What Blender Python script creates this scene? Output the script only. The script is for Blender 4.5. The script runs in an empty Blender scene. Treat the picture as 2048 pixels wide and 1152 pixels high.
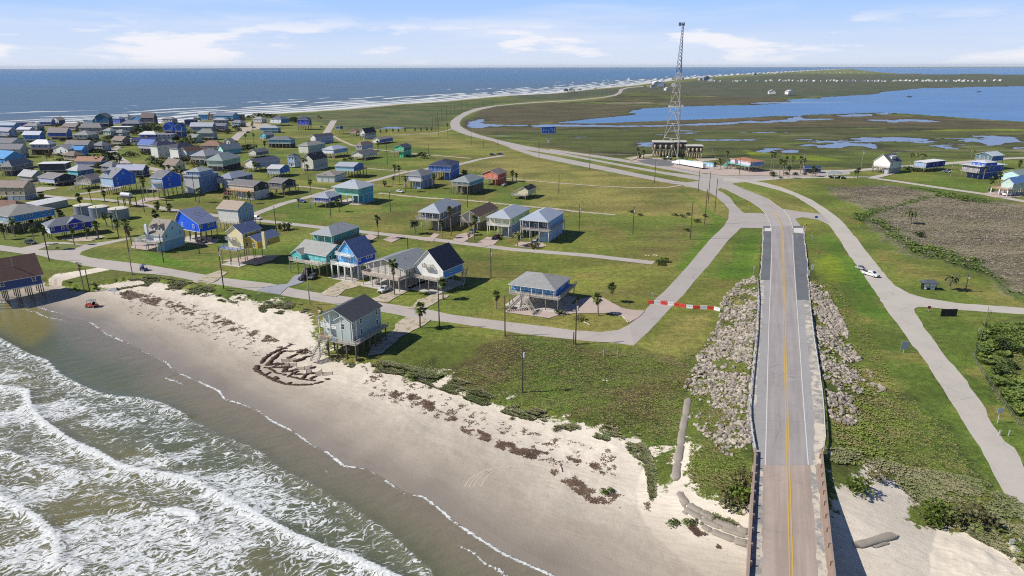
import bpy, math, random
import numpy as np
from mathutils import Matrix, Vector
random.seed(7); RNG = np.random.default_rng(11)
SC = bpy.context.scene
# ------------------------------------------------------------------ camera
F = 1365.0; H = 68.0; PIT = math.atan((576-132.7)/F); RHO = -math.atan(4.6/2048)
_r0 = Vector((1,0,0)); _u0 = Vector((0,math.sin(PIT),math.cos(PIT))); _f = Vector((0,math.cos(PIT),-math.sin(PIT)))
_r = _r0*math.cos(RHO)+_u0*math.sin(RHO); _u = -_r0*math.sin(RHO)+_u0*math.cos(RHO)
cd = bpy.data.cameras.new('camera'); cam = bpy.data.objects.new('camera', cd); SC.collection.objects.link(cam)
m = Matrix((_r,_u,-_f)).transposed().to_4x4(); m.translation = (0,0,H); cam.matrix_world = m
cd.sensor_width = 36.0; cd.lens = F/2048*36.0; cd.clip_start = 1.0; cd.clip_end = 120000.0
SC.camera = cam
SC.cycles.filter_width = 1.1; SC.cycles.use_denoising = False; SC.cycles.max_bounces = 5; SC.cycles.diffuse_bounces = 3; SC.cycles.volume_bounces = 0; SC.cycles.sample_clamp_indirect = 4.0
# ------------------------------------------------------------------ light
SUN_EL = math.radians(43); SUN_AZ = math.radians(187)          # direction TO the sun, measured from +X
sd = Vector((math.cos(SUN_EL)*math.cos(SUN_AZ), math.cos(SUN_EL)*math.sin(SUN_AZ), math.sin(SUN_EL)))
sl = bpy.data.lights.new('sun','SUN'); sl.energy = 5.0; sl.angle = math.radians(0.5); sl.color = (1.0,0.955,0.87)
so = bpy.data.objects.new('sun', sl); SC.collection.objects.link(so); so.rotation_euler = sd.to_track_quat('Z','Y').to_euler()
W = bpy.data.worlds.new('World'); SC.world = W; W.use_nodes = True
SC.view_settings.view_transform = 'Standard'; SC.view_settings.look = 'None'; SC.view_settings.gamma = 1.0
SC.view_settings.use_curve_mapping = False; SC.view_settings.exposure = 0.0
def build_world():
    nt = W.node_tree; N = nt.nodes; L = nt.links; N.clear()
    out = N.new('ShaderNodeOutputWorld'); bg = N.new('ShaderNodeBackground'); L.new(bg.outputs[0], out.inputs[0])
    sky = N.new('ShaderNodeTexSky'); sky.sky_type = 'NISHITA'; sky.sun_disc = False
    sky.sun_elevation = SUN_EL; sky.sun_rotation = math.pi/2-SUN_AZ; sky.altitude = 70; sky.air_density = 1.0; sky.dust_density = 0.35; sky.ozone_density = 2.2
    geo = N.new('ShaderNodeTexCoord'); sep = N.new('ShaderNodeSeparateXYZ'); L.new(geo.outputs['Generated'], sep.inputs[0])
    def M(op, a, b=None, c=None, clamp=False):
        n = N.new('ShaderNodeMath'); n.operation = op; n.use_clamp = clamp
        for i, v in enumerate((a,b,c)):
            if v is None: continue
            if isinstance(v,(int,float)): n.inputs[i].default_value = v
            else: L.new(v, n.inputs[i])
        return n.outputs[0]
    def MR(x, a, b, c, d):
        n = N.new('ShaderNodeMapRange'); n.interpolation_type = 'SMOOTHSTEP'; L.new(x, n.inputs[0])
        for i, v in enumerate((a,b,c,d)): n.inputs[i+1].default_value = v
        return n.outputs[0]
    # cloud deck seen at a low angle: stretch the direction so that puffs flatten towards the horizon
    mp = N.new('ShaderNodeMapping'); L.new(geo.outputs['Generated'], mp.inputs[0]); mp.inputs['Scale'].default_value = (5.0,5.0,30.0); mp.inputs['Location'].default_value = (0.55,0.2,0.38)
    n1 = N.new('ShaderNodeTexNoise'); L.new(mp.outputs[0], n1.inputs['Vector']); n1.inputs['Scale'].default_value = 1.15; n1.inputs['Detail'].default_value = 9; n1.inputs['Roughness'].default_value = 0.55
    z = sep.outputs['Z']
    band = M('MULTIPLY', MR(z, -0.002, 0.012, 0, 1), MR(z, 0.035, 0.075, 1, 0))
    puff = M('MULTIPLY', MR(n1.outputs[0], 0.49, 0.60, 0, 1), band)
    mp2 = N.new('ShaderNodeMapping'); L.new(geo.outputs['Generated'], mp2.inputs[0]); mp2.inputs['Scale'].default_value = (1.4,1.4,16.0); mp2.inputs['Rotation'].default_value = (0.0,0.06,0.3)
    n2 = N.new('ShaderNodeTexNoise'); L.new(mp2.outputs[0], n2.inputs['Vector']); n2.inputs['Scale'].default_value = 1.3; n2.inputs['Detail'].default_value = 6; n2.inputs['Roughness'].default_value = 0.6
    wisp = M('MULTIPLY', M('MULTIPLY', MR(n2.outputs[0], 0.45, 0.78, 0, 1), 0.5), M('MULTIPLY', MR(z, -0.01, 0.03, 0, 1), MR(z, 0.2, 0.45, 1, 0.15)))
    den = M('MAXIMUM', M('MULTIPLY', puff, 0.95), wisp, clamp=True)
    veil = M('MAXIMUM', M('MULTIPLY', den, MR(z,0.12,0.3,1,0.5)), MR(z, 0.09, 0.24, 1.0, 0.0))
    mix = N.new('ShaderNodeMixRGB'); L.new(veil, mix.inputs[0])
    gain = N.new('ShaderNodeMixRGB'); gain.blend_type = 'MULTIPLY'; gain.inputs[0].default_value = 1; gain.inputs[2].default_value = (0.42,0.52,0.74,1); L.new(sky.outputs[0], gain.inputs[1])
    L.new(gain.outputs[0], mix.inputs[1])
    cg = N.new('ShaderNodeMixRGB'); L.new(MR(z,-0.01,0.10,0,1), cg.inputs[0]); cg.inputs[1].default_value = (7.9,8.7,10.2,1); cg.inputs[2].default_value = (4.1,6.6,11.0,1)
    cm = N.new('ShaderNodeMixRGB'); L.new(den, cm.inputs[0]); L.new(cg.outputs[0], cm.inputs[1]); cm.inputs[2].default_value = (10.0,10.0,10.6,1)
    L.new(cm.outputs[0], mix.inputs[2]); L.new(mix.outputs[0], bg.inputs[0]); bg.inputs[1].default_value = 0.092
build_world()
# ------------------------------------------------------------------ survey: where a point of the photograph stands on the ground
_c, _s, _cr, _sr = math.cos(PIT), math.sin(PIT), math.cos(RHO), math.sin(RHO)
def G(px, py, z=0.0):
    a = (px-1024)/F; b = (576-py)/F
    d = _r*a + _u*b + _f
    t = (z-H)/d.z
    return (d.x*t, d.y*t)
def proj(x, y, z=0.0):
    v = Vector((x,y,z-H)); w = v.dot(_f)
    return 1024+F*v.dot(_r)/w, 576-F*v.dot(_u)/w
def z_at(P, py):                 # height above the ground point P whose picture row is py
    lo, hi = -5.0, 160.0
    for _ in range(40):
        mid = (lo+hi)/2
        if proj(P[0],P[1],mid)[1] > py: lo = mid
        else: hi = mid
    return lo
def GL(pts, z=0.0): return np.array([G(p[0],p[1],z) for p in pts])
# ------------------------------------------------------------------ numpy noise and distances
def _hash(ix, iy, s):
    h = (ix.astype(np.int64)*374761393 + iy.astype(np.int64)*668265263 + s*982451653) & 0xffffffff
    h = ((h ^ (h >> 13))*1274126177) & 0xffffffff
    return ((h ^ (h >> 16)) & 0xffff)/65535.0
def vnoise(x, y, s=0):
    ix = np.floor(x); iy = np.floor(y); fx = x-ix; fy = y-iy
    fx = fx*fx*(3-2*fx); fy = fy*fy*(3-2*fy)
    a = _hash(ix,iy,s); b = _hash(ix+1,iy,s); c = _hash(ix,iy+1,s); d = _hash(ix+1,iy+1,s)
    return (a*(1-fx)+b*fx)*(1-fy)+(c*(1-fx)+d*fx)*fy
def fbm(x, y, scale, o=4, s=0):
    r = np.zeros_like(x); a = 0.5; t = 0
    x = x/scale; y = y/scale
    for i in range(o):
        r += a*vnoise(x,y,s+i); t += a; a *= 0.55; x = x*2.03+17.1; y = y*2.03+9.7
    return r/t
def seg_dist(X, Y, pts, closed=False):
    P = np.asarray(pts,float); n = len(P); D = np.full(X.shape, 1e18)
    for i in range(n if closed else n-1):
        ax, ay = P[i]; bx, by = P[(i+1)%n]; dx, dy = bx-ax, by-ay; L2 = dx*dx+dy*dy+1e-12
        t = np.clip(((X-ax)*dx+(Y-ay)*dy)/L2,0,1)
        D = np.minimum(D, (X-ax-t*dx)**2+(Y-ay-t*dy)**2)
    return np.sqrt(D)
def inside(X, Y, pts):
    P = np.asarray(pts,float); n = len(P); r = np.zeros(X.shape,bool)
    for i in range(n):
        ax, ay = P[i]; bx, by = P[(i+1)%n]
        if ay == by: continue
        c = (ay > Y) != (by > Y)
        r ^= c & (X < (bx-ax)*(Y-ay)/(by-ay)+ax)
    return r
def sdf(X, Y, pts, margin=None):          # positive inside
    P = np.asarray(pts,float)
    if margin is None:
        d = seg_dist(X,Y,P,True); return np.where(inside(X,Y,P), d, -d)
    x0,y0 = P.min(0)-margin; x1,y1 = P.max(0)+margin
    k = (X>x0)&(X<x1)&(Y>y0)&(Y<y1); out = np.full(X.shape,-1e6)
    if k.any():
        xs, ys = X[k], Y[k]; d = seg_dist(xs,ys,P,True); out[k] = np.where(inside(xs,ys,P), d, -d)
    return out
def sst(a, b, x): 
    t = np.clip((x-a)/(b-a),0,1); return t*t*(3-2*t)
# ------------------------------------------------------------------ tagging and mesh helpers
COL = SC.collection
def tag(o, label=None, cat=None, group=None, kind=None):
    if label: o['label'] = label
    if cat: o['category'] = cat
    if group: o['group'] = group
    if kind: o['kind'] = kind
    return o
def empty(name, loc=(0,0,0), rz=0.0):
    o = bpy.data.objects.new(name, None); COL.objects.link(o); o.location = loc; o.rotation_euler = (0,0,rz); o.empty_display_size = 0.5
    return o
class MB:
    def __init__(s): s.v = []; s.f = []; s.mi = []; s.cur = 0
    def quad(s, *p):
        k = len(s.v); s.v += [tuple(q) for q in p]; s.f.append(tuple(range(k,k+len(p)))); s.mi.append(s.cur); return s
    def box(s, x0,y0,z0,x1,y1,z1):
        k = len(s.v)
        s.v += [(x0,y0,z0),(x1,y0,z0),(x1,y1,z0),(x0,y1,z0),(x0,y0,z1),(x1,y0,z1),(x1,y1,z1),(x0,y1,z1)]
        for f in ((0,3,2,1),(4,5,6,7),(0,1,5,4),(1,2,6,5),(2,3,7,6),(3,0,4,7)): s.f.append(tuple(k+i for i in f)); s.mi.append(s.cur)
        return s
    def cyl(s, p0, p1, r0, r1=None, n=8, cap=True):
        r1 = r0 if r1 is None else r1
        p0 = Vector(p0); p1 = Vector(p1); d = (p1-p0)
        if d.length < 1e-6: return s
        d.normalize(); a = d.orthogonal().normalized(); b = d.cross(a); k = len(s.v)
        for p, r in ((p0,r0),(p1,r1)):
            for i in range(n):
                t = 2*math.pi*i/n; s.v.append(tuple(p+a*math.cos(t)*r+b*math.sin(t)*r))
        for i in range(n):
            j = (i+1)%n; s.f.append((k+i,k+j,k+n+j,k+n+i)); s.mi.append(s.cur)
        if cap:
            s.f.append(tuple(k+n-1-i for i in range(n))); s.mi.append(s.cur); s.f.append(tuple(k+n+i for i in range(n))); s.mi.append(s.cur)
        return s
    def bar(s, p0, p1, w, h=None):
        h = w if h is None else h
        p0 = Vector(p0); p1 = Vector(p1); d = p1-p0
        if d.length < 1e-6: return s
        d.normalize(); up = Vector((0,0,1)) if abs(d.z) < 0.95 else Vector((0,1,0))
        a = d.cross(up).normalized()*w/2; b = a.cross(d).normalized()*h/2; k = len(s.v)
        for p in (p0,p1): s.v += [tuple(p-a-b),tuple(p+a-b),tuple(p+a+b),tuple(p-a+b)]
        for f in ((0,3,2,1),(4,5,6,7),(0,1,5,4),(1,2,6,5),(2,3,7,6),(3,0,4,7)): s.f.append(tuple(k+i for i in f)); s.mi.append(s.cur)
        return s
    def prism(s, poly, y0, y1):       # outline in the x-z plane pushed along y
        k = len(s.v); n = len(poly)
        s.v += [(x,y0,z) for x,z in poly]+[(x,y1,z) for x,z in poly]
        s.f.append(tuple(range(k,k+n))); s.f.append(tuple(k+2*n-1-i for i in range(n))); s.mi += [s.cur]*2
        for i in range(n):
            j = (i+1)%n; s.f.append((k+i,k+n+i,k+n+j,k+j)); s.mi.append(s.cur)
        return s
    def slab(s, poly, z0, z1):        # plan outline pushed up
        k = len(s.v); n = len(poly)
        s.v += [(x,y,z0) for x,y in poly]+[(x,y,z1) for x,y in poly]
        s.f.append(tuple(k+n-1-i for i in range(n))); s.f.append(tuple(k+n+i for i in range(n))); s.mi += [s.cur]*2
        for i in range(n):
            j = (i+1)%n; s.f.append((k+i,k+j,k+n+j,k+n+i)); s.mi.append(s.cur)
        return s
    def build(s, name, mat, parent=None, smooth=False):
        me = bpy.data.meshes.new(name); me.from_pydata(s.v, [], s.f)
        mats = mat if isinstance(mat,(list,tuple)) else [mat]
        for mm in mats: me.materials.append(mm)
        if len(mats) > 1: me.polygons.foreach_set('material_index', s.mi)
        if smooth: me.polygons.foreach_set('use_smooth', [True]*len(me.polygons))
        me.update()
        o = bpy.data.objects.new(name, me); COL.objects.link(o)
        if parent is not None: o.parent = parent
        return o
def np_mesh(name, V, Fc, mat, attrs=None, smooth=True):
    me = bpy.data.meshes.new(name); V = np.asarray(V,np.float32); Fc = np.asarray(Fc,np.int32); k = Fc.shape[1]
    me.vertices.add(len(V)); me.vertices.foreach_set('co', V.ravel())
    me.loops.add(Fc.size); me.loops.foreach_set('vertex_index', Fc.ravel())
    me.polygons.add(len(Fc)); me.polygons.foreach_set('loop_start', np.arange(0,Fc.size,k,dtype=np.int32))
    me.polygons.foreach_set('use_smooth', np.full(len(Fc), smooth))
    me.update(calc_edges=True); me.materials.append(mat)
    for nm, arr in (attrs or {}).items():
        a = me.color_attributes.new(nm,'FLOAT_COLOR','POINT'); a.data.foreach_set('color', np.asarray(arr,np.float32).ravel())
    o = bpy.data.objects.new(name, me); COL.objects.link(o)
    return o
def copy_thing(o, loc=None, rz=None, scale=None, label=None, group=None):
    def cp(s, par):
        c = s.copy(); COL.objects.link(c); c.parent = par
        for ch in list(s.children): cp(ch, c)
        return c
    c = cp(o, None)
    if loc is not None: c.location = loc
    if rz is not None: c.rotation_euler = (0,0,rz)
    if scale is not None: c.scale = scale if not isinstance(scale,(int,float)) else (scale,)*3
    if label: c['label'] = label
    if group: c['group'] = group
    return c
# ------------------------------------------------------------------ materials
_mc = {}
def nodes(m):
    m.use_nodes = True; nt = m.node_tree; N = nt.nodes; L = nt.links; b = N['Principled BSDF']
    return nt, N, L, b
class NB:                         # small node builder
    def __init__(s, m): s.nt, s.N, s.L, s.b = nodes(m)
    def new(s, t, **k):
        n = s.N.new(t)
        for a, v in k.items():
            if hasattr(n,a): setattr(n,a,v)
            else: n.inputs[a].default_value = v
        return n
    def put(s, v, sock):
        if isinstance(v,(int,float)): sock.default_value = v
        elif isinstance(v,(tuple,list)): sock.default_value = tuple(v)+((1,) if len(v)==3 and len(sock.default_value)==4 else ())
        else: s.L.new(v, sock)
    def math(s, op, a, b=None, c=None, clamp=False):
        n = s.N.new('ShaderNodeMath'); n.operation = op; n.use_clamp = clamp
        for i, v in enumerate((a,b,c)):
            if v is not None: s.put(v, n.inputs[i])
        return n.outputs[0]
    def ramp(s, x, a, b, c=0.0, d=1.0, smooth=True):
        n = s.N.new('ShaderNodeMapRange'); n.interpolation_type = 'SMOOTHSTEP' if smooth else 'LINEAR'; s.put(x, n.inputs[0])
        for i, v in enumerate((a,b,c,d)): s.put(v, n.inputs[i+1])
        return n.outputs[0]
    def mix(s, f, a, b, blend='MIX'):
        n = s.N.new('ShaderNodeMixRGB'); n.blend_type = blend; s.put(f, n.inputs[0]); s.put(a, n.inputs[1]); s.put(b, n.inputs[2]); return n.outputs[0]
    def noise(s, scale, detail=3, rough=0.5, vec=None, dist=0.0):
        n = s.N.new('ShaderNodeTexNoise'); n.inputs['Scale'].default_value = scale; n.inputs['Detail'].default_value = detail; n.inputs['Roughness'].default_value = rough; n.inputs['Distortion'].default_value = dist
        if vec is not None: s.L.new(vec, n.inputs['Vector'])
        return n.outputs[0]
    def vor(s, scale, vec=None, feat='F1'):
        n = s.N.new('ShaderNodeTexVoronoi'); n.feature = feat; n.inputs['Scale'].default_value = scale
        if vec is not None: s.L.new(vec, n.inputs['Vector'])
        return n
    def pos(s): return s.N.new('ShaderNodeNewGeometry').outputs['Position']
    def obj(s): return s.N.new('ShaderNodeTexCoord').outputs['Object']
    def mapv(s, v, scale=(1,1,1), rot=(0,0,0), loc=(0,0,0)):      # turn first, then stretch
        if any(rot):
            q = s.N.new('ShaderNodeMapping'); s.L.new(v, q.inputs[0]); q.inputs['Rotation'].default_value = rot; v = q.outputs[0]; rot = (0,0,0)
        n = s.N.new('ShaderNodeMapping'); s.L.new(v, n.inputs[0]); n.inputs['Scale'].default_value = scale; n.inputs['Rotation'].default_value = rot; n.inputs['Location'].default_value = loc; return n.outputs[0]
    def bump(s, h, strength=0.3, dist=0.05):
        n = s.N.new('ShaderNodeBump'); n.inputs['Strength'].default_value = strength; n.inputs['Distance'].default_value = dist; s.L.new(h, n.inputs['Height']); s.L.new(n.outputs[0], s.b.inputs['Normal']); return n
def mat(col, kind='paint', rough=0.7):
    key = (tuple(round(c,3) for c in col), kind, rough)
    if key in _mc: return _mc[key]
    m = bpy.data.materials.new(kind); nb = NB(m); nb.b.inputs['Roughness'].default_value = rough; nb.b.inputs['Specular IOR Level'].default_value = 0.3
    p = nb.obj(); gen = nb.noise(0.9, 4, 0.6, p); fine = nb.noise(7.0, 3, 0.6, p)
    c = tuple(col)
    if kind == 'siding':         # lapped boards
        sep = nb.new('ShaderNodeSeparateXYZ'); nb.L.new(p, sep.inputs[0])
        st = nb.math('FRACT', nb.math('MULTIPLY', sep.outputs[2], 5.0))
        base = nb.mix(nb.ramp(gen, 0.3, 0.7, 0.0, 0.22), c, tuple(x*0.74 for x in c))
        base = nb.mix(nb.ramp(st, 0.82, 1.0, 0.0, 0.30), base, tuple(x*0.6 for x in c))
        base = nb.mix(nb.ramp(fine, 0.55, 0.8, 0.0, 0.08), base, (0.5,0.5,0.47))
        nb.put(base, nb.b.inputs['Base Color']); nb.bump(st, 0.35, 0.03)
    elif kind == 'shingle':
        br = nb.new('ShaderNodeTexBrick'); nb.L.new(nb.mapv(p,(1,1,2.2)), br.inputs[0]); br.inputs['Scale'].default_value = 2.4; br.inputs['Mortar Size'].default_value = 0.02; br.inputs['Row Height'].default_value = 0.28
        br.inputs['Color1'].default_value = (*[x*1.12 for x in c],1); br.inputs['Color2'].default_value = (*[x*0.82 for x in c],1); br.inputs['Mortar'].default_value = (*[x*0.6 for x in c],1)
        base = nb.mix(nb.ramp(gen, 0.35, 0.7, 0.0, 0.35), br.outputs[0], tuple(min(1,x*1.35+0.01) for x in c))
        base = nb.mix(nb.ramp(fine, 0.4, 0.75, 0.0, 0.3), base, tuple(x*0.7 for x in c))
        nb.put(base, nb.b.inputs['Base Color']); nb.bump(fine, 0.4, 0.02)
    elif kind == 'metal':        # standing-seam roof
        sep = nb.new('ShaderNodeSeparateXYZ'); nb.L.new(p, sep.inputs[0])
        wv = nb.math('FRACT', nb.math('MULTIPLY', nb.math('ADD', sep.outputs[0], sep.outputs[1]), 1.7))
        base = nb.mix(nb.ramp(gen, 0.3, 0.75, 0.0, 0.35), c, tuple(x*0.72 for x in c))
        base = nb.mix(nb.ramp(wv, 0.86, 0.95, 0.0, 0.35), base, tuple(x*0.55 for x in c))
        nb.put(base, nb.b.inputs['Base Color']); nb.b.inputs['Roughness'].default_value = 0.42; nb.b.inputs['Metallic'].default_value = 0.15
    elif kind == 'wood':
        g = nb.noise(3.0, 5, 0.65, nb.mapv(p,(4,4,0.8)))
        base = nb.mix(nb.ramp(g, 0.3, 0.72, 0, 0.85), tuple(x*1.25 for x in c), tuple(x*0.62 for x in c))
        base = nb.mix(nb.ramp(gen, 0.5, 0.8, 0, 0.35), base, (0.33,0.31,0.28))
        nb.put(base, nb.b.inputs['Base Color']); nb.bump(g, 0.4, 0.02); nb.b.inputs['Roughness'].default_value = 0.85
    elif kind == 'concrete':
        base = nb.mix(nb.ramp(gen, 0.3, 0.7, 0, 0.5), c, tuple(x*0.72 for x in c))
        base = nb.mix(nb.ramp(fine, 0.45, 0.75, 0, 0.35), base, tuple(min(1,x*1.25) for x in c))
        nb.put(base, nb.b.inputs['Base Color']); nb.bump(fine, 0.3, 0.02); nb.b.inputs['Roughness'].default_value = 0.9
    elif kind == 'glass':
        nb.put(nb.mix(nb.ramp(gen,0.4,0.6,0,1), c, tuple(x*2.2 for x in c)), nb.b.inputs['Base Color']); nb.b.inputs['Roughness'].default_value = 0.08; nb.b.inputs['Specular IOR Level'].default_value = 0.7
    elif kind == 'leaf':
        inf = nb.new('ShaderNodeObjectInfo'); r = nb.math('ADD', nb.noise(1.3,3,0.6,nb.pos()), nb.math('MULTIPLY', inf.outputs['Random'], 0.3))
        base = nb.mix(nb.ramp(r, 0.35, 0.9, 0, 1), tuple(x*0.55 for x in c), (min(1,c[0]*1.9),min(1,c[1]*1.55),c[2]*1.2))
        nb.put(base, nb.b.inputs['Base Color']); nb.b.inputs['Roughness'].default_value = 0.55
        nb.b.inputs['Subsurface Weight'].default_value = 0.0
    elif kind == 'car':
        nb.put(nb.mix(nb.ramp(gen,0.3,0.8,0,0.25), c, tuple(x*0.8 for x in c)), nb.b.inputs['Base Color']); nb.b.inputs['Roughness'].default_value = 0.3; nb.b.inputs['Coat Weight'].default_value = 0.5; nb.b.inputs['Specular IOR Level'].default_value = 0.5
    else:
        base = nb.mix(nb.ramp(gen, 0.35, 0.75, 0.0, 0.3), c, tuple(x*0.78 for x in c))
        base = nb.mix(nb.ramp(fine, 0.55, 0.8, 0.0, 0.2), base, tuple(x*0.6+0.05 for x in c))
        nb.put(base, nb.b.inputs['Base Color'])
    _mc[key] = m; return m
# ------------------------------------------------------------------ land, beach, marsh, bay: outlines surveyed from the photograph
SEA_Z = -2.0; BAY_Z = -0.35
swash = [(-260,560),(-90,590),(0,603),(30,606),(75,612),(110,623),(140,633),(185,645),(215,667),(262,688),(300,707),(335,724),(352,742),(392,759),(440,780),(452,797),(480,805),(520,820),(545,840),(590,862),(625,888),(660,905),(690,930),(735,936),(775,960),(812,985),(850,992),(885,1018),(905,1038),(950,1068),(985,1090),(1010,1106),(1060,1128),(1110,1150),(1160,1185),(1210,1240)]
gulf = [(-300,275),(-120,262),(0,256),(120,250),(210,247),(330,246),(430,239),(512,229),(600,224),(700,217),(780,209),(860,204.5),(940,197),(1000,192),(1100,187),(1170,179),(1250,172),(1340,161),(1400,155),(1480,149.5),(1560,145),(1640,140.5),(1700,137.5),(1760,135.5)]
LAND = [G(x,y,SEA_Z) for x,y in swash] + [(70,38),(160,30),(420,60),(1500,300),(9000,2500),(60000,15000),(60000,60000),(36000,60000)] + [G(x,y,SEA_Z) for x,y in gulf[::-1]] + [(-900,650),(-620,420),(-420,300)]
bays = [  # open water of the bay and its channels
 [(1120,244.5),(1150,241),(1190,237),(1232,233.5),(1272,229),(1276,226.5),(1262,225),(1268,221),(1290,217),(1330,214.5),(1375,212.5),(1440,211),(1500,210),(1545,208),(1575,205),(1583,202),(1576,199.5),(1600,197.5),(1650,196.5),(1640,195),(1690,192),(1740,189),(1760,187),(1765,184),(1830,178),(1845,176.5),(1890,176),(1950,174),(2048,172.5),(2600,172),(2600,300),(2300,268),(2048,243),(1980,238.5),(1900,233),(1850,229),(1800,226),(1760,224.5),(1725,226),(1665,227.5),(1610,229),(1592,232),(1575,232),(1570,231),(1500,234),(1420,237.5),(1330,241),(1250,244),(1180,246.5)],
 [(1055,250.5),(1090,249),(1150,249),(1250,251),(1340,249.5),(1400,246.5),(1457,244.5),(1480,243),(1500,241),(1520,243),(1550,240.5),(1575,239),(1590,233),(1600,232),(1605,237.5),(1640,236.5),(1672,238),(1640,239.5),(1600,240.5),(1585,242.5),(1560,243),(1530,245),(1480,245.5),(1455,248.5),(1400,250),(1300,252.5),(1200,253),(1110,252.5),(1070,253.5)],
 [(936,250),(942,243),(952,240),(966,238),(968,241),(958,245),(975,248),(1010,249.5),(1055,249.5),(1060,251.5),(1010,251.5),(975,252.5),(962,255.5),(946,255)],
 [(1737,239.5),(1760,239),(1790,240.5),(1800,238),(1830,238.5),(1850,239),(1880,243),(1860,244),(1815,242),(1785,244.5),(1775,242.5),(1745,242)],
 [(1676,231),(1700,228.5),(1745,228),(1742,231),(1710,232.5),(1680,233)], [(1755,227),(1775,225.5),(1778,227.5),(1765,229)],
 [(1598,290),(1620,288),(1650,290),(1670,286),(1695,284),(1715,287),(1740,286),(1752,290),(1748,296),(1735,292),(1700,291),(1670,294),(1640,294),(1630,291),(1605,292)],
 [(1708,277),(1730,275),(1760,276),(1790,274),(1825,275),(1856,277),(1840,280),(1800,279),(1770,282),(1740,279),(1715,279)],
 [(1918,280),(1940,277),(1965,278),(1972,272),(2010,272),(2038,275),(2030,280),(2048,283),(2010,286),(1980,290),(1960,283),(1935,283)],
 [(1515,301),(1540,299),(1548,302),(1530,304)], [(1562,300.5),(1590,300),(1592,304),(1570,305)], [(2030,294),(2080,294),(2080,297),(2035,296.5)],
 [(750,256),(790,253),(812,255),(800,257),(770,256.5)],
 [(1700,204),(1500,207),(1520,204.5),(1600,203)],
 [(1700,135.5),(2600,133.8),(2600,147.5),(2048,149),(1960,147.5),(1880,148),(1800,147),(1745,143),(1705,138)],
]
BAYS = [GL(b) for b in bays]
# road over the embankment: centre, surface height, half widths
EROWS = [ # picture row, surface z, outer shoulder L, line L, line R, outer shoulder R
 (452,0.08,1526,1542,1584,1606),(470,0.25,1527,1544,1585.5,1607),(500,0.6,1526,1543.8,1586.2,1610),(530,0.95,1524,1542.5,1588.2,1614),
 (560,1.3,1521,1541.2,1590,1614),(600,1.7,1518,1539.6,1593,1619),(657,2.3,1513,1537.6,1597,1627),(700,2.7,1510,1536.3,1600,1633),
 (760,3.3,1502,1534.9,1603.8,1640),(815,3.8,1497,1533.6,1607.8,1646),(870,4.25,1499,1532.2,1612,1648),(905,4.5,1512,1531.4,1614.6,1640),
 (930,4.6,1511,1530.7,1616.6,1642),(1000,4.75,1506.5,1528.8,1621.8,1648.5),(1080,4.85,1502,1526.8,1627.8,1656),(1152,4.9,1498,1524.8,1633.2,1664),(1300,5.0,1489,1521.5,1644,1681)]
def ECL(k):   # world polyline of a column of EROWS
    return [G(r[k],r[0],r[1])+(r[1],) for r in EROWS]
ECEN = [((a[0]+b[0])/2,(a[1]+b[1])/2,a[2]) for a,b in zip(ECL(3),ECL(4))]
EHW = [((b[0]-a[0])**2+(b[1]-a[1])**2)**.5/2 for a,b in zip(ECL(2),ECL(5))]
ABUT = 12                                  # embankment ends at this row (bridge begins)
def emb_h(X, Y):
    best = np.full(X.shape,-50.0); bd = np.full(X.shape,1e9)
    for i in range(ABUT):
        ax,ay,az = ECEN[i]; bx,by,bz = ECEN[i+1]; dx,dy = bx-ax,by-ay
        t = np.clip(((X-ax)*dx+(Y-ay)*dy)/(dx*dx+dy*dy),0,1)
        d = np.sqrt((X-ax-t*dx)**2+(Y-ay-t*dy)**2); z = az+(bz-az)*t; hw = (EHW[i]+(EHW[i+1]-EHW[i])*t)*0.95
        k = d < bd; bd = np.where(k,d,bd); best = np.where(k, z-0.10-0.75*sst(0.3,-0.9,d-hw)-np.maximum(0,d-hw)*0.27, best)
    return best
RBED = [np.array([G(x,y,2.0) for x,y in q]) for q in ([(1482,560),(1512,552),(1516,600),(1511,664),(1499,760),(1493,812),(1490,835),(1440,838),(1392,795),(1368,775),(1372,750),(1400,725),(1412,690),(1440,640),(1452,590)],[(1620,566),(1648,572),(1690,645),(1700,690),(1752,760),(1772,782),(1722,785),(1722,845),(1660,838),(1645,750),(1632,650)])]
# cover zones (picture outlines)
Z = {}
def zone(n, *polys, z=0.0): Z[n] = [GL(p, z) for p in polys]
zone('sand', [(-260,540),(-100,570),(0,575),(60,560),(92,557),(112,565),(135,572),(160,577),(190,577),(214,573),(206,566),(238,561),(275,556),(330,566),(400,583),(470,600),(540,612),(600,622),(625,636),(640,680),(660,705),(690,722),(735,727),(762,733),(800,738),(815,760),(870,762),(890,758),(905,770),(925,790),(960,802),(1000,812),(1040,818),(1064,830),(1100,830),(1160,848),(1190,862),(1230,872),(1275,870),(1300,895),(1308,925),(1302,955),(1330,985),(1350,960),(1356,900),(1372,880),(1385,910),(1370,950),(1372,985),(1400,1010),(1440,1025),(1500,1045),(1520,1060),(1660,1050),(1650,985),(1690,1000),(1720,965),(1735,945),(1760,955),(1800,990),(1830,1010),(1815,1050),(1850,1060),(1890,1050),(1930,1062),(1980,1090),(2048,1140),(2200,1230),(2300,1500),(700,1500),(300,900),(-260,700)])
zone('marsh', [(1055,292),(1000,279),(950,267),(928,258),(922,250),(930,240),(945,232),(975,220),(1010,212),(1120,206),(1200,200),(1240,190),(1262,178),(1340,174),(1500,158),(2048,148),(2700,148),(2700,340),(2048,313),(1900,318),(1745,335),(1640,340),(1560,338),(1440,330),(1400,300),(1290,310),(1240,316),(1100,296)])
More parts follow.
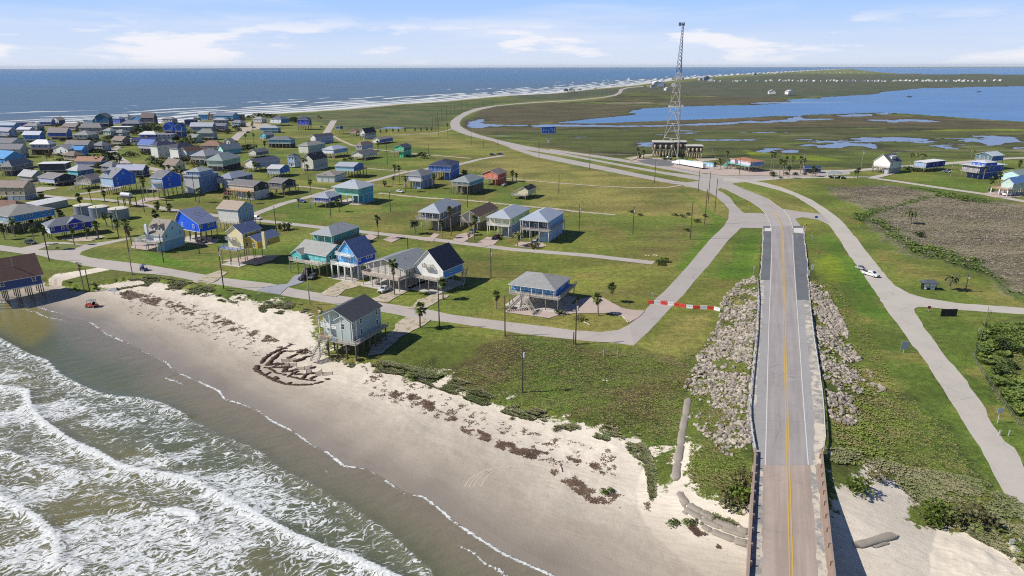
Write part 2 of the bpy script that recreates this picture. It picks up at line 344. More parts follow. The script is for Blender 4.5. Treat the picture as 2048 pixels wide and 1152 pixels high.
zone('marshbrown', [(960,215),(1100,205),(1180,208),(1290,212),(1320,212),(1260,222),(1230,232),(1120,243),(1040,250),(960,246),(965,235),(955,228)], [(1100,246),(1340,243),(1420,239),(1575,234),(1590,236),(1540,242),(1450,246),(1340,249),(1200,251),(1110,249)],
     [(1590,233),(1700,233),(1760,230),(1900,236),(2048,246),(2300,272),(2300,290),(2048,262),(1900,258),(1760,254),(1650,246),(1600,240)], [(1340,196),(1500,192),(1600,200),(1575,206),(1440,210),(1330,213)])
zone('olive', [(1000,262),(1300,256),(1480,262),(1700,268),(2048,262),(2048,320),(1700,330),(1560,330),(1440,310),(1200,300),(1050,285)])
zone('lime', [(1555,308),(1640,312),(1690,322),(1640,322),(1570,316)], [(1490,300),(1540,304),(1570,310),(1500,312)], [(1838,262),(1930,262),(2048,262),(2048,258),(1900,258)], [(1640,520),(1660,505),(1678,530),(1690,555),(1670,570),(1645,555)])
zone('far', [(1000,192),(1300,172),(1400,160),(1560,148),(2048,147),(2700,147),(2700,176),(1900,176),(1700,192),(1500,196),(1262,182),(1240,190),(1116,200)])
zone('dune', [(512,236),(640,224),(760,213),(900,203),(1030,195),(1240,178),(1240,186),(1110,199),(990,208),(940,222),(905,236),(893,248),(860,258),(760,258),(700,262),(665,250),(600,236),(560,238)])
zone('dry', [(770,264),(860,262),(960,292),(1080,322),(1200,343),(1350,365),(1430,385),(1452,410),(1454,432),(1430,440),(1330,432),(1230,428),(1060,408),(1080,378),(1020,352),(910,338),(1000,306),(960,300),(860,296),(800,290),(810,275)],
     [(1455,368),(1500,380),(1560,400),(1640,426),(1600,424),(1560,408),(1510,390)], [(1290,690),(1345,640),(1420,620),(1390,700),(1330,712)], [(1665,765),(1720,740),(1790,760),(1800,830),(1720,800)])
zone('brush', [(1655,376),(1720,372),(1790,370),(1860,385),(1960,398),(2100,415),(2100,600),(2020,590),(1960,545),(1880,520),(1820,515),(1760,470),(1725,440),(1740,425),(1700,405),(1665,388)])
zone('greenbrush', [(1700,428),(1760,415),(1850,395),(1870,385),(1790,370),(1850,378),(1990,400),(1990,410),(1880,395),(1840,405),(1760,425),(1722,446)], [(1740,440),(1770,470),(1830,512),(1890,524),(1960,548),(2030,590),(2048,610),(2048,600),(1960,520),(1860,490),(1800,470),(1760,432)])
zone('rough', [(905,672),(1000,668),(1080,676),(1160,690),(1280,700),(1330,715),(1400,700),(1410,760),(1375,790),(1362,860),(1350,940),(1300,955),(1306,915),(1272,868),(1180,855),(1070,828),(1000,812),(920,785),(885,755),(820,760),(800,738),(830,725),(870,716),(905,735),(940,728),(1010,672)],
     [(1400,790),(1500,820),(1508,905),(1500,1050),(1450,1030),(1390,1000),(1372,960),(1385,890)], [(1650,840),(1720,800),(1800,790),(1870,810),(1930,900),(2010,1010),(2060,1100),(2048,1140),(1980,1090),(1900,1060),(1850,1060),(1820,1010),(1790,960),(1740,930),(1650,930)],
     [(1985,640),(2100,640),(2100,900),(2048,860),(2000,800),(1950,730),(1962,690)])
zone('ruddy', [(905,735),(950,715),(1010,672),(1060,700),(1010,760),(960,780),(915,760)], [(1540,760),(1560,760),(1550,780)], [(1230,790),(1320,760),(1340,820),(1290,850)], [(1655,945),(1690,940),(1700,990),(1672,985)])
zone('vivid', [(1150,690),(1230,692),(1330,718),(1400,715),(1390,745),(1280,735),(1190,712)], [(1960,700),(2048,720),(2048,830),(1990,800)], [(1660,470),(1750,560),(1780,640),(1740,640),(1690,560),(1640,480)],[(1510,470),(1525,560),(1440,560),(1480,480)],[(1360,380),(1450,440),(1380,540),(1345,550),(1430,440)],[(300,505),(440,545),(560,572),(430,548),(300,526)])
zone('lawn', [(0,500),(512,440),(800,400),(1060,408),(1230,430),(1450,450),(1300,600),(1250,650),(1000,636),(700,590),(420,550),(200,512)])
zone('drypatch', [(1280,470),(1360,450),(1400,480),(1360,520),(1260,510)], [(1160,590),(1260,570),(1290,590),(1200,620)], [(640,450),(760,425),(860,400),(870,420),(760,448),(680,462)], [(980,470),(1030,465),(1060,480),(1000,500)], [(600,640),(700,600),(760,620),(690,600)])
def zs(n, X, Y, margin=60): 
    d = np.full(X.shape,-1e6)
    for P in Z[n]: d = np.maximum(d, sdf(X,Y,P,margin))
    return d
def terrain(X, Y, want_color=False):
    R = np.hypot(X,Y)
    sl_ = sdf(X,Y,LAND)
    n_sm = fbm(X,Y,6.0,4,3); n_md = fbm(X,Y,28.0,4,5); n_lg = fbm(X,Y,110.0,4,9); n_hg = fbm(X,Y,2.2,3,13)
    zsand = zs('sand',X,Y)+ (n_sm-0.5)*5.0+(n_hg-0.5)*1.5
    # beach profile from the water's edge upwards
    near = (Y < 330)
    hb = SEA_Z + np.where(sl_ > 0, np.minimum(sl_*0.052, 1.75+0.004*sl_), np.maximum(sl_*0.05,-3.5))
    far_b = SEA_Z + np.where(sl_ > 0, sl_*0.05, np.maximum(sl_*0.03,-3.0))
    h = np.where(near, np.where(zsand > -1.5, np.minimum(hb, -0.12), np.minimum(0.0, hb+1.6*sst(0,9,sl_))), np.minimum(0.0, far_b))
    # dune step where the rough cover meets the sand
    rough = zs('rough',X,Y)+(n_sm-0.5)*4
    bump_ = sst(0,4,rough)*(0.35+0.9*(n_md-0.35)+1.0*(n_sm-0.5)); scarp = sst(-1.0,1.6,-zsand)
    h = h + np.where(near & (sl_>0), bump_*0.8, 0)
    h = h + sst(0.5,5,zsand)*np.where(near,1,0)*(0.45*(n_sm-0.5)+0.16*(n_hg-0.5)+0.9*(n_md-0.5)*sst(22,34,sl_)+0.5*(n_sm-0.5)*sst(22,34,sl_))*sst(3,16,sl_)
    # bank and scour hole beside the bridge
    hole = sdf(X,Y,GL([(1655,960),(1690,1000),(1720,970),(1800,1000),(1830,1060),(1700,1100),(1670,1152),(1650,1152)],-0.5),20)
    h = h - sst(-1,5,hole)*0.9
    bank = sdf(X,Y,GL([(1640,925),(1700,930),(1735,950),(1725,975),(1700,998),(1680,985),(1655,950)],1.0),20); h = h + sst(-2.5,2.0,bank)*(1.8+0.8*(n_sm-0.5))
    h = h + np.where(zs('brush',X,Y)>0, 0.35*(n_sm-0.4), 0)
    h = np.maximum(h, emb_h(X,Y))
    # bay
    wob = (n_md-0.5)*26+(n_sm-0.5)*8; db = np.full(X.shape,-1e6)
    far_m = R > 380
    if far_m.any():
        xs, ys = X[far_m], Y[far_m]; dd = np.full(xs.shape,-1e6)
        for k, P in enumerate(BAYS):
            dd = np.maximum(dd, sdf(xs,ys,P,40)+(wob[far_m]*(0.5 if k in (0,14) else 0.30)+(fbm(xs,ys,9,3,17)-0.5)*(0 if k in (0,14) else 14)))
        db[far_m] = dd
    db = np.maximum(db, np.where(far_m, (fbm(X*0.4,Y,26,5,401)-0.715)*120+np.minimum(0,(zs('olive',X,Y)-30)*0.3), -1e6)); h = h - sst(-3.0,3.0,db)*1.4
    if not want_color: return h
    # ---------------- cover colours (own albedo, save rock gap shade and far haze)
    def C(*c): return np.array(c)*(np.array([1.17,1.23,0.86]) if max(c)<0.26 else 1.0)
    col = np.empty(X.shape+(3,)); col[:] = C(0.120,0.142,0.030)
    def blend(c, w): 
        w = np.clip(w,0,1)[...,None]; col[:] = col*(1-w)+np.asarray(c)*w
    soft = lambda n,w=3.0,nz=4.0: sst(-w,w,zs(n,X,Y)+(n_sm-0.5)*nz*2)
    # mown grass: yellow and green drifts
    blend(C(0.175,0.165,0.045), sst(0.42,0.62,n_md)*0.75); blend(C(0.075,0.125,0.020), sst(0.52,0.68,n_lg)*0.6)
    blend(C(0.20,0.155,0.062), sst(0.54,0.70,fbm(X,Y,14,4,21))*0.6)
    blend(C(0.225,0.185,0.072), soft('dry',4)*0.9*(0.70+0.5*n_sm)); blend(C(0.115,0.125,0.035), soft('dry',4)*sst(0.5,0.7,n_md)*0.6)
    blend(C(0.15,0.115,0.055), soft('drypatch',5,6)*0.6*sst(0.3,0.6,n_sm))
    blend(C(0.075,0.145,0.012), soft('vivid',3)*0.8)
    dn = soft('dune',12,8); blend(C(0.085,0.098,0.045), dn*0.95); blend(C(0.13,0.11,0.065), dn*sst(0.5,0.66,n_md)*0.6); blend(C(0.055,0.085,0.03), dn*sst(0.52,0.68,fbm(X,Y,60,4,31))*0.8)
    ms = soft('marsh',10,8); blend(C(0.066,0.066,0.028), ms)
    blend(C(0.105,0.080,0.050), ms*sst(0.46,0.56,fbm(X*0.35,Y,60,5,41))*0.8); blend(C(0.115,0.150,0.030), ms*sst(0.52,0.60,fbm(X*0.3,Y,45,5,51))*0.85); blend(C(0.028,0.032,0.014), ms*sst(0.52,0.60,fbm(X*0.4,Y,26,5,55))*0.8)
    blend(C(0.30,0.25,0.17), ms*sst(0.66,0.72,fbm(X*0.25,Y,40,5,61))*0.8)
    blend(C(0.090,0.108,0.028), soft('olive',12,10)*0.55)
    mb = soft('marshbrown',14,10); blend(C(0.082,0.066,0.045), mb*0.9); blend(C(0.115,0.080,0.055), mb*sst(0.5,0.65,fbm(X*0.4,Y,50,5,71))*0.6)
    blend(C(0.078,0.078,0.066), soft('far',30,20)*0.85); blend(C(0.06,0.078,0.05), soft('far',30,20)*sst(0.45,0.6,fbm(X,Y,160,4,81))*0.7)  # far land greyed in its colour to stand for haze
    blend(C(0.16,0.20,0.012), soft('lime',3,4)*0.8)
    br = soft('brush',3,5); blend(C(0.185,0.155,0.130), br); blend(C(0.12,0.105,0.07), br*sst(0.50,0.66,n_sm)*0.8); blend(C(0.17,0.15,0.11),br*sst(0.5,0.6,n_md)*0.5)
    gb = soft('greenbrush',2.5,5); blend(C(0.060,0.095,0.020), gb*0.9)
    rg = soft('rough',2.5,4); blend(C(0.088,0.105,0.026), rg); blend(C(0.125,0.092,0.045), rg*sst(0.46,0.66,n_md)*0.85); blend(C(0.07,0.115,0.018), rg*sst(0.5,0.64,fbm(X,Y,11,4,91))*0.75)
    blend(C(0.110,0.070,0.045), soft('ruddy',4,5)*0.9)
    rkz = np.maximum(sdf(X,Y,RBED[0],8),sdf(X,Y,RBED[1],8)); blend(C(0.040,0.036,0.028), sst(-0.8,0.8,rkz)*0.8*sst(0.55,0.40,n_hg)); eb = emb_h(X,Y); blend(C(0.095,0.115,0.025), sst(0.1,0.6,eb)*(1-sst(0,2,zsand))*0.7)  # near-black ground under the riprap paints the shade between rocks
    # shore of the marsh: dark mud rim
    blend(C(0.045,0.036,0.026), sst(-14,-2,db)*0.85)
    # dune grass thinning into sand
    grass_w = 1-np.clip((zsand+2.6)/5.2,0,1)
    sand_c = np.empty_like(col); sand_c[:] = C(0.76,0.68,0.56)
    wet = 1-sst(0.5,11.0+6*(n_md-0.5),sl_); damp = 1-sst(9,23+18*(n_lg-0.5)*2,sl_)
    for c,w in ((C(0.425,0.368,0.300),damp),((0.275,0.238,0.198),wet)): sand_c[:] = sand_c*(1-w[...,None])+c*w[...,None]
    k = (0.90+0.2*n_sm)[...,None]; sand_c *= k
    ns = near.astype(float)
    w = (1-grass_w)*ns
    # far gulf beach
    fb = (1-ns)*(1-sst(30,46+20*(n_md-0.5),sl_)); sand_c[:] = np.where(ns[...,None]>0, sand_c, C(0.46,0.41,0.35))
    # worn verge patches of sand
    vp = 0.56*sst(0.58,0.70,fbm(X,Y,7,4,101))*sst(-16,-2,zsand)*ns; pth = np.maximum(sdf(X,Y,GL([(95,560),(110,548),(160,541),(225,530),(228,538),(170,550),(125,562),(105,575)]),8),-50); vp = np.maximum(vp, 0.8*sst(-1.2,1.0,pth))
    sandy = np.clip(np.maximum(w,vp)+fb,0,1); veg = np.clip(rg+br+gb*1.0+0.35*dn,0,1)*(1-w)
    msk = np.stack([sandy, veg, np.clip(wet*w,0,1), np.ones_like(w)],-1)
    A = np.concatenate([col, np.ones(X.shape+(1,))],-1); S_ = np.concatenate([sand_c, np.ones(X.shape+(1,))],-1)
    return h, A, msk, sl_, db, S_
# ------------------------------------------------------------------ one fan of ground reaching the horizon, finer where it is seen nearer
def fan():
    az = np.radians(np.concatenate([np.arange(-88,-48,1.0), np.arange(-48,48.001,0.082), np.arange(49,89,1.0)]))
    dep = np.concatenate([np.geomspace(0.085,1.0,34,endpoint=False), np.arange(1.0,8.0,0.032), np.arange(8.0,48.0,0.068), np.arange(48,86,1.5)])
    r = (H+1.0)/np.tan(np.radians(dep)); A_, R_ = np.meshgrid(az, r); return R_*np.sin(A_), R_*np.cos(A_), dep
GX, GY, GDEP = fan(); NR, NC = GX.shape
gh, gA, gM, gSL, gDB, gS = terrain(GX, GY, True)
def grid_faces(nr, nc, keep=None):
    i = np.arange(nr*nc).reshape(nr,nc); q = np.stack([i[:-1,:-1],i[:-1,1:],i[1:,1:],i[1:,:-1]],-1)
    if keep is not None: q = q[keep[:-1,:-1]|keep[1:,1:]|keep[:-1,1:]|keep[1:,:-1]]
    return q.reshape(-1,4)[:, ::-1]
def grid_mesh(name, X, Y, Zz, mat_, keep, attrs):
    fc = grid_faces(*X.shape, keep); used = np.zeros(X.size,bool); used[fc.ravel()] = True; idx = np.cumsum(used)-1
    V = np.stack([X.ravel(),Y.ravel(),Zz.ravel()],-1)[used]
    return np_mesh(name, V, idx[fc], mat_, {k:v.reshape(-1,4)[used] for k,v in attrs.items()})
gmat = bpy.data.materials.new('ground_cover'); nb = NB(gmat)
ca = nb.new('ShaderNodeVertexColor', layer_name='Col'); cm_ = nb.new('ShaderNodeVertexColor', layer_name='Msk')
sp = nb.new('ShaderNodeSeparateColor'); nb.L.new(cm_.outputs[0], sp.inputs[0]); SRAW, VEG, WET = sp.outputs[0], sp.outputs[1], sp.outputs[2]; cs_ = nb.new('ShaderNodeVertexColor', layer_name='Snd')
P = nb.pos(); en = nb.math('ADD', nb.math('MULTIPLY', nb.noise(0.9,6,0.68,P), 0.7), nb.math('MULTIPLY', nb.noise(0.16,3,0.6,P), 0.3)); SAND = nb.ramp(nb.math('ADD', SRAW, nb.math('MULTIPLY', nb.math('SUBTRACT', en, 0.5), 2.2)), 0.44, 0.58, 0, 1); SAND = nb.math('MULTIPLY', SAND, nb.ramp(SRAW,0.0,0.12,0,1)); SAND = nb.math('MAXIMUM', SAND, nb.ramp(SRAW,0.85,1.0,0,1)); n1 = nb.noise(0.55,6,0.65,P); n2 = nb.noise(2.6,4,0.65,P); n3 = nb.noise(0.11,5,0.6,P); n4 = nb.noise(9.0,3,0.6,P)
notsand = nb.math('SUBTRACT',1.0,SAND)
nf = nb.noise(0.028,9,0.68,nb.mapv(P,(0.6,1.3,1))); g1 = nb.ramp(n2,0.32,0.70,0.50,1.50); g2 = nb.math('MULTIPLY', nb.ramp(n1,0.32,0.68,0.64,1.34), nb.ramp(nf,0.38,0.62,0.68,1.30))
gg = nb.math('MULTIPLY', g1, g2); amp = nb.math('ADD', nb.math('MULTIPLY', notsand, 0.75), nb.math('MULTIPLY', VEG, 0.25))
gain = nb.math('ADD', 1.0, nb.math('MULTIPLY', nb.math('SUBTRACT', gg, 1.0), amp))
gc = nb.new('ShaderNodeCombineColor'); [nb.L.new(gain, gc.inputs[i]) for i in range(3)]
c1 = nb.mix(1.0, ca.outputs[0], gc.outputs[0], 'MULTIPLY')
# straw and bare soil among the grass
c2 = nb.mix(nb.math('MULTIPLY', nb.math('MULTIPLY', nb.ramp(n3,0.52,0.72,0,1), nb.ramp(n1,0.5,0.66,0,1)), nb.math('MULTIPLY', notsand, 0.5)), c1, (0.27,0.22,0.11))
c3 = nb.mix(nb.math('MULTIPLY', nb.ramp(n4,0.62,0.78,0,1), nb.math('MULTIPLY', VEG, 0.6)), c2, (0.26,0.23,0.13))
# ripples and faint tracks in the sand
c3 = nb.mix(SAND, c3, cs_.outputs[0])
rip = nb.noise(1.6,5,0.7,nb.mapv(P,(0.25,1.6,1),(0,0,0.45))); c4 = nb.mix(nb.math('MULTIPLY', nb.ramp(rip,0.42,0.68,0,0.30), SAND), c3, (0.30,0.235,0.175))
sw = nb.noise(0.045,7,0.66,nb.mapv(P,(0.45,1.5,1),(0,0,math.radians(38))),1.2); c4 = nb.mix(nb.math('MULTIPLY', nb.ramp(sw,0.44,0.60,0,0.34), SAND), c4, nb.mix(1.0,c4,(0.70,0.68,0.67),'MULTIPLY')); sp2 = nb.noise(3.2,3,0.6,P); c4 = nb.mix(nb.math('MULTIPLY', nb.ramp(sp2,0.70,0.76,0,0.55), SAND), c4, (0.16,0.11,0.08)); nb.put(c4, nb.b.inputs['Base Color']); nb.put(nb.math('SUBTRACT',0.95,nb.math('MULTIPLY',WET,0.62)), nb.b.inputs['Roughness']); nb.b.inputs['Specular IOR Level'].default_value = 0.35
hgt = nb.math('ADD', nb.math('MULTIPLY', n2, nb.math('ADD', 0.25, nb.math('MULTIPLY', VEG, 1.1))), nb.math('MULTIPLY', n1, nb.math('ADD',0.25,nb.math('MULTIPLY', VEG, 1.2))))
nb.bump(hgt, 0.7, 0.35)
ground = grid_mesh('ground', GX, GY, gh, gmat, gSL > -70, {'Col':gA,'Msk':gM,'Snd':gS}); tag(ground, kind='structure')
# ------------------------------------------------------------------ bay water
wm = bpy.data.materials.new('bay_water'); nb = NB(wm); P = nb.pos()
w1 = nb.noise(0.25,4,0.6,nb.mapv(P,(1,2.5,1))); w2 = nb.noise(0.004,4,0.6,nb.mapv(P,(1,3,1)))
pdn = nb.new('ShaderNodeVertexColor', layer_name='Pond'); nb.put(nb.mix(nb.math('MULTIPLY',pdn.outputs[0],0.75), nb.mix(nb.ramp(w2,0.35,0.65,0,1),(0.080,0.190,0.40),(0.095,0.225,0.46)), (0.25,0.30,0.42)), nb.b.inputs['Base Color']); nb.b.inputs['Roughness'].default_value = 0.3; nb.b.inputs['Specular IOR Level'].default_value = 0.10  # pale pond tint puts the reflected sky into the base colour
nb.bump(w1,0.25,0.12)
bm_ = np.maximum(gDB,-1e3) > -25
PD = np.zeros(GX.shape); kk = bm_ & (GY > 300)
for k, P_ in enumerate(BAYS):
    if k == 0: PD[kk] = 1-sst(-6,4,np.maximum(sdf(GX[kk],GY[kk],BAYS[0],30),sdf(GX[kk],GY[kk],BAYS[14],30)))
    if k not in (0,14): PD[kk] = np.maximum(PD[kk], sst(-12,0,sdf(GX[kk],GY[kk],P_,30)))
bay = grid_mesh('bay_water', GX, GY, np.full(GX.shape,BAY_Z), wm, bm_ & (gSL > 0), {'Pond':np.stack([PD,PD,PD,PD*0+1],-1)}); tag(bay, kind='structure')
# ------------------------------------------------------------------ sea: breakers, foam lace, green shallows, blue gulf
sx, sy = GX, GY
def sea_attrs():
    X, Y = sx, sy; d = -gSL                            # metres off the water's edge
    n_sm = fbm(X,Y,5,4,203); n_md = fbm(X,Y,24,4,205); n_lg = fbm(X,Y,90,4,209)
    gulfside = sst(330,520,Y)
    foam = np.zeros(X.shape)
    nearw = (Y < 300) & (X < 80)
    # --- near surf, digitised crests; foam trails out to sea behind each crest
    crests = [ ([(-60,650),(-20,668),(20,690),(60,712),(92,722),(120,751),(150,768),(181,782),(205,790),(239,796),(287,799),(330,812),(373,833)], 26, 0.62),
               ([(372,857),(400,866),(430,872),(460,882),(490,893),(520,905),(545,930),(556,940)], 20, 0.40),
               ([(-40,770),(0,775),(55,782),(61,818),(90,846),(122,870),(150,888),(183,901),(239,931),(306,947),(345,953),(384,959)], 17, 0.74),
               ([(384,959),(430,985),(465,1005),(501,1020),(515,1032),(545,1050),(590,1072),(650,1098),(720,1122),(800,1160)], 15, 0.74),
               ([(-20,985),(30,1010),(80,1042),(113,1075),(118,1105),(110,1130),(160,1142)], 10, 0.74),
               ([(345,1020),(385,1028),(395,1042)], 7, 0.95), ([(430,880),(470,905),(540,930),(610,965),(690,1010),(780,1070),(860,1145)], 22, 0.42), ([(180,1145),(240,1120),(300,1098)],8,0.6), ([(300,890),(345,930)],8,0.5), ([(10,905),(80,930),(160,945)],16,0.7), ([(200,985),(300,1010),(400,1075)],14,0.55)]
    outw = np.array([-0.42,-0.9])                       # seaward
    xs, ys = X[nearw], Y[nearw]; f = np.zeros(xs.shape); crest_h = np.zeros(xs.shape)
    nn = fbm(xs,ys,9,3,211)
    for pts, wd, a in crests:
        Pn = GL(pts, SEA_Z); dd = seg_dist(xs,ys,Pn)
        # which side: signed by the nearest segment
        best = np.full(xs.shape,1e9); side = np.zeros(xs.shape)
        for i in range(len(Pn)-1):
            ax,ay = Pn[i]; bx,by = Pn[i+1]; dx,dy = bx-ax,by-ay; L2 = dx*dx+dy*dy
            t = np.clip(((xs-ax)*dx+(ys-ay)*dy)/L2,0,1); q = (xs-ax-t*dx)**2+(ys-ay-t*dy)**2; k = q<best
            best = np.where(k,q,best); side = np.where(k, np.sign(dx*(ys-ay)-dy*(xs-ax)), side)
        beach = side > 0
        w = np.where(beach, np.exp(-(dd/0.55)**2), np.exp(-dd/(wd*(0.5+nn)))*(0.75+0.25*np.exp(-dd/2.0)))
        if a >= 0.74: w = w + 0.40*np.exp(-(dd/(0.15+1.2*nn))**2)
        f = np.maximum(f, a*w); crest_h = np.maximum(crest_h, min(a,0.9)*np.exp(-(dd/(1.4))**2)*0.55)
    zone_ = sdf(xs,ys,GL([(-300,620),(60,690),(130,752),(240,790),(380,830),(460,865),(560,900),(640,960),(740,1010),(800,1080),(880,1160),(880,1400),(-400,1400)],SEA_Z))
    f = np.maximum(f, sst(0,9,zone_)*(0.27+0.42*sst(0.38,0.62,fbm(xs*0.8+ys*0.5,ys*1.8-xs*0.7,16,4,223))))
    # swash lines at the very edge and a second, broken one just behind
    e = d[nearw]; wig = (fbm(xs,ys,7,3,231)-0.5)*2.2
    f = np.maximum(f, np.exp(-((e-0.3)/0.30)**2)*(0.48+0.5*sst(0.42,0.6,fbm(xs,ys,6,3,235)))); f = np.maximum(f, np.exp(-((e-3.2-wig*1.6)/0.35)**2)*0.75*sst(0.45,0.6,fbm(xs,ys,18,3,233)))
    foam[nearw] = f; ch = np.zeros(X.shape); ch[nearw] = crest_h
    # --- gulf breakers, in rows parallel to the coast
    u = X*math.cos(math.radians(35))+Y*math.sin(math.radians(35))
    farw = Y >= 300
    dk = d + (fbm(X,Y,70,3,241)-0.5)*40
    g = np.zeros(X.shape)
    for d0, wdt, dens, sc in ((9,18,0.99,1),(48,14,0.80,2),(92,15,0.76,3),(138,11,0.64,4),(186,13,0.62,5),(250,10,0.50,6),(335,8,0.40,7),(430,7,0.34,8)):
        seg = fbm(u, d*2.5, 95, 3, 250+sc); g = np.maximum(g, np.exp(-((dk-d0)/wdt)**2)*sst(1-dens-0.08,1-dens+0.10,seg)*1.1); g = np.maximum(g, np.where(dk>d0, np.exp(-(dk-d0)/16.0),0)*sst(1-dens,1-dens+0.2,seg)*0.55)
    foam = np.where(farw & (d > -2), np.maximum(foam, g), foam)
    # --- water colour
    col = np.empty(X.shape+(3,)); col[:] = (0.170,0.160,0.088)
    def bl(c,w): w = np.clip(w,0,1)[...,None]; col[:] = col*(1-w)+np.asarray(c)*w
    bl((0.200,0.178,0.075), sst(0.45,0.62,n_md)*0.6); bl((0.150,0.152,0.090), (1-sst(12,26,d))*0.95); bl((0.115,0.135,0.078), (1-sst(3,9,np.abs(d-17)))*0.5); bl((0.27,0.218,0.165), (1-sst(0,8+14*n_md,d))*0.85)
    yel = sdf(X,Y,GL([(-200,600),(0,606),(70,612),(105,640),(100,665),(60,690),(0,655),(-200,640)],SEA_Z),25); bl((0.245,0.205,0.055), sst(-4,3,yel)*0.85)
    bl((0.135,0.150,0.150), (1-sst(0,4,np.abs(sdf(X,Y,GL([(110,625),(210,665),(330,725),(360,760),(250,760),(120,690)],SEA_Z),25)-3)))*0.0)
    bl((0.130,0.205,0.31), sst(250,420,Y)*1.0); bl((0.105,0.220,0.40), sst(1800,6000,np.hypot(X,Y))); bl((0.13,0.18,0.24), gulfside*(1-sst(60,420,d))*0.8)
    Fo = np.stack([np.clip(foam,0,1.4), gulfside, sst(0,3,d)*0+ (1-sst(300,900,np.hypot(X,Y))), np.ones(X.shape)],-1)
    zz = SEA_Z + ch + (fbm(X*0.7+Y*0.5,Y*1.5-X*0.6,9,3,261)-0.5)*0.35*sst(5,25,d)*(1-sst(300,900,np.hypot(X,Y)))
    return np.concatenate([col,np.ones(X.shape+(1,))],-1), Fo, zz
sA, sF, sZ = sea_attrs()
seam = bpy.data.materials.new('sea_water'); nb = NB(seam); P = nb.pos()
ca = nb.new('ShaderNodeVertexColor', layer_name='Col'); cf = nb.new('ShaderNodeVertexColor', layer_name='Foam'); sp = nb.new('ShaderNodeSeparateColor'); nb.L.new(cf.outputs[0], sp.inputs[0])
FO, GU, NEARW = sp.outputs
# lace: stretched, warped cells whose walls stay white
warp = nb.new('ShaderNodeTexNoise'); warp.inputs['Scale'].default_value = 0.22; warp.inputs['Detail'].default_value = 4; nb.L.new(P, warp.inputs['Vector'])
wv = nb.new('ShaderNodeVectorMath'); wv.operation = 'MULTIPLY_ADD'; nb.L.new(warp.outputs['Color'], wv.inputs[0]); wv.inputs[1].default_value = (6,6,0); nb.L.new(P, wv.inputs[2])
st = nb.mapv(wv.outputs[0], (0.62,1.9,1), (0,0,math.radians(-28)))
l1 = nb.noise(1.15,7,0.72,st,0.6); l2 = nb.noise(0.42,5,0.65,st); rd = nb.math('ABSOLUTE', nb.math('SUBTRACT', l1, 0.5)); rdl = nb.ramp(rd,0.0,0.10,1.0,0.0)
v = nb.vor(0.85, st, 'DISTANCE_TO_EDGE'); vl = nb.ramp(v.outputs['Distance'],0.0,0.22,1.0,0.0)
pat = nb.math('ADD', nb.math('MULTIPLY', l1, 0.62), nb.math('ADD', nb.math('MULTIPLY', l2, 0.40), nb.math('ADD', nb.math('MULTIPLY', vl, 0.13), nb.math('MULTIPLY', rdl, 0.07))))
thr = nb.math('SUBTRACT', 0.80, nb.math('MULTIPLY', FO, 0.38)); foam_n = nb.ramp(nb.math('SUBTRACT', pat, thr), -0.02, 0.07, 0, 1)
foam_n = nb.math('MULTIPLY', foam_n, nb.ramp(FO, 0.02, 0.12, 0, 1)); full = nb.ramp(FO,0.95,1.25,0,0.85); foam_n = nb.math('MAXIMUM', foam_n, full)
lg = nb.noise(0.01,4,0.6,nb.mapv(P,(0.5,1.6,1))); wc = nb.mix(nb.ramp(lg,0.35,0.68,0,0.5), ca.outputs[0], nb.mix(1.0, ca.outputs[0], (0.72,0.80,0.86), 'MULTIPLY'))
sm = nb.noise(0.5,5,0.65,nb.mapv(P,(0.5,1.2,1),(0,0,-0.5))); wc = nb.mix(nb.math('MULTIPLY',nb.ramp(sm,0.35,0.7,0,0.35),1.0), wc, nb.mix(1.0, wc, (0.62,0.66,0.62), 'MULTIPLY'))
fcol = nb.mix(nb.ramp(nb.noise(1.8,4,0.6,P),0.35,0.65,0,1), (0.80,0.81,0.80), (0.56,0.58,0.56))
nb.put(nb.mix(foam_n, wc, fcol), nb.b.inputs['Base Color']); nb.put(nb.math('ADD',nb.math('ADD',0.20,nb.math('MULTIPLY',GU,0.35)),nb.math('MULTIPLY',foam_n,0.4)), nb.b.inputs['Roughness']); nb.put(nb.math('SUBTRACT',0.32,nb.math('MULTIPLY',GU,0.27)), nb.b.inputs['Specular IOR Level'])
hh = nb.math('ADD', nb.math('MULTIPLY', nb.noise(0.30,5,0.6,nb.mapv(P,(0.6,1.6,1),(0,0,-0.5))), 1.0), nb.math('ADD', nb.math('MULTIPLY', foam_n, 0.25), nb.math('MULTIPLY', nb.noise(1.6,4,0.6,P), 0.25)))
nb.bump(hh, 0.55, 0.45)
sea = grid_mesh('sea', sx, sy, sZ, seam, gSL < 3.0, {'Col':sA,'Foam':sF}); tag(sea, kind='structure')
# ------------------------------------------------------------------ surface lookups
def hts(xs, ys): return terrain(np.atleast_1d(np.asarray(xs,float)), np.atleast_1d(np.asarray(ys,float)))
def SV(pts):                     # picture points dropped onto the terrain
    z = np.zeros(len(pts))
    for _ in range(4):
        P = np.array([G(p[0],p[1],zz) for p,zz in zip(pts,z)]); z = 0.4*z+0.6*hts(P[:,0],P[:,1])
    P = np.array([G(p[0],p[1],zz) for p,zz in zip(pts,z)]); z = hts(P[:,0],P[:,1])
    return np.column_stack([P,z])
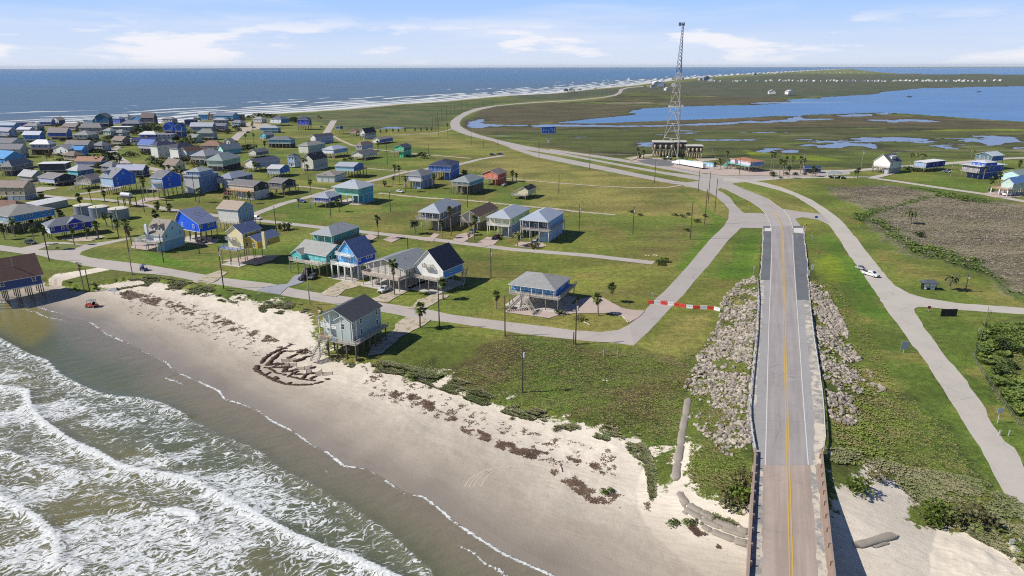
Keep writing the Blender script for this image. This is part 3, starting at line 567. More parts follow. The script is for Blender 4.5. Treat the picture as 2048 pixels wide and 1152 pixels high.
# ------------------------------------------------------------------ road surfaces
def road_mat(name, c, tracks=0.0, patch=0.3, rough=0.9, grass=0.0):
    m = bpy.data.materials.new(name); nb = NB(m); P = nb.pos()
    a = nb.noise(0.12,5,0.6,P); b = nb.noise(1.2,5,0.7,P); g = nb.noise(14,2,0.5,P)
    col = nb.mix(nb.ramp(a,0.35,0.68,0,patch), c, tuple(x*0.72 for x in c)); col = nb.mix(nb.ramp(b,0.45,0.72,0,0.35), col, tuple(min(1,x*1.22) for x in c))
    col = nb.mix(nb.ramp(g,0.4,0.7,0,0.16), col, tuple(x*0.5 for x in c))
    if tracks:
        sk = nb.noise(1.0,4,0.6,nb.mapv(P,(0.03,0.9,1),(0,0,math.radians(-69.6)))); col = nb.mix(nb.ramp(sk,0.36,0.66,0,tracks), col, tuple(x*0.62 for x in c))
    if grass:
        ga = nb.noise(0.55,5,0.7,P); col = nb.mix(nb.ramp(ga,0.50,0.60,0,grass), col, (0.17,0.19,0.05))
    v = nb.vor(0.16, P, 'DISTANCE_TO_EDGE'); crack = nb.math('MULTIPLY', nb.ramp(v.outputs['Distance'],0.0,0.012,1,0), nb.ramp(a,0.42,0.6,0,0.55))
    col = nb.mix(crack, col, tuple(x*0.35 for x in c)); nb.put(col, nb.b.inputs['Base Color']); nb.b.inputs['Roughness'].default_value = rough; nb.bump(g,0.2,0.01); return m
RM = road_mat('street_paving',(0.470,0.420,0.375)); RM2 = road_mat('highway_paving',(0.430,0.388,0.355)); SANDM = road_mat('sandy_drive',(0.53,0.445,0.345),patch=0.45,grass=0.75); RMG = road_mat('track_paving',(0.51,0.465,0.405))
ASPH = road_mat('asphalt',(0.385,0.345,0.330),tracks=0.45); DECK = road_mat('deck_concrete',(0.46,0.37,0.31),patch=0.5,tracks=0.6); GRAV = road_mat('dark_gravel',(0.150,0.155,0.165),patch=0.6); DARKLOT = road_mat('dark_lot',(0.17,0.165,0.17)); PADM = road_mat('slab_concrete',(0.50,0.40,0.345))
_rz = [0.024]
def sheet(name, px, m, z=None, world=False, step=2.5, jit=0.12, kind='structure'):
    P = np.array(px,float) if world else GL(px)
    out = []
    for i in range(len(P)):
        a = P[i]; b = P[(i+1)%len(P)]; L = math.dist(a,b); n = max(1,min(60,int(L/step)))
        nrm = np.array([-(b-a)[1],(b-a)[0]])/(L+1e-9)
        for k in range(n):
            q = a+(b-a)*k/n; j = 0 if k == 0 else (vnoise(np.array([q[0]/2.3]),np.array([q[1]/2.3]),77)[0]-0.5)*2*jit*(1+L/n*0.05)
            out.append(tuple(q+nrm*j))
    if z is None: _rz[0] += 0.004; z = _rz[0]
    mb = MB(); mb.quad(*[(x,y,z) for x,y in out]); o = mb.build(name, m)
    if o.data.polygons[0].normal.z < 0: o.data.flip_normals()
    tag(o, kind=kind); return o
def strip(name, cpts, w, m, world=False, **k):
    P = np.array(cpts,float) if world else GL(cpts); ws = w if isinstance(w,(list,tuple)) else [w]*len(P)
    Lf, Rt = [], []
    for i in range(len(P)):
        a = P[max(0,i-1)]; b = P[min(len(P)-1,i+1)]; d = (b-a)/np.linalg.norm(b-a); n = np.array([-d[1],d[0]])
        Lf.append(P[i]+n*ws[i]/2); Rt.append(P[i]-n*ws[i]/2)
    return sheet(name, Lf+Rt[::-1], m, world=True, **k)
sheet('beach_road', [(-250,462),(-150,470),(0,490),(42,495.5),(78,488),(92,484),(130,484),(165,489),(205,484),(256,476),(262,478),(225,486),(190,494),(164,503),(159,509),(175,514),(200,518),(230,522),(290,529),(355,540),(449,556),(542,567),(590,578),(640,586),(699,594),(772,607),(862,620),(900,629),(1024,645),(1100,654),(1150,661),(1200,664),(1237,660),(1257,650),(1276,635),(1290,638),(1300,660),(1267,691),(1237,687),(1162,681),(1040,667),(900,645),(837,638),(782,627),(662,607),(512,582),(392,562),(342,552),(267,545),(220,539),(165,531),(140,523),(110,519),(75,510),(48,508),(0,501),(-150,481),(-250,473)], RM)
sheet('grass_island', [(76,499.5),(90,494),(105,489),(125,487.5),(150,489),(166,491.5),(150,496.5),(125,500.5),(95,501)], road_mat('island_grass',(0.15,0.175,0.04),patch=0.4), z=0.075)
sheet('corner_road', [(1260,650),(1276,635),(1290,621),(1309,600),(1330,581),(1350,560),(1377,530),(1419,480),(1447,453),(1457,437),(1458,419),(1447,406),(1429,391),(1411,381),(1391,374),(1400,366),(1433,380),(1444,384),(1460,395),(1469,408),(1483,422),(1488,426),(1521,426),(1532,428),(1541,445),(1543,456),(1529,456),(1482,456),(1454,483),(1418,530),(1391,560),(1367,590),(1340,617),(1297,664),(1267,691)], RM2)
# highway curve past the junction, then north-west as three carriageways
sheet('highway_bend', [(1542,460),(1540,444),(1532,428),(1522,417),(1501,403),(1477,391),(1454,380),(1444,377),(1430,368),(1440,356),(1462,367),(1485,377),(1516,389),(1537,398),(1555,411),(1568,420),(1579,434),(1585,450),(1586.5,460)], RM2, jit=0.03)
sheet('junction', [(1370,373),(1360,366),(1400,362),(1400,352),(1414,348),(1448,350),(1500,345),(1560,345),(1640,341),(1700,340),(1700,349),(1640,352),(1580,356),(1508,363),(1470,366),(1446,372),(1433,381),(1411,383),(1391,376)], RM2)
sheet('upper_carriageway', [(1099,298),(1160,306),(1240,317.5),(1300,327),(1345,334),(1400,346),(1425,351),(1405,352),(1390,349.5),(1345,341),(1300,333),(1240,323),(1160,310.5),(1099,301.5)], RM2, jit=0.2)
sheet('middle_carriageway', [(1020,287),(1047,291),(1095,299.5),(1160,313),(1250,330),(1330,344),(1400,352),(1440,360),(1430,366),(1400,361.5),(1300,343.5),(1200,324.5),(1130,311.5),(1060,301),(1024,296)], RM2, jit=0.2)
sheet('lower_carriageway', [(1022,290),(1040,297),(1060,303),(1130,317),(1200,331),(1290,350),(1350,362),(1385,367),(1400,366),(1392,375),(1375,371.5),(1340,367),(1290,357.5),(1220,344),(1150,330),(1075,315),(1020,297)], RM2, jit=0.2)
sheet('coast_highway', [(1022,296.5),(985,282.5),(947,274),(922,266.5),(904,259),(900,250),(902,242),(912,234),(927,225),(950,217),(970,213.8),(992,211),(1030,207),(1060,205),(1100,202.5),(1158,199),(1205,194),(1228,189.5),(1236,185),(1239,178.5),(1256,174.6),(1303,171.2),(1303,172.3),(1258,175.8),(1246,179.5),(1243,186),(1232,191.5),(1205,195.7),(1158,200.5),(1100,204),(1060,206.5),(1030,208.6),(992,212.8),(960,220),(940,227),(925,236),(919,245),(921,252),(935,261),(960,270),(997,280),(1047,291)], RM2, jit=0.4)
sheet('east_road', [(1446,357),(1454,355),(1500,360.5),(1532,366),(1563,374.5),(1594,386.5),(1626,401),(1649,416),(1666,428),(1680,439),(1696,457),(1721,487),(1748,522),(1771,550),(1791,572),(1818,587),(1853,597),(1911,606),(2048,616),(2300,630),(2300,644),(2048,629),(1911,620),(1861,615),(1836,614),(1828,618),(1830,626),(1853,662),(1862,672),(1891,714),(1924,751),(1950,788),(1972,819),(1985,850),(2009,883),(2029,896),(2048,937),(2210,1160),(2170,1220),(2048,1046),(2020,1007),(1994,961),(1961,896),(1930,850),(1904,808),(1878,766),(1856,729),(1819,683),(1798,652),(1773,620),(1748,580),(1721,542),(1696,507),(1676,475),(1658,450),(1640,441),(1643,429),(1629,417),(1610,405),(1587,391),(1555,380),(1524,372),(1493,364.5),(1446,362)], RMG, jit=0.25)
sheet('link_road', [(1566,418),(1585,421),(1600,423.5),(1643,428),(1662,447),(1652,446),(1636,440),(1605,434.5),(1590,438),(1598,448),(1606,459),(1586,459),(1585,450),(1579,434)], RM2)
# town streets
strip('town_street', [(-60,372),(40,384),(100,393),(150,397),(205,399),(265,406),(350,421),(430,431),(512,440.5),(597,450),(729,464.5),(862,478.5),(1024,499),(1175,511),(1307,526)], 4.6, RM)
strip('town_street', [(505,431),(512,427),(567,407),(621,393),(690,373),(749,361),(807,345),(860,337),(917,329.5),(962,318),(1008,311)], 5.2, RM)
strip('town_street', [(270,276),(240,291),(224,301),(232,313),(252,327),(288,334),(325,342),(375,350)], 7.0, RM)
strip('town_street', [(152,389),(190,384),(228,377),(262,366)], 4.5, RM)
strip('town_street', [(502,249),(472,275),(455,293),(447,310)], 9.0, RM)
strip('town_street', [(668,241),(660,254),(651,270)], 8.0, RM)
strip('sand_lane', [(582,276),(600,275),(621,274)], 3.0, SANDM); strip('sand_lane', [(664,271),(682,281),(705,291),(745,298.5),(787,303),(845,309),(942,317)], 3.6, SANDM)
strip('sand_lane', [(584,372),(617,374.5),(655,379)], 3.2, SANDM); strip('sand_lane', [(735,337),(770,340),(820,343)], 3.0, SANDM); strip('sand_lane', [(757,386.5),(849,396),(937,401),(1030,411),(1100,417),(1160,424),(1231,430)], 3.2, SANDM, jit=0.6)
strip('sand_lane', [(905,346.5),(964,352.5),(1039,359.5),(1110,366),(1199,372.5),(1274,376),(1336,375),(1362,371)], 2.6, SANDM); strip('sand_lane', [(790,270.5),(865,266.5),(890,262.5),(906,257)], 3.2, RM)
sheet('sand_clearing', [(468,252),(500,244),(530,245),(545,250),(520,258),(500,262),(480,262)], SANDM, jit=0.8)
strip('east_street', [(1500,361.5),(1580,356),(1655,354.5),(1734,355),(1800,364),(1870,374.5),(1955,386.5),(2048,403),(2300,452)], 6.0, RMG)
strip('east_street', [(1640,343),(1700,341.5),(1746,338.5),(1802,333.5),(1860,330),(1938,323.5),(2014,317),(2200,312)], 8.0, RMG)
# drives, slabs, verges of sand
def lot(px, m=PADM, **k): return sheet('driveway', px, m, **k)
lot([(1147,609),(1160,598),(1188,594),(1208,597),(1245,617),(1262,620),(1290,622),(1276,636),(1258,646),(1247,634),(1216,627),(1150,627),(1112,632),(1098,637),(1010,625),(1040,600),(1100,595)])
lot([(512,581),(540,572),(575,568),(588,552),(612,546),(622,552),(604,566),(575,575),(560,590)], road_mat('bluish_gravel_drive',(0.33,0.34,0.38))); lot([(640,589),(655,578),(672,568),(690,560),(740,566),(720,572),(690,580),(672,594)], SANDM, jit=0.7)
lot([(735,602),(765,588),(790,577),(820,578),(798,592),(775,606)], SANDM, jit=0.8); lot([(815,618),(835,600),(862,590),(900,590),(880,600),(850,622)], SANDM, jit=0.7)
lot([(745,690),(770,672),(790,658),(790,650),(812,634),(862,640),(850,650),(800,675),(765,708),(735,712)], SANDM, jit=0.6); lot([(395,561),(410,551),(440,541),(455,545),(440,556),(425,566)], SANDM, jit=0.7)
lot([(835,480),(860,474),(868,467),(880,469),(872,476),(865,484)], PADM); lot([(905,481),(915,470),(930,466),(955,467),(935,480),(925,486)], PADM); lot([(953,486),(975,474),(1000,478),(988,490),(970,494)], PADM); lot([(1028,493),(1040,484),(1085,486),(1093,492),(1072,498)], PADM)
lot([(765,480),(778,474),(800,469),(810,473),(795,480),(783,486)], PADM); lot([(120,479),(150,473),(200,470),(212,474),(180,483),(150,484)], SANDM); lot([(262,486),(300,478),(330,487),(322,505),(262,497)],PADM)
lot([(441,522),(470,517),(500,512),(560,511),(545,522),(512,531),(486,528)],PADM); lot([(375,487),(400,480),(440,482),(432,487),(405,491)],PADM); lot([(268,406),(290,396),(325,394),(330,398),(300,403),(275,410)], PADM)
lot([(300,345),(350,338),(420,345),(400,352),(330,352)], SANDM); lot([(718,478),(740,468),(755,474),(735,486),(722,492)],PADM) ; lot([(50,382),(80,374),(120,376),(70,386)],RM)
lot([(1735,355),(1755,351),(1772,347),(1790,348),(1770,353),(1752,358)],RMG); lot([(1955,388),(1975,386),(2000,379),(2040,388),(2048,393),(2020,396),(1990,396)],PADM)
sheet('plaza', [(1258,324),(1285,316),(1320,316),(1380,326),(1425,330),(1480,336),(1530,340),(1640,341),(1640,352),(1560,352),(1450,352),(1400,346),(1340,334),(1290,327)], PADM, jit=0.5)
sheet('dark_lot', [(1272,322),(1300,318),(1330,320),(1350,325),(1345,333),(1310,331),(1285,326)], DARKLOT); sheet('white_pad', [(1250,317),(1290,309),(1330,308),(1330,312),(1290,314),(1262,321)], SANDM); sheet('white_pad',[(1388,316),(1420,315),(1440,320),(1400,324)],SANDM,jit=0.8)
for p in ([(1065,640),(1080,636)],):
    pass
# ------------------------------------------------------------------ the embankment road
def erow_pts(k, t0=0, off=0.0, dz=0.0, frac=None):
    out = []
    for i, r in enumerate(EROWS[t0:]):
        if frac is None: x = r[k]
        else: x = r[k]+(r[frac[0]]-r[k])*frac[1]
        p = G(x+off, r[0], r[1]); out.append(Vector((p[0],p[1],r[1]+dz)))
    return out
def ribbon(name, A, B, m, sub=6, jitA=0.0, jitB=0.0):
    mb = MB(); pa, pb = [], []
    for i in range(len(A)-1):
        for k in range(sub):
            t = k/sub; a = A[i].lerp(A[i+1],t); b = B[i].lerp(B[i+1],t); d = (b-a).normalized()
            ja = (vnoise(np.array([a.y/1.7]),np.array([a.x/1.7]),5)[0]-0.5)*2*jitA; jb = (vnoise(np.array([b.y/1.7]),np.array([b.x/1.7]),6)[0]-0.5)*2*jitB
            pa.append(a-d*ja); pb.append(b+d*jb)
    pa.append(A[-1]); pb.append(B[-1]); k = len(pa)
    mb.v = [tuple(p) for p in pa]+[tuple(p) for p in pb]; mb.f = [(i,k+i,k+i+1,i+1) for i in range(k-1)]; mb.mi = [0]*(k-1)
    o = mb.build(name, m)
    if o.data.polygons[0].normal.z < 0: o.data.flip_normals()
    return o
# sandy verge right up to the rails, dark gravel shoulder, asphalt between the lines, deck slab
VERGE = bpy.data.materials.new('sandy_verge'); nb = NB(VERGE); P = nb.pos(); a = nb.noise(0.5,5,0.65,P); b = nb.noise(2.5,4,0.6,P); a2 = nb.noise(0.09,4,0.6,P)
vc = nb.mix(nb.ramp(a,0.42,0.56,0,1), (0.30,0.285,0.27), (0.60,0.53,0.43)); vc = nb.mix(nb.ramp(nb.math('ADD',b,nb.math('MULTIPLY',a2,0.3)),0.74,0.84,0,0.7), vc, (0.13,0.16,0.05)); vc = nb.mix(nb.ramp(a2,0.5,0.62,0,0.6), vc, (0.24,0.235,0.235)); nb.put(vc, nb.b.inputs['Base Color']); nb.b.inputs['Roughness'].default_value = 0.95; nb.bump(b,0.4,0.05)
tag(ribbon('road_verge', erow_pts(2,0,-2.5,0.006)[:13], erow_pts(5,0,2.5,0.006)[:13], VERGE, jitA=0.25, jitB=0.25), kind='structure')
tag(ribbon('gravel_shoulder', erow_pts(2,0,0,0.012,)[:5], erow_pts(3,0,0,0.012)[:5], GRAV, jitA=0.25), kind='structure')
tag(ribbon('gravel_shoulder', erow_pts(4,0,0,0.012)[:6], erow_pts(5,0,0,0.012)[:6], GRAV, jitB=0.3), kind='structure')
tag(ribbon('paved_shoulder', erow_pts(3,4,0,0.012,(2,0.62))[:9], erow_pts(3,4,0,0.012)[:9], road_mat('old_shoulder',(0.36,0.345,0.335)), jitA=0.3), kind='structure')
tag(ribbon('paved_shoulder', erow_pts(4,5,0,0.012)[:8], erow_pts(4,5,0,0.012,(5,0.5))[:8], bpy.data.materials['old_shoulder'], jitB=0.35), kind='structure')
tag(ribbon('embankment_road', erow_pts(3,0,-1.5,0.02)[:13], erow_pts(4,0,1.5,0.02)[:13], ASPH), kind='structure')
sheet('concrete_apron', [(1529,457),(1543,457),(1543,463),(1529,463)], road_mat('pale_concrete',(0.66,0.63,0.58)), z=0.2, jit=0.0); sheet('concrete_apron', [(1587,457),(1606,457),(1607,468),(1587,466)], bpy.data.materials['pale_concrete'], z=0.24, jit=0.0)
# deck
A = erow_pts(2,12,-6,0.0); B = erow_pts(5,12,7,0.0)
mb = MB(); k = len(A)
for i in range(k-1):
    a0,a1,b0,b1 = A[i],A[i+1],B[i],B[i+1]; dn = Vector((0,0,-1.1))
    mb.quad(a0,b0,b1,a1); mb.quad(a0+dn,a1+dn,b1+dn,b0+dn); mb.quad(a0,a1,a1+dn,a0+dn); mb.quad(b0,b0+dn,b1+dn,b1)
mb.quad(A[0],A[0]+Vector((0,0,-1.1)),B[0]+Vector((0,0,-1.1)),B[0])
bridge = empty('road_bridge', tuple((A[0]+B[0])/2)); tag(bridge, 'brown concrete road bridge running out over the white sand', 'bridge')
BL = -Vector(bridge.location)
def loc_build(mb, name, m, par, **k):
    o = mb.build(name, m, **k); o.parent = par; o.matrix_parent_inverse = Matrix.Translation(-Vector(par.location)); return o
loc_build(mb,'deck',DECK,bridge)
sd_ = ribbon('drifted_sand', erow_pts(2,12,0.5,0.012), erow_pts(3,12,-2.5,0.012), VERGE, jitB=0.25, sub=16); sd_.parent = bridge; sd_.matrix_parent_inverse = Matrix.Translation(BL)
sd_ = ribbon('drifted_sand', erow_pts(4,12,4,0.012), erow_pts(5,12,-9,0.012), VERGE, jitA=0.25,jitB=0.3, sub=16); sd_.parent = bridge; sd_.matrix_parent_inverse = Matrix.Translation(BL)
PAR = mat((0.36,0.27,0.215),'concrete')
for side, k, o0 in ((-1,2,0.0),(1,5,0.0)):
    P0 = erow_pts(k,11,0,0.0); mb = MB(); 
    if side > 0:                # raised walk inside the right parapet
        m2 = MB(); Q = erow_pts(5,12,-8,0.0); R_ = erow_pts(5,12,0,0.0)
        for i in range(len(Q)-1):
            up = Vector((0,0,0.16)); m2.quad(Q[i]+up,R_[i]+up,R_[i+1]+up,Q[i+1]+up); m2.quad(Q[i],Q[i]+up,Q[i+1]+up,Q[i+1])
        loc_build(m2,'raised_walk',PAR,bridge)
    for i in range(len(P0)-1):
        a, b = P0[i], P0[i+1]; d = (b-a).normalized(); n = Vector((d.y,-d.x,0))*(1 if side>0 else -1)
        if n.dot(Vector((side,0,0))) < 0: n = -n
        w = n*0.34; up = Vector((0,0,0.82))
        q = [a,a+w,b+w,b]; 
        mb.quad(a,b,b+up,a+up); mb.quad(a+w,a+w+up,b+w+up,b+w); mb.quad(a+up,b+up,b+w+up,a+w+up)
        if i == 0: mb.quad(a,a+up,a+w+up,a+w)
        L = (b-a).length; n_ = int(L/2.6)
        for j in range(n_):
            c = a+d*(j+0.5)*L/n_; mb.bar(c-n*0.10+Vector((0,0,0)), c-n*0.10+Vector((0,0,0.93)), 0.32, 0.22)
    loc_build(mb,'parapet',PAR,bridge)
mb = MB()
for row in (13,14,15):
    a = A[row-12]; b = B[row-12]; mb = MB(); mb.bar(a+Vector((0,0,-1.35)), b+Vector((0,0,-1.35)), 0.9, 0.6); loc_build(mb,'pier_cap',PAR,bridge)
    for t in (0.1,0.37,0.63,0.9):
        c = a.lerp(b,t); m3 = MB(); m3.bar(c+Vector((0,0,-1.6)), Vector((c.x,c.y,-3.0)), 0.5); loc_build(m3,'pier',PAR,bridge)

# painted lines
def paint_mat(n,c):
    m = bpy.data.materials.new(n); nb = NB(m); P = nb.pos(); w = nb.noise(5,4,0.7,P); nb.put(nb.mix(nb.ramp(w,0.50,0.68,0,0.6), c, (0.33,0.29,0.27)), nb.b.inputs['Base Color']); nb.b.inputs['Roughness'].default_value = 0.7; return m
WHP = paint_mat('white_line_paint',(0.68,0.67,0.64)); YEP = paint_mat('yellow_line_paint',(0.62,0.40,0.06))
for k, dx, w, m_, lim in ((3,0,0.17,WHP,13),(4,0,0.17,WHP,13)):
    a = erow_pts(k,1,0,0.028)[:lim-1]; n = Vector((1,-0.37,0)).normalized()*w/2; tag(ribbon('edge_line',[p-n for p in a],[p+n for p in a],m_), kind='structure')
cen = [Vector(((a.x+b.x)/2+0.25,(a.y+b.y)/2,a.z)) for a,b in zip(erow_pts(3,0,0,0.030),erow_pts(4,0,0,0.030))]
nn_ = Vector((1,-0.37,0)).normalized()
for s_ in (-0.2,0.2): tag(ribbon('centre_line',[p+nn_*(s_-0.085) for p in cen],[p+nn_*(s_+0.085) for p in cen],YEP,sub=2), kind='structure')
for i in range(4):                # four transverse rumble bars
    y = 752+i*6.5; z = 3.28; a = Vector((*G(1572.5,y,z),z+0.03)); b = Vector((*G(1601,y+1,z),z+0.03)); t = Vector((0.1,0.26,0))*0.42
    mb = MB(); mb.quad(a,b,b+t,a+t); tag(mb.build('rumble_bar', WHP), kind='structure')
for off in (0,):                  # bend: pale edge lines
    for pts in ([(1543,458),(1539,444),(1531,428),(1521,417.5),(1500,403.5),(1476,391.5),(1455,381)],[(1585.5,458),(1584,450),(1578,434.5),(1567,420.5),(1554,411.5),(1536,398.5),(1515,389.5),(1484,377.5),(1462,368)]):
        strip('edge_line', pts, 0.3, WHP, z=0.22, jit=0.0)
strip('centre_line',[(1565,458),(1562,448),(1555,434),(1545,424)],0.35,YEP,z=0.24,jit=0.0)
# guardrails: one thing each side
RAILM = mat((0.62,0.62,0.60),'paint',0.45); POSTM = mat((0.20,0.15,0.11),'wood')
def erz(y):
    for r0, r1 in zip(EROWS[:-1],EROWS[1:]):
        if y <= r1[0]: return r0[1]+(r1[1]-r0[1])*(y-r0[0])/(r1[0]-r0[0])
    return EROWS[-1][1]
for nm, pts in (('grey guardrail along the embankment above the left rock slope',[(1515,560),(1517,600),(1514,664),(1509.5,708),(1504,760),(1499,814),(1499.5,835),(1504,870),(1509,900)]),('pale guardrail along the embankment above the right rock slope',[(1620,616),(1627,675),(1635,727),(1644,787),(1647,820),(1650,879),(1645,915)])):
    W3 = [Vector((*G(x,y,erz(y)),erz(y)-0.05)) for x,y in pts]; g = empty('guardrail', tuple(W3[0])); tag(g, nm, 'guardrail')
    mb = MB(); cnt = 0
    for a,b in zip(W3[:-1],W3[1:]):
        mb.bar(a+Vector((0,0,0.62)), b+Vector((0,0,0.62)), 0.10, 0.32)
        L = (b-a).length; n = max(1,int(L/3.8))
        for j in range(n):
            c = a.lerp(b,j/n); m3 = MB(); m3.bar(c+Vector((0.12,0,-0.1)), c+Vector((0.12,0,0.75)), 0.18); loc_build(m3,'post',POSTM,g)
    loc_build(mb,'rail',RAILM,g)
# ------------------------------------------------------------------ stilt houses
WHITE = (0.80,0.80,0.76); WOODC = (0.30,0.25,0.20); WGREY = (0.42,0.38,0.33); DKWOOD = (0.13,0.105,0.085)
RANG = math.radians(-24)
LANDMARKS = []
def wallpiece(mb, A, B, z0, z1, roof, rise, ax=0.5):
    mb.box(0,0,z0,A,B,z1)
    if roof == 'gB': mb.prism([(0,z1),(A,z1),(A*ax,z1+rise*0.985)],0.0,B)
    if roof == 'gA':
        k = len(mb.v); mb.v += [(0,0,z1),(0,B,z1),(0,B*ax,z1+rise*0.985),(A,0,z1),(A,B,z1),(A,B*ax,z1+rise*0.985)]
        for f in ((0,2,1),(3,4,5),(0,3,5,2),(1,2,5,4)): mb.f.append(tuple(k+i for i in f)); mb.mi.append(mb.cur)
def roofpiece(mb, A, B, z1, roof, rise, o, po=0.0, ax=0.5, th=0.16):
    """slabs with thickness; o overhang; po = extra overhang over the front porch"""
    x0,x1,y0,y1 = -o, A+o, -o-po, B+o
    def slabq(*p):
        k = len(mb.v); n = len(p); mb.v += [tuple(q) for q in p]+[(q[0],q[1],q[2]-th) for q in p]
        mb.f.append(tuple(range(k,k+n))); mb.f.append(tuple(k+2*n-1-i for i in range(n))); mb.mi += [0,1]
        for i in range(n): j = (i+1)%n; mb.f.append((k+i,k+n+i,k+n+j,k+j)); mb.mi.append(1)
    if roof == 'gB':
        xr = A*ax; sl, sr = rise/max(xr,0.1), rise/max(A-xr,0.1); zr = z1+rise+th
        slabq((x0,y0,zr-sl*(xr-x0)),(xr,y0,zr),(xr,y1,zr),(x0,y1,zr-sl*(xr-x0))); slabq((xr,y0,zr),(x1,y0,zr-sr*(x1-xr)),(x1,y1,zr-sr*(x1-xr)),(xr,y1,zr))
    elif roof == 'gA':
        yr = B*ax; sf, sb = rise/max(yr,0.1), rise/max(B-yr,0.1); zr = z1+rise+th
        slabq((x0,y0,zr-sf*(yr-y0)),(x1,y0,zr-sf*(yr-y0)),(x1,yr,zr),(x0,yr,zr)); slabq((x0,yr,zr),(x1,yr,zr),(x1,y1,zr-sb*(y1-yr)),(x0,y1,zr-sb*(y1-yr)))
    elif roof == 'flat':
        slabq((x0,y0,z1+th),(x1,y0,z1+th),(x1,y1,z1+th+rise),(x0,y1,z1+th+rise))
    else:                                    # hip
        w, d = x1-x0, y1-y0; e = z1+0.05; k = min(w,d)*0.5
        if w >= d: R0, R1 = (x0+k*0.95,(y0+y1)/2,e+rise), (x1-k*0.95,(y0+y1)/2,e+rise)
        else: R0, R1 = ((x0+x1)/2,y0+k*0.95,e+rise), ((x0+x1)/2,y1-k*0.95,e+rise)
        c = [(x0,y0,e),(x1,y0,e),(x1,y1,e),(x0,y1,e)]
        kk = len(mb.v); mb.v += c+[R0,R1]+[(p[0],p[1],p[2]-th) for p in c]
        F_ = ((0,1,5,4),(1,2,5),(2,3,4,5),(3,0,4)) if w >= d else ((0,1,4),(1,2,5,4),(2,3,5),(3,0,4,5))
        for f in F_: mb.f.append(tuple(kk+i for i in f)); mb.mi.append(0)
        for i in range(4): j = (i+1)%4; mb.f.append((kk+i,kk+6+i,kk+6+j,kk+j)); mb.mi.append(1)
        mb.f.append((kk+9,kk+8,kk+7,kk+6)); mb.mi.append(1)
def add_window(par, face, u, z, w, h, A, B, lod, x0=0, y0=0, frame=WHITE, name='window'):
    """window on the front (f), right (r), left (l) face of a box with corner x0,y0"""
    fm = mat(frame,'paint',0.5); gm = mat((0.022,0.030,0.042),'glass'); t = 0.05
    def P(a, d, zz):                        # a along the face, d outward
        if face == 'f': return (x0+a, y0-d, zz)
        if face == 'r': return (x0+A+d, y0+a, zz)
        if face == 'l': return (x0-d, y0+a, zz)
        return (x0+a, y0+B+d, zz)
    def bx(mb, a0,a1,z0,z1,d0,d1):
        p, q = P(a0,d0,z0), P(a1,d1,z1); mb.box(min(p[0],q[0]),min(p[1],q[1]),z0,max(p[0],q[0]),max(p[1],q[1]),z1)
    mb = MB(); fw = 0.14
    if lod >= 2: 
        bx(mb,u-w/2-0.02,u+w/2+0.02,z,z+h,0.0,0.055); o = mb.build(name, gm, par); return o
    bx(mb,u-w/2-fw,u-w/2,z-fw,z+h+fw,0,t); bx(mb,u+w/2,u+w/2+fw,z-fw,z+h+fw,0,t); bx(mb,u-w/2,u+w/2,z+h,z+h+fw,0,t); bx(mb,u-w/2,u+w/2,z-fw,z,0,t+0.02)
    if lod == 0: bx(mb,u-w/2,u+w/2,z+h*0.48,z+h*0.53,0,t*0.9)
    o = mb.build(name, fm, par); g = MB(); bx(g,u-w/2,u+w/2,z,z+h,0,0.022); g.build('door_leaf' if name == 'door' else 'pane', gm, o); return o
def railing(par, pts, z, m, h=1.0, name='railing', dense=False, solid=False):
    mb = MB()
    for a, b in zip(pts[:-1],pts[1:]):
        a = Vector((a[0],a[1],z)); b = Vector((b[0],b[1],z)); L = (b-a).length
        if L < 0.3: continue
        n = max(1,round(L/1.9))
        for i in range(n+1): c = a.lerp(b,i/n); mb.bar(c, c+Vector((0,0,h)), 0.11)
        mb.bar(a+Vector((0,0,h)), b+Vector((0,0,h)), 0.15, 0.07)
        if solid: mb.bar(a+Vector((0,0,h*0.5)), b+Vector((0,0,h*0.5)), 0.04, h*0.8)
        else:
            for q in (0.25,0.5,0.75): mb.bar(a+Vector((0,0,h*q)), b+Vector((0,0,h*q)), 0.04, 0.09)
    if mb.f: return mb.build(name, m, par)
def stairs(par, x, y, z0, dx, dy, z1, w, m):
    """flight from (x,y,z0) down/up to (x+dx,y+dy,z1)"""
    t = empty_part = MB(); n = max(4,int(abs(z0-z1)/0.28)); d = Vector((dx,dy,0)); s = Vector((-dy,dx,0)).normalized()*w/2
    for i in range(n):
        c = Vector((x,y,z0)).lerp(Vector((x+dx,y+dy,z1)),(i+0.5)/n); t.bar(c-s,c+s,0.30,0.05)
    a = Vector((x,y,z0)); b = Vector((x+dx,y+dy,z1))
    for q in (-1,1):
        t.bar(a+s*q,b+s*q,0.06,0.26); t.bar(a+s*q+Vector((0,0,0.95)),b+s*q+Vector((0,0,0.95)),0.08,0.08); t.bar(a+s*q+Vector((0,0,0.5)),b+s*q+Vector((0,0,0.5)),0.04,0.08)
        for i in range(5): c = a.lerp(b,i/4)+s*q; t.bar(c, c+Vector((0,0,0.95)), 0.09)
    t.build('stairs', m, par)
def piles(par, xs, ys, z0, z1, m, r=0.16, name='pile'):
    for x in xs:
        for y in ys:
            mb = MB(); mb.cyl((x,y,z0),(x,y,z1),r,r*0.95,7); mb.build(name, m, par, smooth=True)
def lin(a, b, n): return [a+(b-a)*i/(n-1) for i in range(n)] if n > 1 else [(a+b)/2]
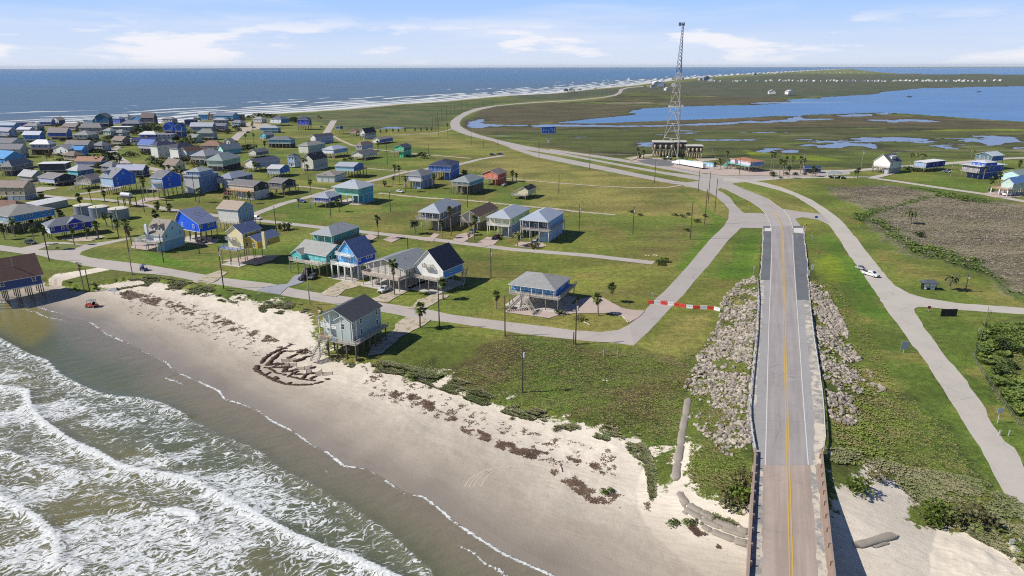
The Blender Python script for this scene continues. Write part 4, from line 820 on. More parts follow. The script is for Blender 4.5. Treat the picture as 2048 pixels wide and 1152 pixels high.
def house(label, xN, yg, yf, ye, xL, xR, wall, roofc, roof='gB', rise=None, ang=-24, lod=1, zg=0.0, **K):
    """xN,yg: picture place of the corner nearest the camera; yf, ye: rows of its floor and eave; xL, xR: ends of the two walls seen"""
    a = math.radians(ang); ux = Vector((math.cos(a),math.sin(a))); uy = Vector((-math.sin(a),math.cos(a)))
    P = Vector(G(xN,yg,zg)); fz = max(0.15, z_at(P,yf)-0) ; ez = z_at(P,ye); 
    if 'fz' in K: fz = K['fz']
    if 'ez' in K: ez = K['ez']
    def solve(x, d, z):
        u = (x-1024)/F; p0 = Vector((P.x,P.y,z-H)); dd = Vector((d.x,d.y,0)); 
        # (p0+t dd).r = u (p0+t dd).f
        n = u*p0.dot(_f)-p0.dot(_r); de = dd.dot(_r)-u*dd.dot(_f); return n/de
    A = K.get('A') or solve(xL, -ux, (fz+ez)/2); B = K.get('B') or solve(xR, uy, (fz+ez)/2)
    A = min(max(A,5.5),30); B = min(max(B,8.0 if A > 8 else 5.5),K.get('Bmax',22))
    O = P - ux*A                                   # left front corner
    if 'gap' in K: pass
    root = empty('stilt_house' if fz-zg > 1.2 else 'house', (O.x,O.y,zg), a); tag(root, label, 'house', kind='thing')
    D = math.hypot(P.x,P.y); fz -= zg; ez -= zg
    if rise is None: rise = (0.42 if roof[0]=='g' else 0.38)*min(A,B)*0.5
    if isinstance(rise,float) and K.get('pitch'): rise = K['pitch']*min(A,B)*0.5
    wm1 = mat(wall, 'siding'); tm = mat(K.get('trim',WHITE),'paint'); rm = mat(roofc, K.get('rk','shingle')); pm = mat(K.get('pile',WOODC),'wood'); dm = mat(K.get('deckc',WGREY),'wood')
    mb = MB(); wallpiece(mb, A, B, fz, ez, roof, rise, K.get('ax',0.5)); mats = [wm1]
    if 'front' in K:                               # front face in another colour on a thin board; some lightened to stand for sunlight
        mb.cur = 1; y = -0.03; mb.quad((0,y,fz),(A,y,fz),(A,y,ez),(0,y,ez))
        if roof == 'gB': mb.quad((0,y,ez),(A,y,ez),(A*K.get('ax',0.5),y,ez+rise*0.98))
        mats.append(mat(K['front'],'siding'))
    mb.build('wall', mats if len(mats)>1 else wm1, root)
    po = K.get('porch',0.0); o = K.get('o',0.55)
    mb = MB(); roofpiece(mb, A, B, ez, roof, rise, o, po, K.get('ax',0.5)); ro = mb.build('roof', [rm, mat(K.get('fascia',K.get('trim',WHITE)),'paint')], root)
    if lod <= 1:                                   # vents, pipes and ridge cap
        rn = random.Random(int(xN*7+yg))
        for i in range(rn.choice((1,2,3))):
            m3 = MB(); px_ = A*rn.uniform(0.25,0.75); py_ = B*rn.uniform(0.3,0.7); m3.cyl((px_,py_,ez),(px_,py_,ez+rise*0.9+0.55),0.10,0.10,7); m3.build('vent_pipe', mat((0.35,0.35,0.35),'paint'), ro)
    # corner trim and floor band
    mb = MB(); w_ = 0.12
    for x in (0,A):
        for y in (0,B): mb.box(x-w_/2-0.02,y-w_/2-0.02,fz,x+w_/2+0.02,y+w_/2+0.02,ez)
    mb.box(-0.06,-0.06,fz-0.28,A+0.06,B+0.06,fz-0.01)
    mb.build('trim', tm if not K.get('darktrim') else dm, root)
    # storeys and windows
    st = K.get('st') or max(1, round((ez-fz)/3.0)); sh = (ez-fz)/st; wf = K.get('wf', max(1,int(A/2.8))); wr = K.get('wr', max(1,int(B/3.6)))
    ww, wh = K.get('ww',0.95), min(1.45, sh*0.5); fc = K.get('wframe',WHITE)
    if lod >= 2: wf = min(wf,3); wr = min(wr,3)
    for s_ in range(st):
        z = fz+s_*sh+sh*0.36
        skip = K.get('door',None if lod>=2 else 0.5)
        for i in range(wf):
            u = A*(i+0.5)/wf
            if s_ == 0 and skip is not None and abs(u-A*skip) < 0.8 : continue
            add_window(root,'f',u,z,ww,wh,A,B,lod,frame=fc)
        for i in range(wr): add_window(root,'r',B*(i+0.5+(0.18 if i%2 else -0.12))/wr,z,ww*0.85,wh*0.92,A,B,lod,frame=fc)
        if s_ == 0 and skip is not None: add_window(root,'f',A*skip,fz+0.1,1.0,2.05,A,B,lod,frame=fc,name='door')
    if roof == 'gB' and rise > 2.2 and lod <= 1 and not K.get('nogw'): add_window(root,'f',A*K.get('ax',0.5),ez+rise*0.22,0.9,1.2,A,B,lod,frame=fc)
    if roof == 'gA' and rise > 2.2 and lod <= 1: add_window(root,'r',B*0.5,ez+rise*0.2,0.8,1.0,A,B,lod,frame=fc)
    # understorey
    nx = K.get('nx', 2 if lod >= 2 else max(3,int(A/3.4)+1)); ny = K.get('ny', 2 if lod >= 2 else max(2,int(B/4.2)+1)); pr = K.get('pr',0.15 if D < 350 else 0.2)
    low = K.get('low',0)
    dk = K.get('deck', 2.4 if (fz > 1.2 and lod <= 1) else (1.6 if fz > 1.2 else 0)); dr = K.get('dr',0); dback = K.get('db',0); dl = K.get('dl',0)
    ys0 = -dk+0.25 if dk else 0.15
    if fz > 1.2:
        piles(root, lin(0.15,A-0.15,nx), lin(0.15,B-0.15,ny), -0.6, fz-0.25, pm, pr)
        if dk and lod <= 1: piles(root, lin(-dl+0.2,A+dr-0.2,nx), [ys0], -0.6, fz-0.25, pm, pr)
        elif dk: piles(root, [0.2,A-0.2], [ys0], -0.6, fz-0.25, pm, pr)
        if dr: piles(root, [A+dr-0.2], lin(B*0.3,B-0.2,max(2,ny-1)), -0.6, fz-0.25, pm, pr)
    if low:                                        # enclosed ground floor: fraction of the footprint, from the right side
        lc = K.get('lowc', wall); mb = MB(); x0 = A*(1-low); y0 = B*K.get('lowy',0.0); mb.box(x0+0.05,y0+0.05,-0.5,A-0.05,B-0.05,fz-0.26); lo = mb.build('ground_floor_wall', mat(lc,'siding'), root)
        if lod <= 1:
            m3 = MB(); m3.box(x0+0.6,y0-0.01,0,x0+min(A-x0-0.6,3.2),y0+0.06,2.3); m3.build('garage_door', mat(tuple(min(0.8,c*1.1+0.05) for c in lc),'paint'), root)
    if dk or dr or dback:
        mb = MB(); zt = fz-0.03
        if dk: mb.box(-dl,-dk,zt-0.22,A+dr,-0.05,zt)
        if dr: mb.box(A+0.05,-0.04,zt-0.22,A+dr,B+dback,zt)
        if dl: mb.box(-dl,-0.04,zt-0.22,-0.05,B*K.get('dlB',1.0),zt)
        if dback: mb.box(0,B+0.05,zt-0.22,A+0.04,B+dback,zt)
        mb.build('deck', dm, root)
        rl = mat(K.get('rail',K.get('deckc',WGREY)),'wood' if 'rail' not in K else 'paint')
        pts = ([(-dl,B*K.get('dlB',1.0))] if dl else [(0,0)])+[(-dl,-dk),(A+dr,-dk)]+([(A+dr,B+dback)] if dr else [(A,0)])+([(0,B+dback)] if dback and not dr else [])
        if dk: railing(root, [(p[0]*0.999,p[1]*0.995) for p in pts], zt, rl, solid=K.get('solid',lod>=2))
        if dr and not dk: railing(root, [(A+dr,0),(A+dr,B)], zt, rl)
    if po:                                         # porch posts
        for x in lin(-o+0.5,A+o-0.5,max(3,int(A/3)+1) if lod<=1 else 2):
            mb = MB(); mb.bar((x,-po-o+0.35,fz),(x,-po-o+0.35,ez+ (0 if roof!='gB' else max(0,rise*(1-abs(x-A/2)/(A/2+o))-0.3))),0.16); mb.build('porch_post', tm, root)
    if K.get('bal'):                               # upper balcony on the front
        b0,b1,bd,bz = K['bal']; zt = fz+(ez-fz)*bz if bz < 1 else fz+bz; mb = MB(); mb.box(A*b0,-bd,zt-0.2,A*b1,-0.05,zt); bo = mb.build('balcony', tm if K.get('balw') else dm, root)
        railing(bo, [(A*b0,0),(A*b0,-bd),(A*b1,-bd),(A*b1,0)], zt, tm if K.get('balw') else dm)
    if K.get('stair'):
        for s_ in K['stair']:                      # x, y, dx, dy, width (top at floor level)
            stairs(root, A*s_[0], s_[1], fz, s_[2], s_[3], 0.0, s_[4] if len(s_)>4 else 1.2, dm)
    for v in K.get('vol',()):                      # extra volumes: x0,y0,A,B,z0,z1,roof,rise,wallcol,roofcol
        m4 = MB(); x0,y0,a2,b2,z0,z1,rf,rs,wc_,rc_ = v; z1 = fz+z1 if z0 is None else z1; z0 = fz if z0 is None else z0
        ve = MB(); wallpiece(ve,a2,b2,z0,z1,rf,rs); ob = ve.build('wing', mat(wc_,'siding'), root); ob.location = (x0,y0,0)
        ve = MB(); roofpiece(ve,a2,b2,z1,rf,rs,0.4); o2 = ve.build('wing_roof',[mat(rc_,K.get('rk','shingle')),tm],root); o2.location = (x0,y0,0)
        if lod <= 1:
            for i in range(max(1,int(a2/2.6))): add_window(root,'f',a2*(i+0.5)/max(1,int(a2/2.6)),max(z0,z1-2.2),0.8,min(1.3,(z1-z0)*0.5),a2,b2,lod,x0=x0,y0=y0,frame=fc)
            if v[3] >= 0: add_window(root,'r',b2*0.5,max(z0,z1-2.2),0.8,min(1.3,(z1-z0)*0.5),a2,b2,lod,x0=x0,y0=y0,frame=fc)
    if K.get('dorm'):
        for f_ in K['dorm']:                       # dormers on a gA front slope: fraction along A
            x = A*f_; w = 2.0; zb = ez+rise*0.28; yb = B*0.5*0.20; m5 = MB(); m5.box(x-w/2,yb,zb-0.4,x+w/2,yb+2.6,zb+1.0); m5.prism([(x-w/2,zb+1.0),(x+w/2,zb+1.0),(x,zb+1.9)],yb,yb+3.4); d_ = m5.build('dormer', mat(K.get('front',wall),'siding'), root)
            m5 = MB(); 
            for q in (-1,1): m5.bar((x,yb+1.6,zb+1.98),(x+q*(w/2+0.3),yb+1.6,zb+0.82),4.1,0.12)
            m5.build('dormer_roof', rm, d_); add_window(root,'f',0,zb+0.1,0.7,0.8,0,0,lod,x0=x,y0=yb)
    if K.get('chim'):
        x, y = A*K['chim'][0], K['chim'][1]; m5 = MB(); ct = ez+rise*K['chim'][3]; m5.box(x-0.6,y-0.8,fz,x+0.6,y,ct); m5.box(x-0.4,y-0.6,ct,x+0.4,y-0.2,ct+0.3); m5.build('chimney', mat(K['chim'][2],'siding'), root)
    if K.get('pad'): m5 = MB(); m5.box(-1,-dk-0.6,-0.3,A+dr+0.6,B+0.5,0.16); m5.build('slab', mat((0.56,0.53,0.48),'concrete'), root)
    if DBG: print('HOUSE %-60s A=%.1f B=%.1f fz=%.1f ez=%.1f D=%.0f'%(label[:60],A,B,fz,ez,D))
    LANDMARKS.append((xN,yg,label)); return root, A, B, fz, ez, rise
DBG = False
GREYR=(0.33,0.33,0.32); LGREYR=(0.50,0.51,0.52); BROWNR=(0.27,0.215,0.175); CHAR=(0.075,0.078,0.088); NAVYR=(0.045,0.055,0.095); BLUER=(0.16,0.20,0.34); SLATE=(0.19,0.205,0.24); WR=(0.72,0.72,0.70); TERRA=(0.40,0.20,0.11); DBR=(0.13,0.09,0.075); TANR=(0.42,0.34,0.27)
VIVID=(0.025,0.13,0.72); AZUR=(0.08,0.32,0.70); AQUA=(0.30,0.68,0.55); TEAL=(0.07,0.40,0.42); CREAM=(0.72,0.68,0.50); WHT=(0.80,0.79,0.74); LAV=(0.42,0.48,0.70); NAVY=(0.035,0.06,0.28); SKYB=(0.32,0.55,0.72); GREYW=(0.44,0.42,0.39); TANW=(0.52,0.44,0.33); LBLUE=(0.55,0.72,0.82); SLB=(0.20,0.28,0.42)
# ------------------------------------------------------------------ the near row along the beach road
r_, A, B, fz, ez, rs = house('two storey seafoam beach house on tall piles standing alone on the white sand', 717,712,680,638,648,761,(0.32,0.42,0.44),CHAR,'gB',rise=2.3,lod=0,zg=-0.5,ang=-23,deck=3.0,dr=1.6,db=1.0,nogw=1,pile=DKWOOD,bal=(0.0,0.53,1.7,0.52),balw=1,porch=1.6,vol=((5.0,-1.75,4.25,1.8,None,5.3,'gB',1.25,(0.50,0.57,0.53),CHAR),),stair=((0.22,-3.0,-0.3,-4.2,2.2),),front=(0.50,0.57,0.52),wf=4,wr=2,st=2,nx=5,ny=5,pr=0.2,fascia=(0.45,0.55,0.52),deckc=(0.40,0.38,0.34))
m5 = MB(); m5.box(A*0.05,-2.4,fz+5.0,A*0.48,-0.02,fz+5.15); 
for i,(x,c) in enumerate(((0.12,(0.75,0.20,0.04)),(0.30,(0.75,0.48,0.06)),(0.46,(0.06,0.35,0.70)))):
    ch = empty('deck_chair', tuple(r_.matrix_basis @ Vector((A*x,-2.2,fz-0.02))), math.radians(-19+160)); tag(ch, ('orange','yellow','blue')[i]+' slatted deck chair on the beach house deck', 'chair', 'deck chairs on the beach house deck')
    cm2 = mat(c,'paint'); m3 = MB(); m3.box(-0.35,-0.4,0.36,0.35,0.3,0.43); m3.build('seat',cm2,ch); m3 = MB(); m3.bar((0,0.32,0.36),(0,0.62,1.15),0.7,0.05); m3.build('backrest',cm2,ch)
    for q in (-1,1):
        for w in (-1,1): m3 = MB(); m3.box(q*0.3-0.04,w*0.32-0.04,0,q*0.3+0.04,w*0.32+0.04,0.58); m3.build('leg',cm2,ch)
        m3 = MB(); m3.box(q*0.36-0.07,-0.42,0.58,q*0.36+0.07,0.4,0.62); m3.build('armrest',cm2,ch)
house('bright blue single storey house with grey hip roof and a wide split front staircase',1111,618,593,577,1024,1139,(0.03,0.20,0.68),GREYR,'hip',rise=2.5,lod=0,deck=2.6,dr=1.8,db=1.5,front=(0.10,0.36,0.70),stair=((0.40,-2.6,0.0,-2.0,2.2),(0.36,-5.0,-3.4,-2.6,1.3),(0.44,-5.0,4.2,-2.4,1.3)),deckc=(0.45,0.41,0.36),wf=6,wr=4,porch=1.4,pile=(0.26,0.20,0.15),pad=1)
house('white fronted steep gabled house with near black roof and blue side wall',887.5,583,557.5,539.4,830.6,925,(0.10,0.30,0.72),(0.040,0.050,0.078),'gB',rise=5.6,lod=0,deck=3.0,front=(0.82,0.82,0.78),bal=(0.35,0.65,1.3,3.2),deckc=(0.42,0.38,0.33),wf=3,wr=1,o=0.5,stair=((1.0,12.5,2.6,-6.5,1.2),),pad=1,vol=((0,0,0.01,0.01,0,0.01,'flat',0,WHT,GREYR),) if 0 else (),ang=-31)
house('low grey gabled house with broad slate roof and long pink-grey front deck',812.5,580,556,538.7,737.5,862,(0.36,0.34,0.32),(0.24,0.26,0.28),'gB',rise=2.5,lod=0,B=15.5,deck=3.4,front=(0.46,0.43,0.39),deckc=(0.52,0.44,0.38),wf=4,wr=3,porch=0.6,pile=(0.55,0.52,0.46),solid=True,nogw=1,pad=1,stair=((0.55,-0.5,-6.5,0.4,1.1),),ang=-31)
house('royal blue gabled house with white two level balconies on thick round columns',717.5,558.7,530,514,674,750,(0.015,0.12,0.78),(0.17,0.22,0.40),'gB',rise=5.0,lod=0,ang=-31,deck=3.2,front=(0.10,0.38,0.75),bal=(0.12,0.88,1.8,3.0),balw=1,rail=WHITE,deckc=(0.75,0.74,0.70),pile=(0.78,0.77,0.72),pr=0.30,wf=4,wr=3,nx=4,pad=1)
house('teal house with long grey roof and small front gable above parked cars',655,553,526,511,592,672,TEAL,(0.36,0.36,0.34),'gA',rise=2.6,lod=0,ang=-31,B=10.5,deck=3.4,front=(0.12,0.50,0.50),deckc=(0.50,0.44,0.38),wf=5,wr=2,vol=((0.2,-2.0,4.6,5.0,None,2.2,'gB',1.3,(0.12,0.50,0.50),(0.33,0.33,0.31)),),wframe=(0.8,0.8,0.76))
house('yellow house with blue metal roofs and blue railed deck on a white slab',492,529,497,466,456,524,(0.66,0.48,0.11),BLUER,'gB',rise=2.4,lod=0,ang=-23,B=9,st=2,deck=3.2,dl=1.2,dlB=0.6,front=(0.88,0.76,0.42),rail=(0.12,0.24,0.55),deckc=(0.42,0.42,0.44),bal=(0.0,0.5,1.3,0.52),wf=3,wr=2,pile=(0.33,0.25,0.18),pad=1,vol=((5.8,1.5,6.2,11.5,None,2.7,'gB',1.7,(0.60,0.42,0.09),BLUER),),chim=(2.05,3.0,(0.74,0.64,0.36),0.1),rk='metal')  # front colour brighter than the side, as if sunlit
house('pale blue and white cottage with brown roof, dormer and tall white chimney',329,503,482.5,469,292,367,(0.42,0.66,0.78),(0.30,0.26,0.22),'gA',rise=4.6,lod=0,ang=-18,deck=3.0,dl=3.5,front=(0.88,0.91,0.90),rail=WHITE,pile=(0.66,0.64,0.58),wf=3,wr=2,dorm=(0.35,0.78),chim=(0.16,-0.05,(0.80,0.82,0.82),0.75),low=0.35,lowc=(0.28,0.48,0.58))  # front lightened in the colour itself to look sunlit
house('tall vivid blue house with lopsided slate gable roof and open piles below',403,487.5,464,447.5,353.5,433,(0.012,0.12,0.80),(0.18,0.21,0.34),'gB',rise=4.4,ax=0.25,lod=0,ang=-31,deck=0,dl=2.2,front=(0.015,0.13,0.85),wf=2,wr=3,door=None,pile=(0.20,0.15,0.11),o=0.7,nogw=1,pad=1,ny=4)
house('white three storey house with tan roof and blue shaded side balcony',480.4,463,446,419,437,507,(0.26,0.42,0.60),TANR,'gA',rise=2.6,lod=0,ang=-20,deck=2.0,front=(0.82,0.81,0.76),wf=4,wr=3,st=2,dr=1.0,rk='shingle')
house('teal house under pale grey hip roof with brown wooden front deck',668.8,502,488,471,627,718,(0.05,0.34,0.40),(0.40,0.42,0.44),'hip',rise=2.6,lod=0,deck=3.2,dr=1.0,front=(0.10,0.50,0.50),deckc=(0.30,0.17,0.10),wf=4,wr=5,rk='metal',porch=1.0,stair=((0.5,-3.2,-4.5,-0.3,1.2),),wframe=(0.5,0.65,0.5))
# ------------------------------------------------------------------ the row behind
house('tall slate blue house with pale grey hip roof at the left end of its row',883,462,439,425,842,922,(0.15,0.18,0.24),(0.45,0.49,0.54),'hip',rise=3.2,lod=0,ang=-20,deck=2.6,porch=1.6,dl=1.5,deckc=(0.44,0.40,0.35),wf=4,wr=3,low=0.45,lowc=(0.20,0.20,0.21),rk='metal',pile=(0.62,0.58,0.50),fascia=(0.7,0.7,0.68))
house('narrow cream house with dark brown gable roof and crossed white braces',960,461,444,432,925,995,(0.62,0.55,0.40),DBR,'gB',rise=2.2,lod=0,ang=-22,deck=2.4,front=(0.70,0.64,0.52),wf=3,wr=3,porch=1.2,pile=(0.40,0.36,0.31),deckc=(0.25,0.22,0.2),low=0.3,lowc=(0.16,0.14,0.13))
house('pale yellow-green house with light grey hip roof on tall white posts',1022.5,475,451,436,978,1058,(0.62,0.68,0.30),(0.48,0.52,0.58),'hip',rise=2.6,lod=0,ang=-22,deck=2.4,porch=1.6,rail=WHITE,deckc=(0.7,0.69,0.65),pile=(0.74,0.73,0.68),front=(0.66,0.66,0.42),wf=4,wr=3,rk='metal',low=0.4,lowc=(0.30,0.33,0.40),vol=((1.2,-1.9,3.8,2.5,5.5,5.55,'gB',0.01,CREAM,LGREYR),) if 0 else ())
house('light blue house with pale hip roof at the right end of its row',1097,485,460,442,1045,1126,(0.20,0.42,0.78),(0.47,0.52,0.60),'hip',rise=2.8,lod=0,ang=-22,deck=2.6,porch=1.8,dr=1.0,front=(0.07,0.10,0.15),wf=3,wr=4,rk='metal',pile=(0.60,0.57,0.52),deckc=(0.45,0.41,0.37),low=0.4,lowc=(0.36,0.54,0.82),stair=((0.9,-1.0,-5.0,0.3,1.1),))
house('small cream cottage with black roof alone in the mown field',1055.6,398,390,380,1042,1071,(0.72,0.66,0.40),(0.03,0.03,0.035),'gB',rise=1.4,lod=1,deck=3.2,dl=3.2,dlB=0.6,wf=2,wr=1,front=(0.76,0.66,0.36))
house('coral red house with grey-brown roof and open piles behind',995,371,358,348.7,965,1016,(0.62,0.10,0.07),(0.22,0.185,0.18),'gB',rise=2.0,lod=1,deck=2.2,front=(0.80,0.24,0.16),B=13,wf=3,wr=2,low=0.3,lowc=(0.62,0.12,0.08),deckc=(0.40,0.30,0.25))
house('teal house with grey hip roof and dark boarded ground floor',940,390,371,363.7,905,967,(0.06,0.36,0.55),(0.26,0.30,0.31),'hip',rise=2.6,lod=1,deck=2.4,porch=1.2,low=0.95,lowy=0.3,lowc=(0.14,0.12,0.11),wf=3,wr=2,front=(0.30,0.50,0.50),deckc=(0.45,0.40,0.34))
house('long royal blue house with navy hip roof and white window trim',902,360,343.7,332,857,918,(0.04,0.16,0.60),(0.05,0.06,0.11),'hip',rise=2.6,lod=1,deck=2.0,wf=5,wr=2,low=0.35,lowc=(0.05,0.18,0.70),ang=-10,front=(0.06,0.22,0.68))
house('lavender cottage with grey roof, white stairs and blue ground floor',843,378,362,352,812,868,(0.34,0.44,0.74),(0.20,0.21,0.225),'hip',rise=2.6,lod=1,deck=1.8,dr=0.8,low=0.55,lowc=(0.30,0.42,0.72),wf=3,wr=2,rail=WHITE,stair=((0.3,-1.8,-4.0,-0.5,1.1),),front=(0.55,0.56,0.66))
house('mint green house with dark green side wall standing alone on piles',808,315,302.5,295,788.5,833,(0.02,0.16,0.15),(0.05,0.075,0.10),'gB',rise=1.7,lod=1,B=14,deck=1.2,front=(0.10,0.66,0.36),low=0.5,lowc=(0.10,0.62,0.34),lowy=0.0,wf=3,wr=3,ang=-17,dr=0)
house('blue sided cottage with brown-grey roof and white porch gable',759,289,285.5,279,746,797.5,(0.07,0.17,0.52),(0.26,0.23,0.215),'gB',rise=1.5,lod=1,front=(0.78,0.76,0.70),deck=1.5,wf=2,wr=3,ang=-24,rail=WHITE)
house('steep white gabled house with charcoal roof beside the salt pond',731,279,272,266,720,752,(0.30,0.33,0.38),CHAR,'gB',rise=4.2,lod=1,front=(0.80,0.78,0.72),deck=1.2,wf=2,wr=2,ang=-24,bal=(0.2,0.8,1.2,2.2),balw=1,low=0.5,lowc=(0.7,0.68,0.62))
house('small pink house beside the steep white gabled house',713,272,266,262,701,719,(0.66,0.30,0.28),(0.30,0.12,0.10),'gB',rise=1.4,lod=1,deck=1.2,wf=2,wr=1)
house('grey-brown hip roofed house with lavender side behind the white gabled one',724,306,299,291,712,746,LAV,(0.24,0.19,0.165),'hip',rise=2.4,lod=1,deck=1.2,wf=2,wr=2)
house('white gabled house with dark roof and stairs above bare piles',725.6,321,314.3,309,703,754,(0.60,0.62,0.68),(0.12,0.125,0.145),'gB',rise=1.9,lod=1,front=(0.78,0.76,0.68),wf=2,wr=3,deck=1.0,stair=((0.9,3.0,3.5,-3.5,1.1),))
house('pale aqua house with light metal roof and tall porch posts',708.7,357,342,333,670.6,727,(0.10,0.20,0.45),(0.50,0.53,0.58),'gA',rise=1.6,lod=1,front=(0.45,0.72,0.82),rk='metal',deck=0,dr=2.2,wf=3,wr=1,ang=-14)
house('white house with brown hip roof and arched white ground floor',670,365,359,351,632,689,(0.35,0.48,0.72),(0.30,0.265,0.235),'hip',rise=1.9,lod=1,front=(0.66,0.76,0.86),wf=5,wr=2,deck=0,low=1.0,lowc=(0.66,0.74,0.80),ang=-12,fz=3.0)
house('large aqua house with wide pale hip roof on tall piles',718,410,391,377,670,746,(0.06,0.42,0.62),(0.50,0.54,0.57),'hip',rise=3.2,lod=0,ang=-23,o=1.5,deck=0,front=(0.30,0.72,0.56),wf=4,wr=3,rk='metal',dl=3.0,dlB=0.7,low=0.55,lowy=0.5,lowc=(0.08,0.46,0.66),pile=(0.62,0.60,0.54),door=None,pad=1)
house('violet-blue cottage with pale pyramid roof and grey deck in front of the aqua house',657.5,415,404,396,629,682,(0.04,0.07,0.50),(0.42,0.46,0.53),'hip',rise=2.0,lod=0,ang=-18,o=0.8,deck=2.2,dl=1.6,front=(0.05,0.10,0.60),wf=2,wr=3,rk='metal',deckc=(0.47,0.42,0.40),dr=0)
house('charcoal stained house with brown-grey gable roof above dark piles',566,390,376,366,538,591,(0.045,0.045,0.055),(0.215,0.20,0.20),'gA',rise=1.8,lod=1,front=(0.10,0.10,0.12),wf=3,wr=2,deck=2.0,dr=2.0,deckc=(0.30,0.28,0.26),ang=-26,wframe=(0.6,0.6,0.6))
house('cream fronted house with long brown-grey roof and orange wooden balcony',510,400,383,372.5,458,534,(0.06,0.055,0.06),(0.20,0.19,0.19),'gA',rise=2.0,lod=1,front=(0.62,0.56,0.46),wf=4,wr=2,deck=2.0,deckc=(0.55,0.33,0.17),ang=-25,low=0.75,lowc=(0.62,0.62,0.62),B=11)
house('small blue house with white metal roof and blue gable end',561,355,347.5,337.5,535,579,(0.05,0.20,0.62),(0.68,0.68,0.68),'gA',rise=1.6,lod=1,front=(0.58,0.74,0.80),wf=3,wr=1,deck=1.8,ang=-10,rk='metal')
house('cream tall gabled house with black steep roof beside tall palms',627.5,342,336,320,604,655,(0.42,0.44,0.48),(0.035,0.038,0.050),'gB',rise=3.8,lod=1,front=(0.74,0.72,0.60),wf=3,wr=3,st=2,deck=1.6,low=1.0,lowc=(0.70,0.69,0.62),ang=-20,rail=WHITE,fz=1.6)
house('blue-grey house with flat dark roofs left of the cream gabled one',590,336,333,313,576,601,(0.42,0.55,0.74),(0.07,0.08,0.13),'hip',rise=1.6,lod=1,wf=2,wr=2,st=2,deck=0)
house('pale blue eight sided looking cottage with white porch and pale roof',668,316,307,299.5,645,695,(0.30,0.46,0.76),(0.42,0.45,0.55),'hip',rise=2.4,lod=1,front=(0.74,0.80,0.86),wf=3,wr=2,deck=1.6,rail=WHITE,stair=((0.9,-1.6,4.0,-1.5,1.1),))
house('white walled house with brown-grey hip roof behind a palm',617,307,301,291.5,597,656,(0.40,0.52,0.50),(0.30,0.29,0.275),'hip',rise=2.3,lod=1,front=(0.72,0.70,0.62),wf=3,wr=3,deck=0,low=1.0,lowc=(0.6,0.6,0.55),fz=1.5)
house('long lavender sided house with charcoal roof and white front gable',632,289,282,274.5,621,677,(0.38,0.44,0.68),(0.12,0.12,0.14),'gB',rise=2.2,lod=1,front=(0.78,0.77,0.72),wf=2,wr=4,deck=1.4,ang=-32,low=0.3)
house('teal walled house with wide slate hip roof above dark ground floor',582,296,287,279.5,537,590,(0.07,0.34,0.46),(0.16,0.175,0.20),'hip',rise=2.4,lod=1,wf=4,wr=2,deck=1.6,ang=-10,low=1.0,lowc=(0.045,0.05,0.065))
house('light blue house with pale hip roof under the tall dune edge',556,266,262,255.6,520,561,(0.10,0.22,0.45),(0.46,0.50,0.56),'hip',rise=2.0,lod=1,front=(0.16,0.36,0.62),wf=4,wr=1,deck=0,ang=-4,rk='metal',low=0.8,lowc=(0.06,0.10,0.2),fz=2.4)
house('turquoise gabled cottage with grey roof left of the slate hip roof',532,283,278,270,521,548,(0.25,0.32,0.40),(0.26,0.29,0.33),'gB',rise=2.0,lod=2,front=(0.18,0.66,0.74),wf=2,wr=1,deck=1.5)
house('big blue house with dark blue roof and white crossed porch by the dune',563,252,246.5,238.5,541,578,(0.07,0.24,0.55),(0.10,0.12,0.19),'hip',rise=3.2,lod=2,front=(0.70,0.76,0.82),wf=2,wr=2,deck=2.0,rail=WHITE)
house('square royal blue tower house with navy roof and long side ramp',618,260,250.5,239.5,596,623,(0.04,0.08,0.36),(0.055,0.07,0.14),'hip',rise=3.4,lod=1,front=(0.06,0.10,0.62),wf=2,wr=1,deck=1.2,ang=-8,pile=(0.25,0.12,0.10))
house('small dark blue hut raised on posts at the marsh edge',680,268,258,253,672,686,(0.04,0.09,0.22),(0.05,0.06,0.09),'flat',rise=0.1,lod=1,wf=0,wr=0,deck=0,door=None)
house('cream gabled house with dark roof behind the lavender house',513,316,311,304,497.5,537,(0.20,0.22,0.28),(0.15,0.155,0.175),'gB',rise=1.8,lod=1,front=(0.70,0.68,0.58),wf=2,wr=2,deck=2.0)
house('lavender sided house with blue-black roof and white front gable',512,344,336,325.5,491,560,(0.40,0.46,0.72),(0.085,0.095,0.15),'gB',rise=2.0,lod=1,front=(0.74,0.73,0.68),wf=2,wr=4,deck=1.6,ang=-30)
house('pale lavender house with blue-grey hip roof below the charcoal houses',466,381,367,357,433.5,505,(0.10,0.13,0.28),(0.28,0.31,0.40),'hip',rise=2.6,lod=1,front=(0.62,0.63,0.70),wf=3,wr=3,deck=0,low=0.6,lowc=(0.6,0.6,0.62),ang=-18)
house('white and blue three tiered house with glazed ground floor and skirt roof',401.6,388,386,353,369,438,(0.16,0.26,0.48),(0.30,0.33,0.36),'hip',rise=1.0,lod=1,front=(0.76,0.76,0.74),wf=4,wr=3,st=2,deck=1.6,ang=-14,fz=0.5,rail=WHITE,vol=((1.0,1.5,8.5,11.5,9.0,12.2,'hip',1.9,(0.20,0.34,0.60),(0.34,0.37,0.37)),))
house('strong blue gable ended house with pale blue front and double decks',330,397,378,356,303,362,(0.03,0.14,0.78),(0.20,0.20,0.22),'gA',rise=3.0,lod=1,front=(0.40,0.58,0.76),wf=2,wr=1,st=2,deck=3.2,bal=(0.0,0.9,2.2,0.52),ang=-24,dl=1.0)
house('blue gable ended house with dormer, white trim and pale blue front',230.6,390,374,355,202,271,(0.04,0.17,0.74),(0.25,0.26,0.29),'gA',rise=4.2,lod=1,front=(0.42,0.62,0.84),wf=3,wr=2,st=2,deck=1.2,dorm=(0.3,),ang=-23,rail=WHITE)
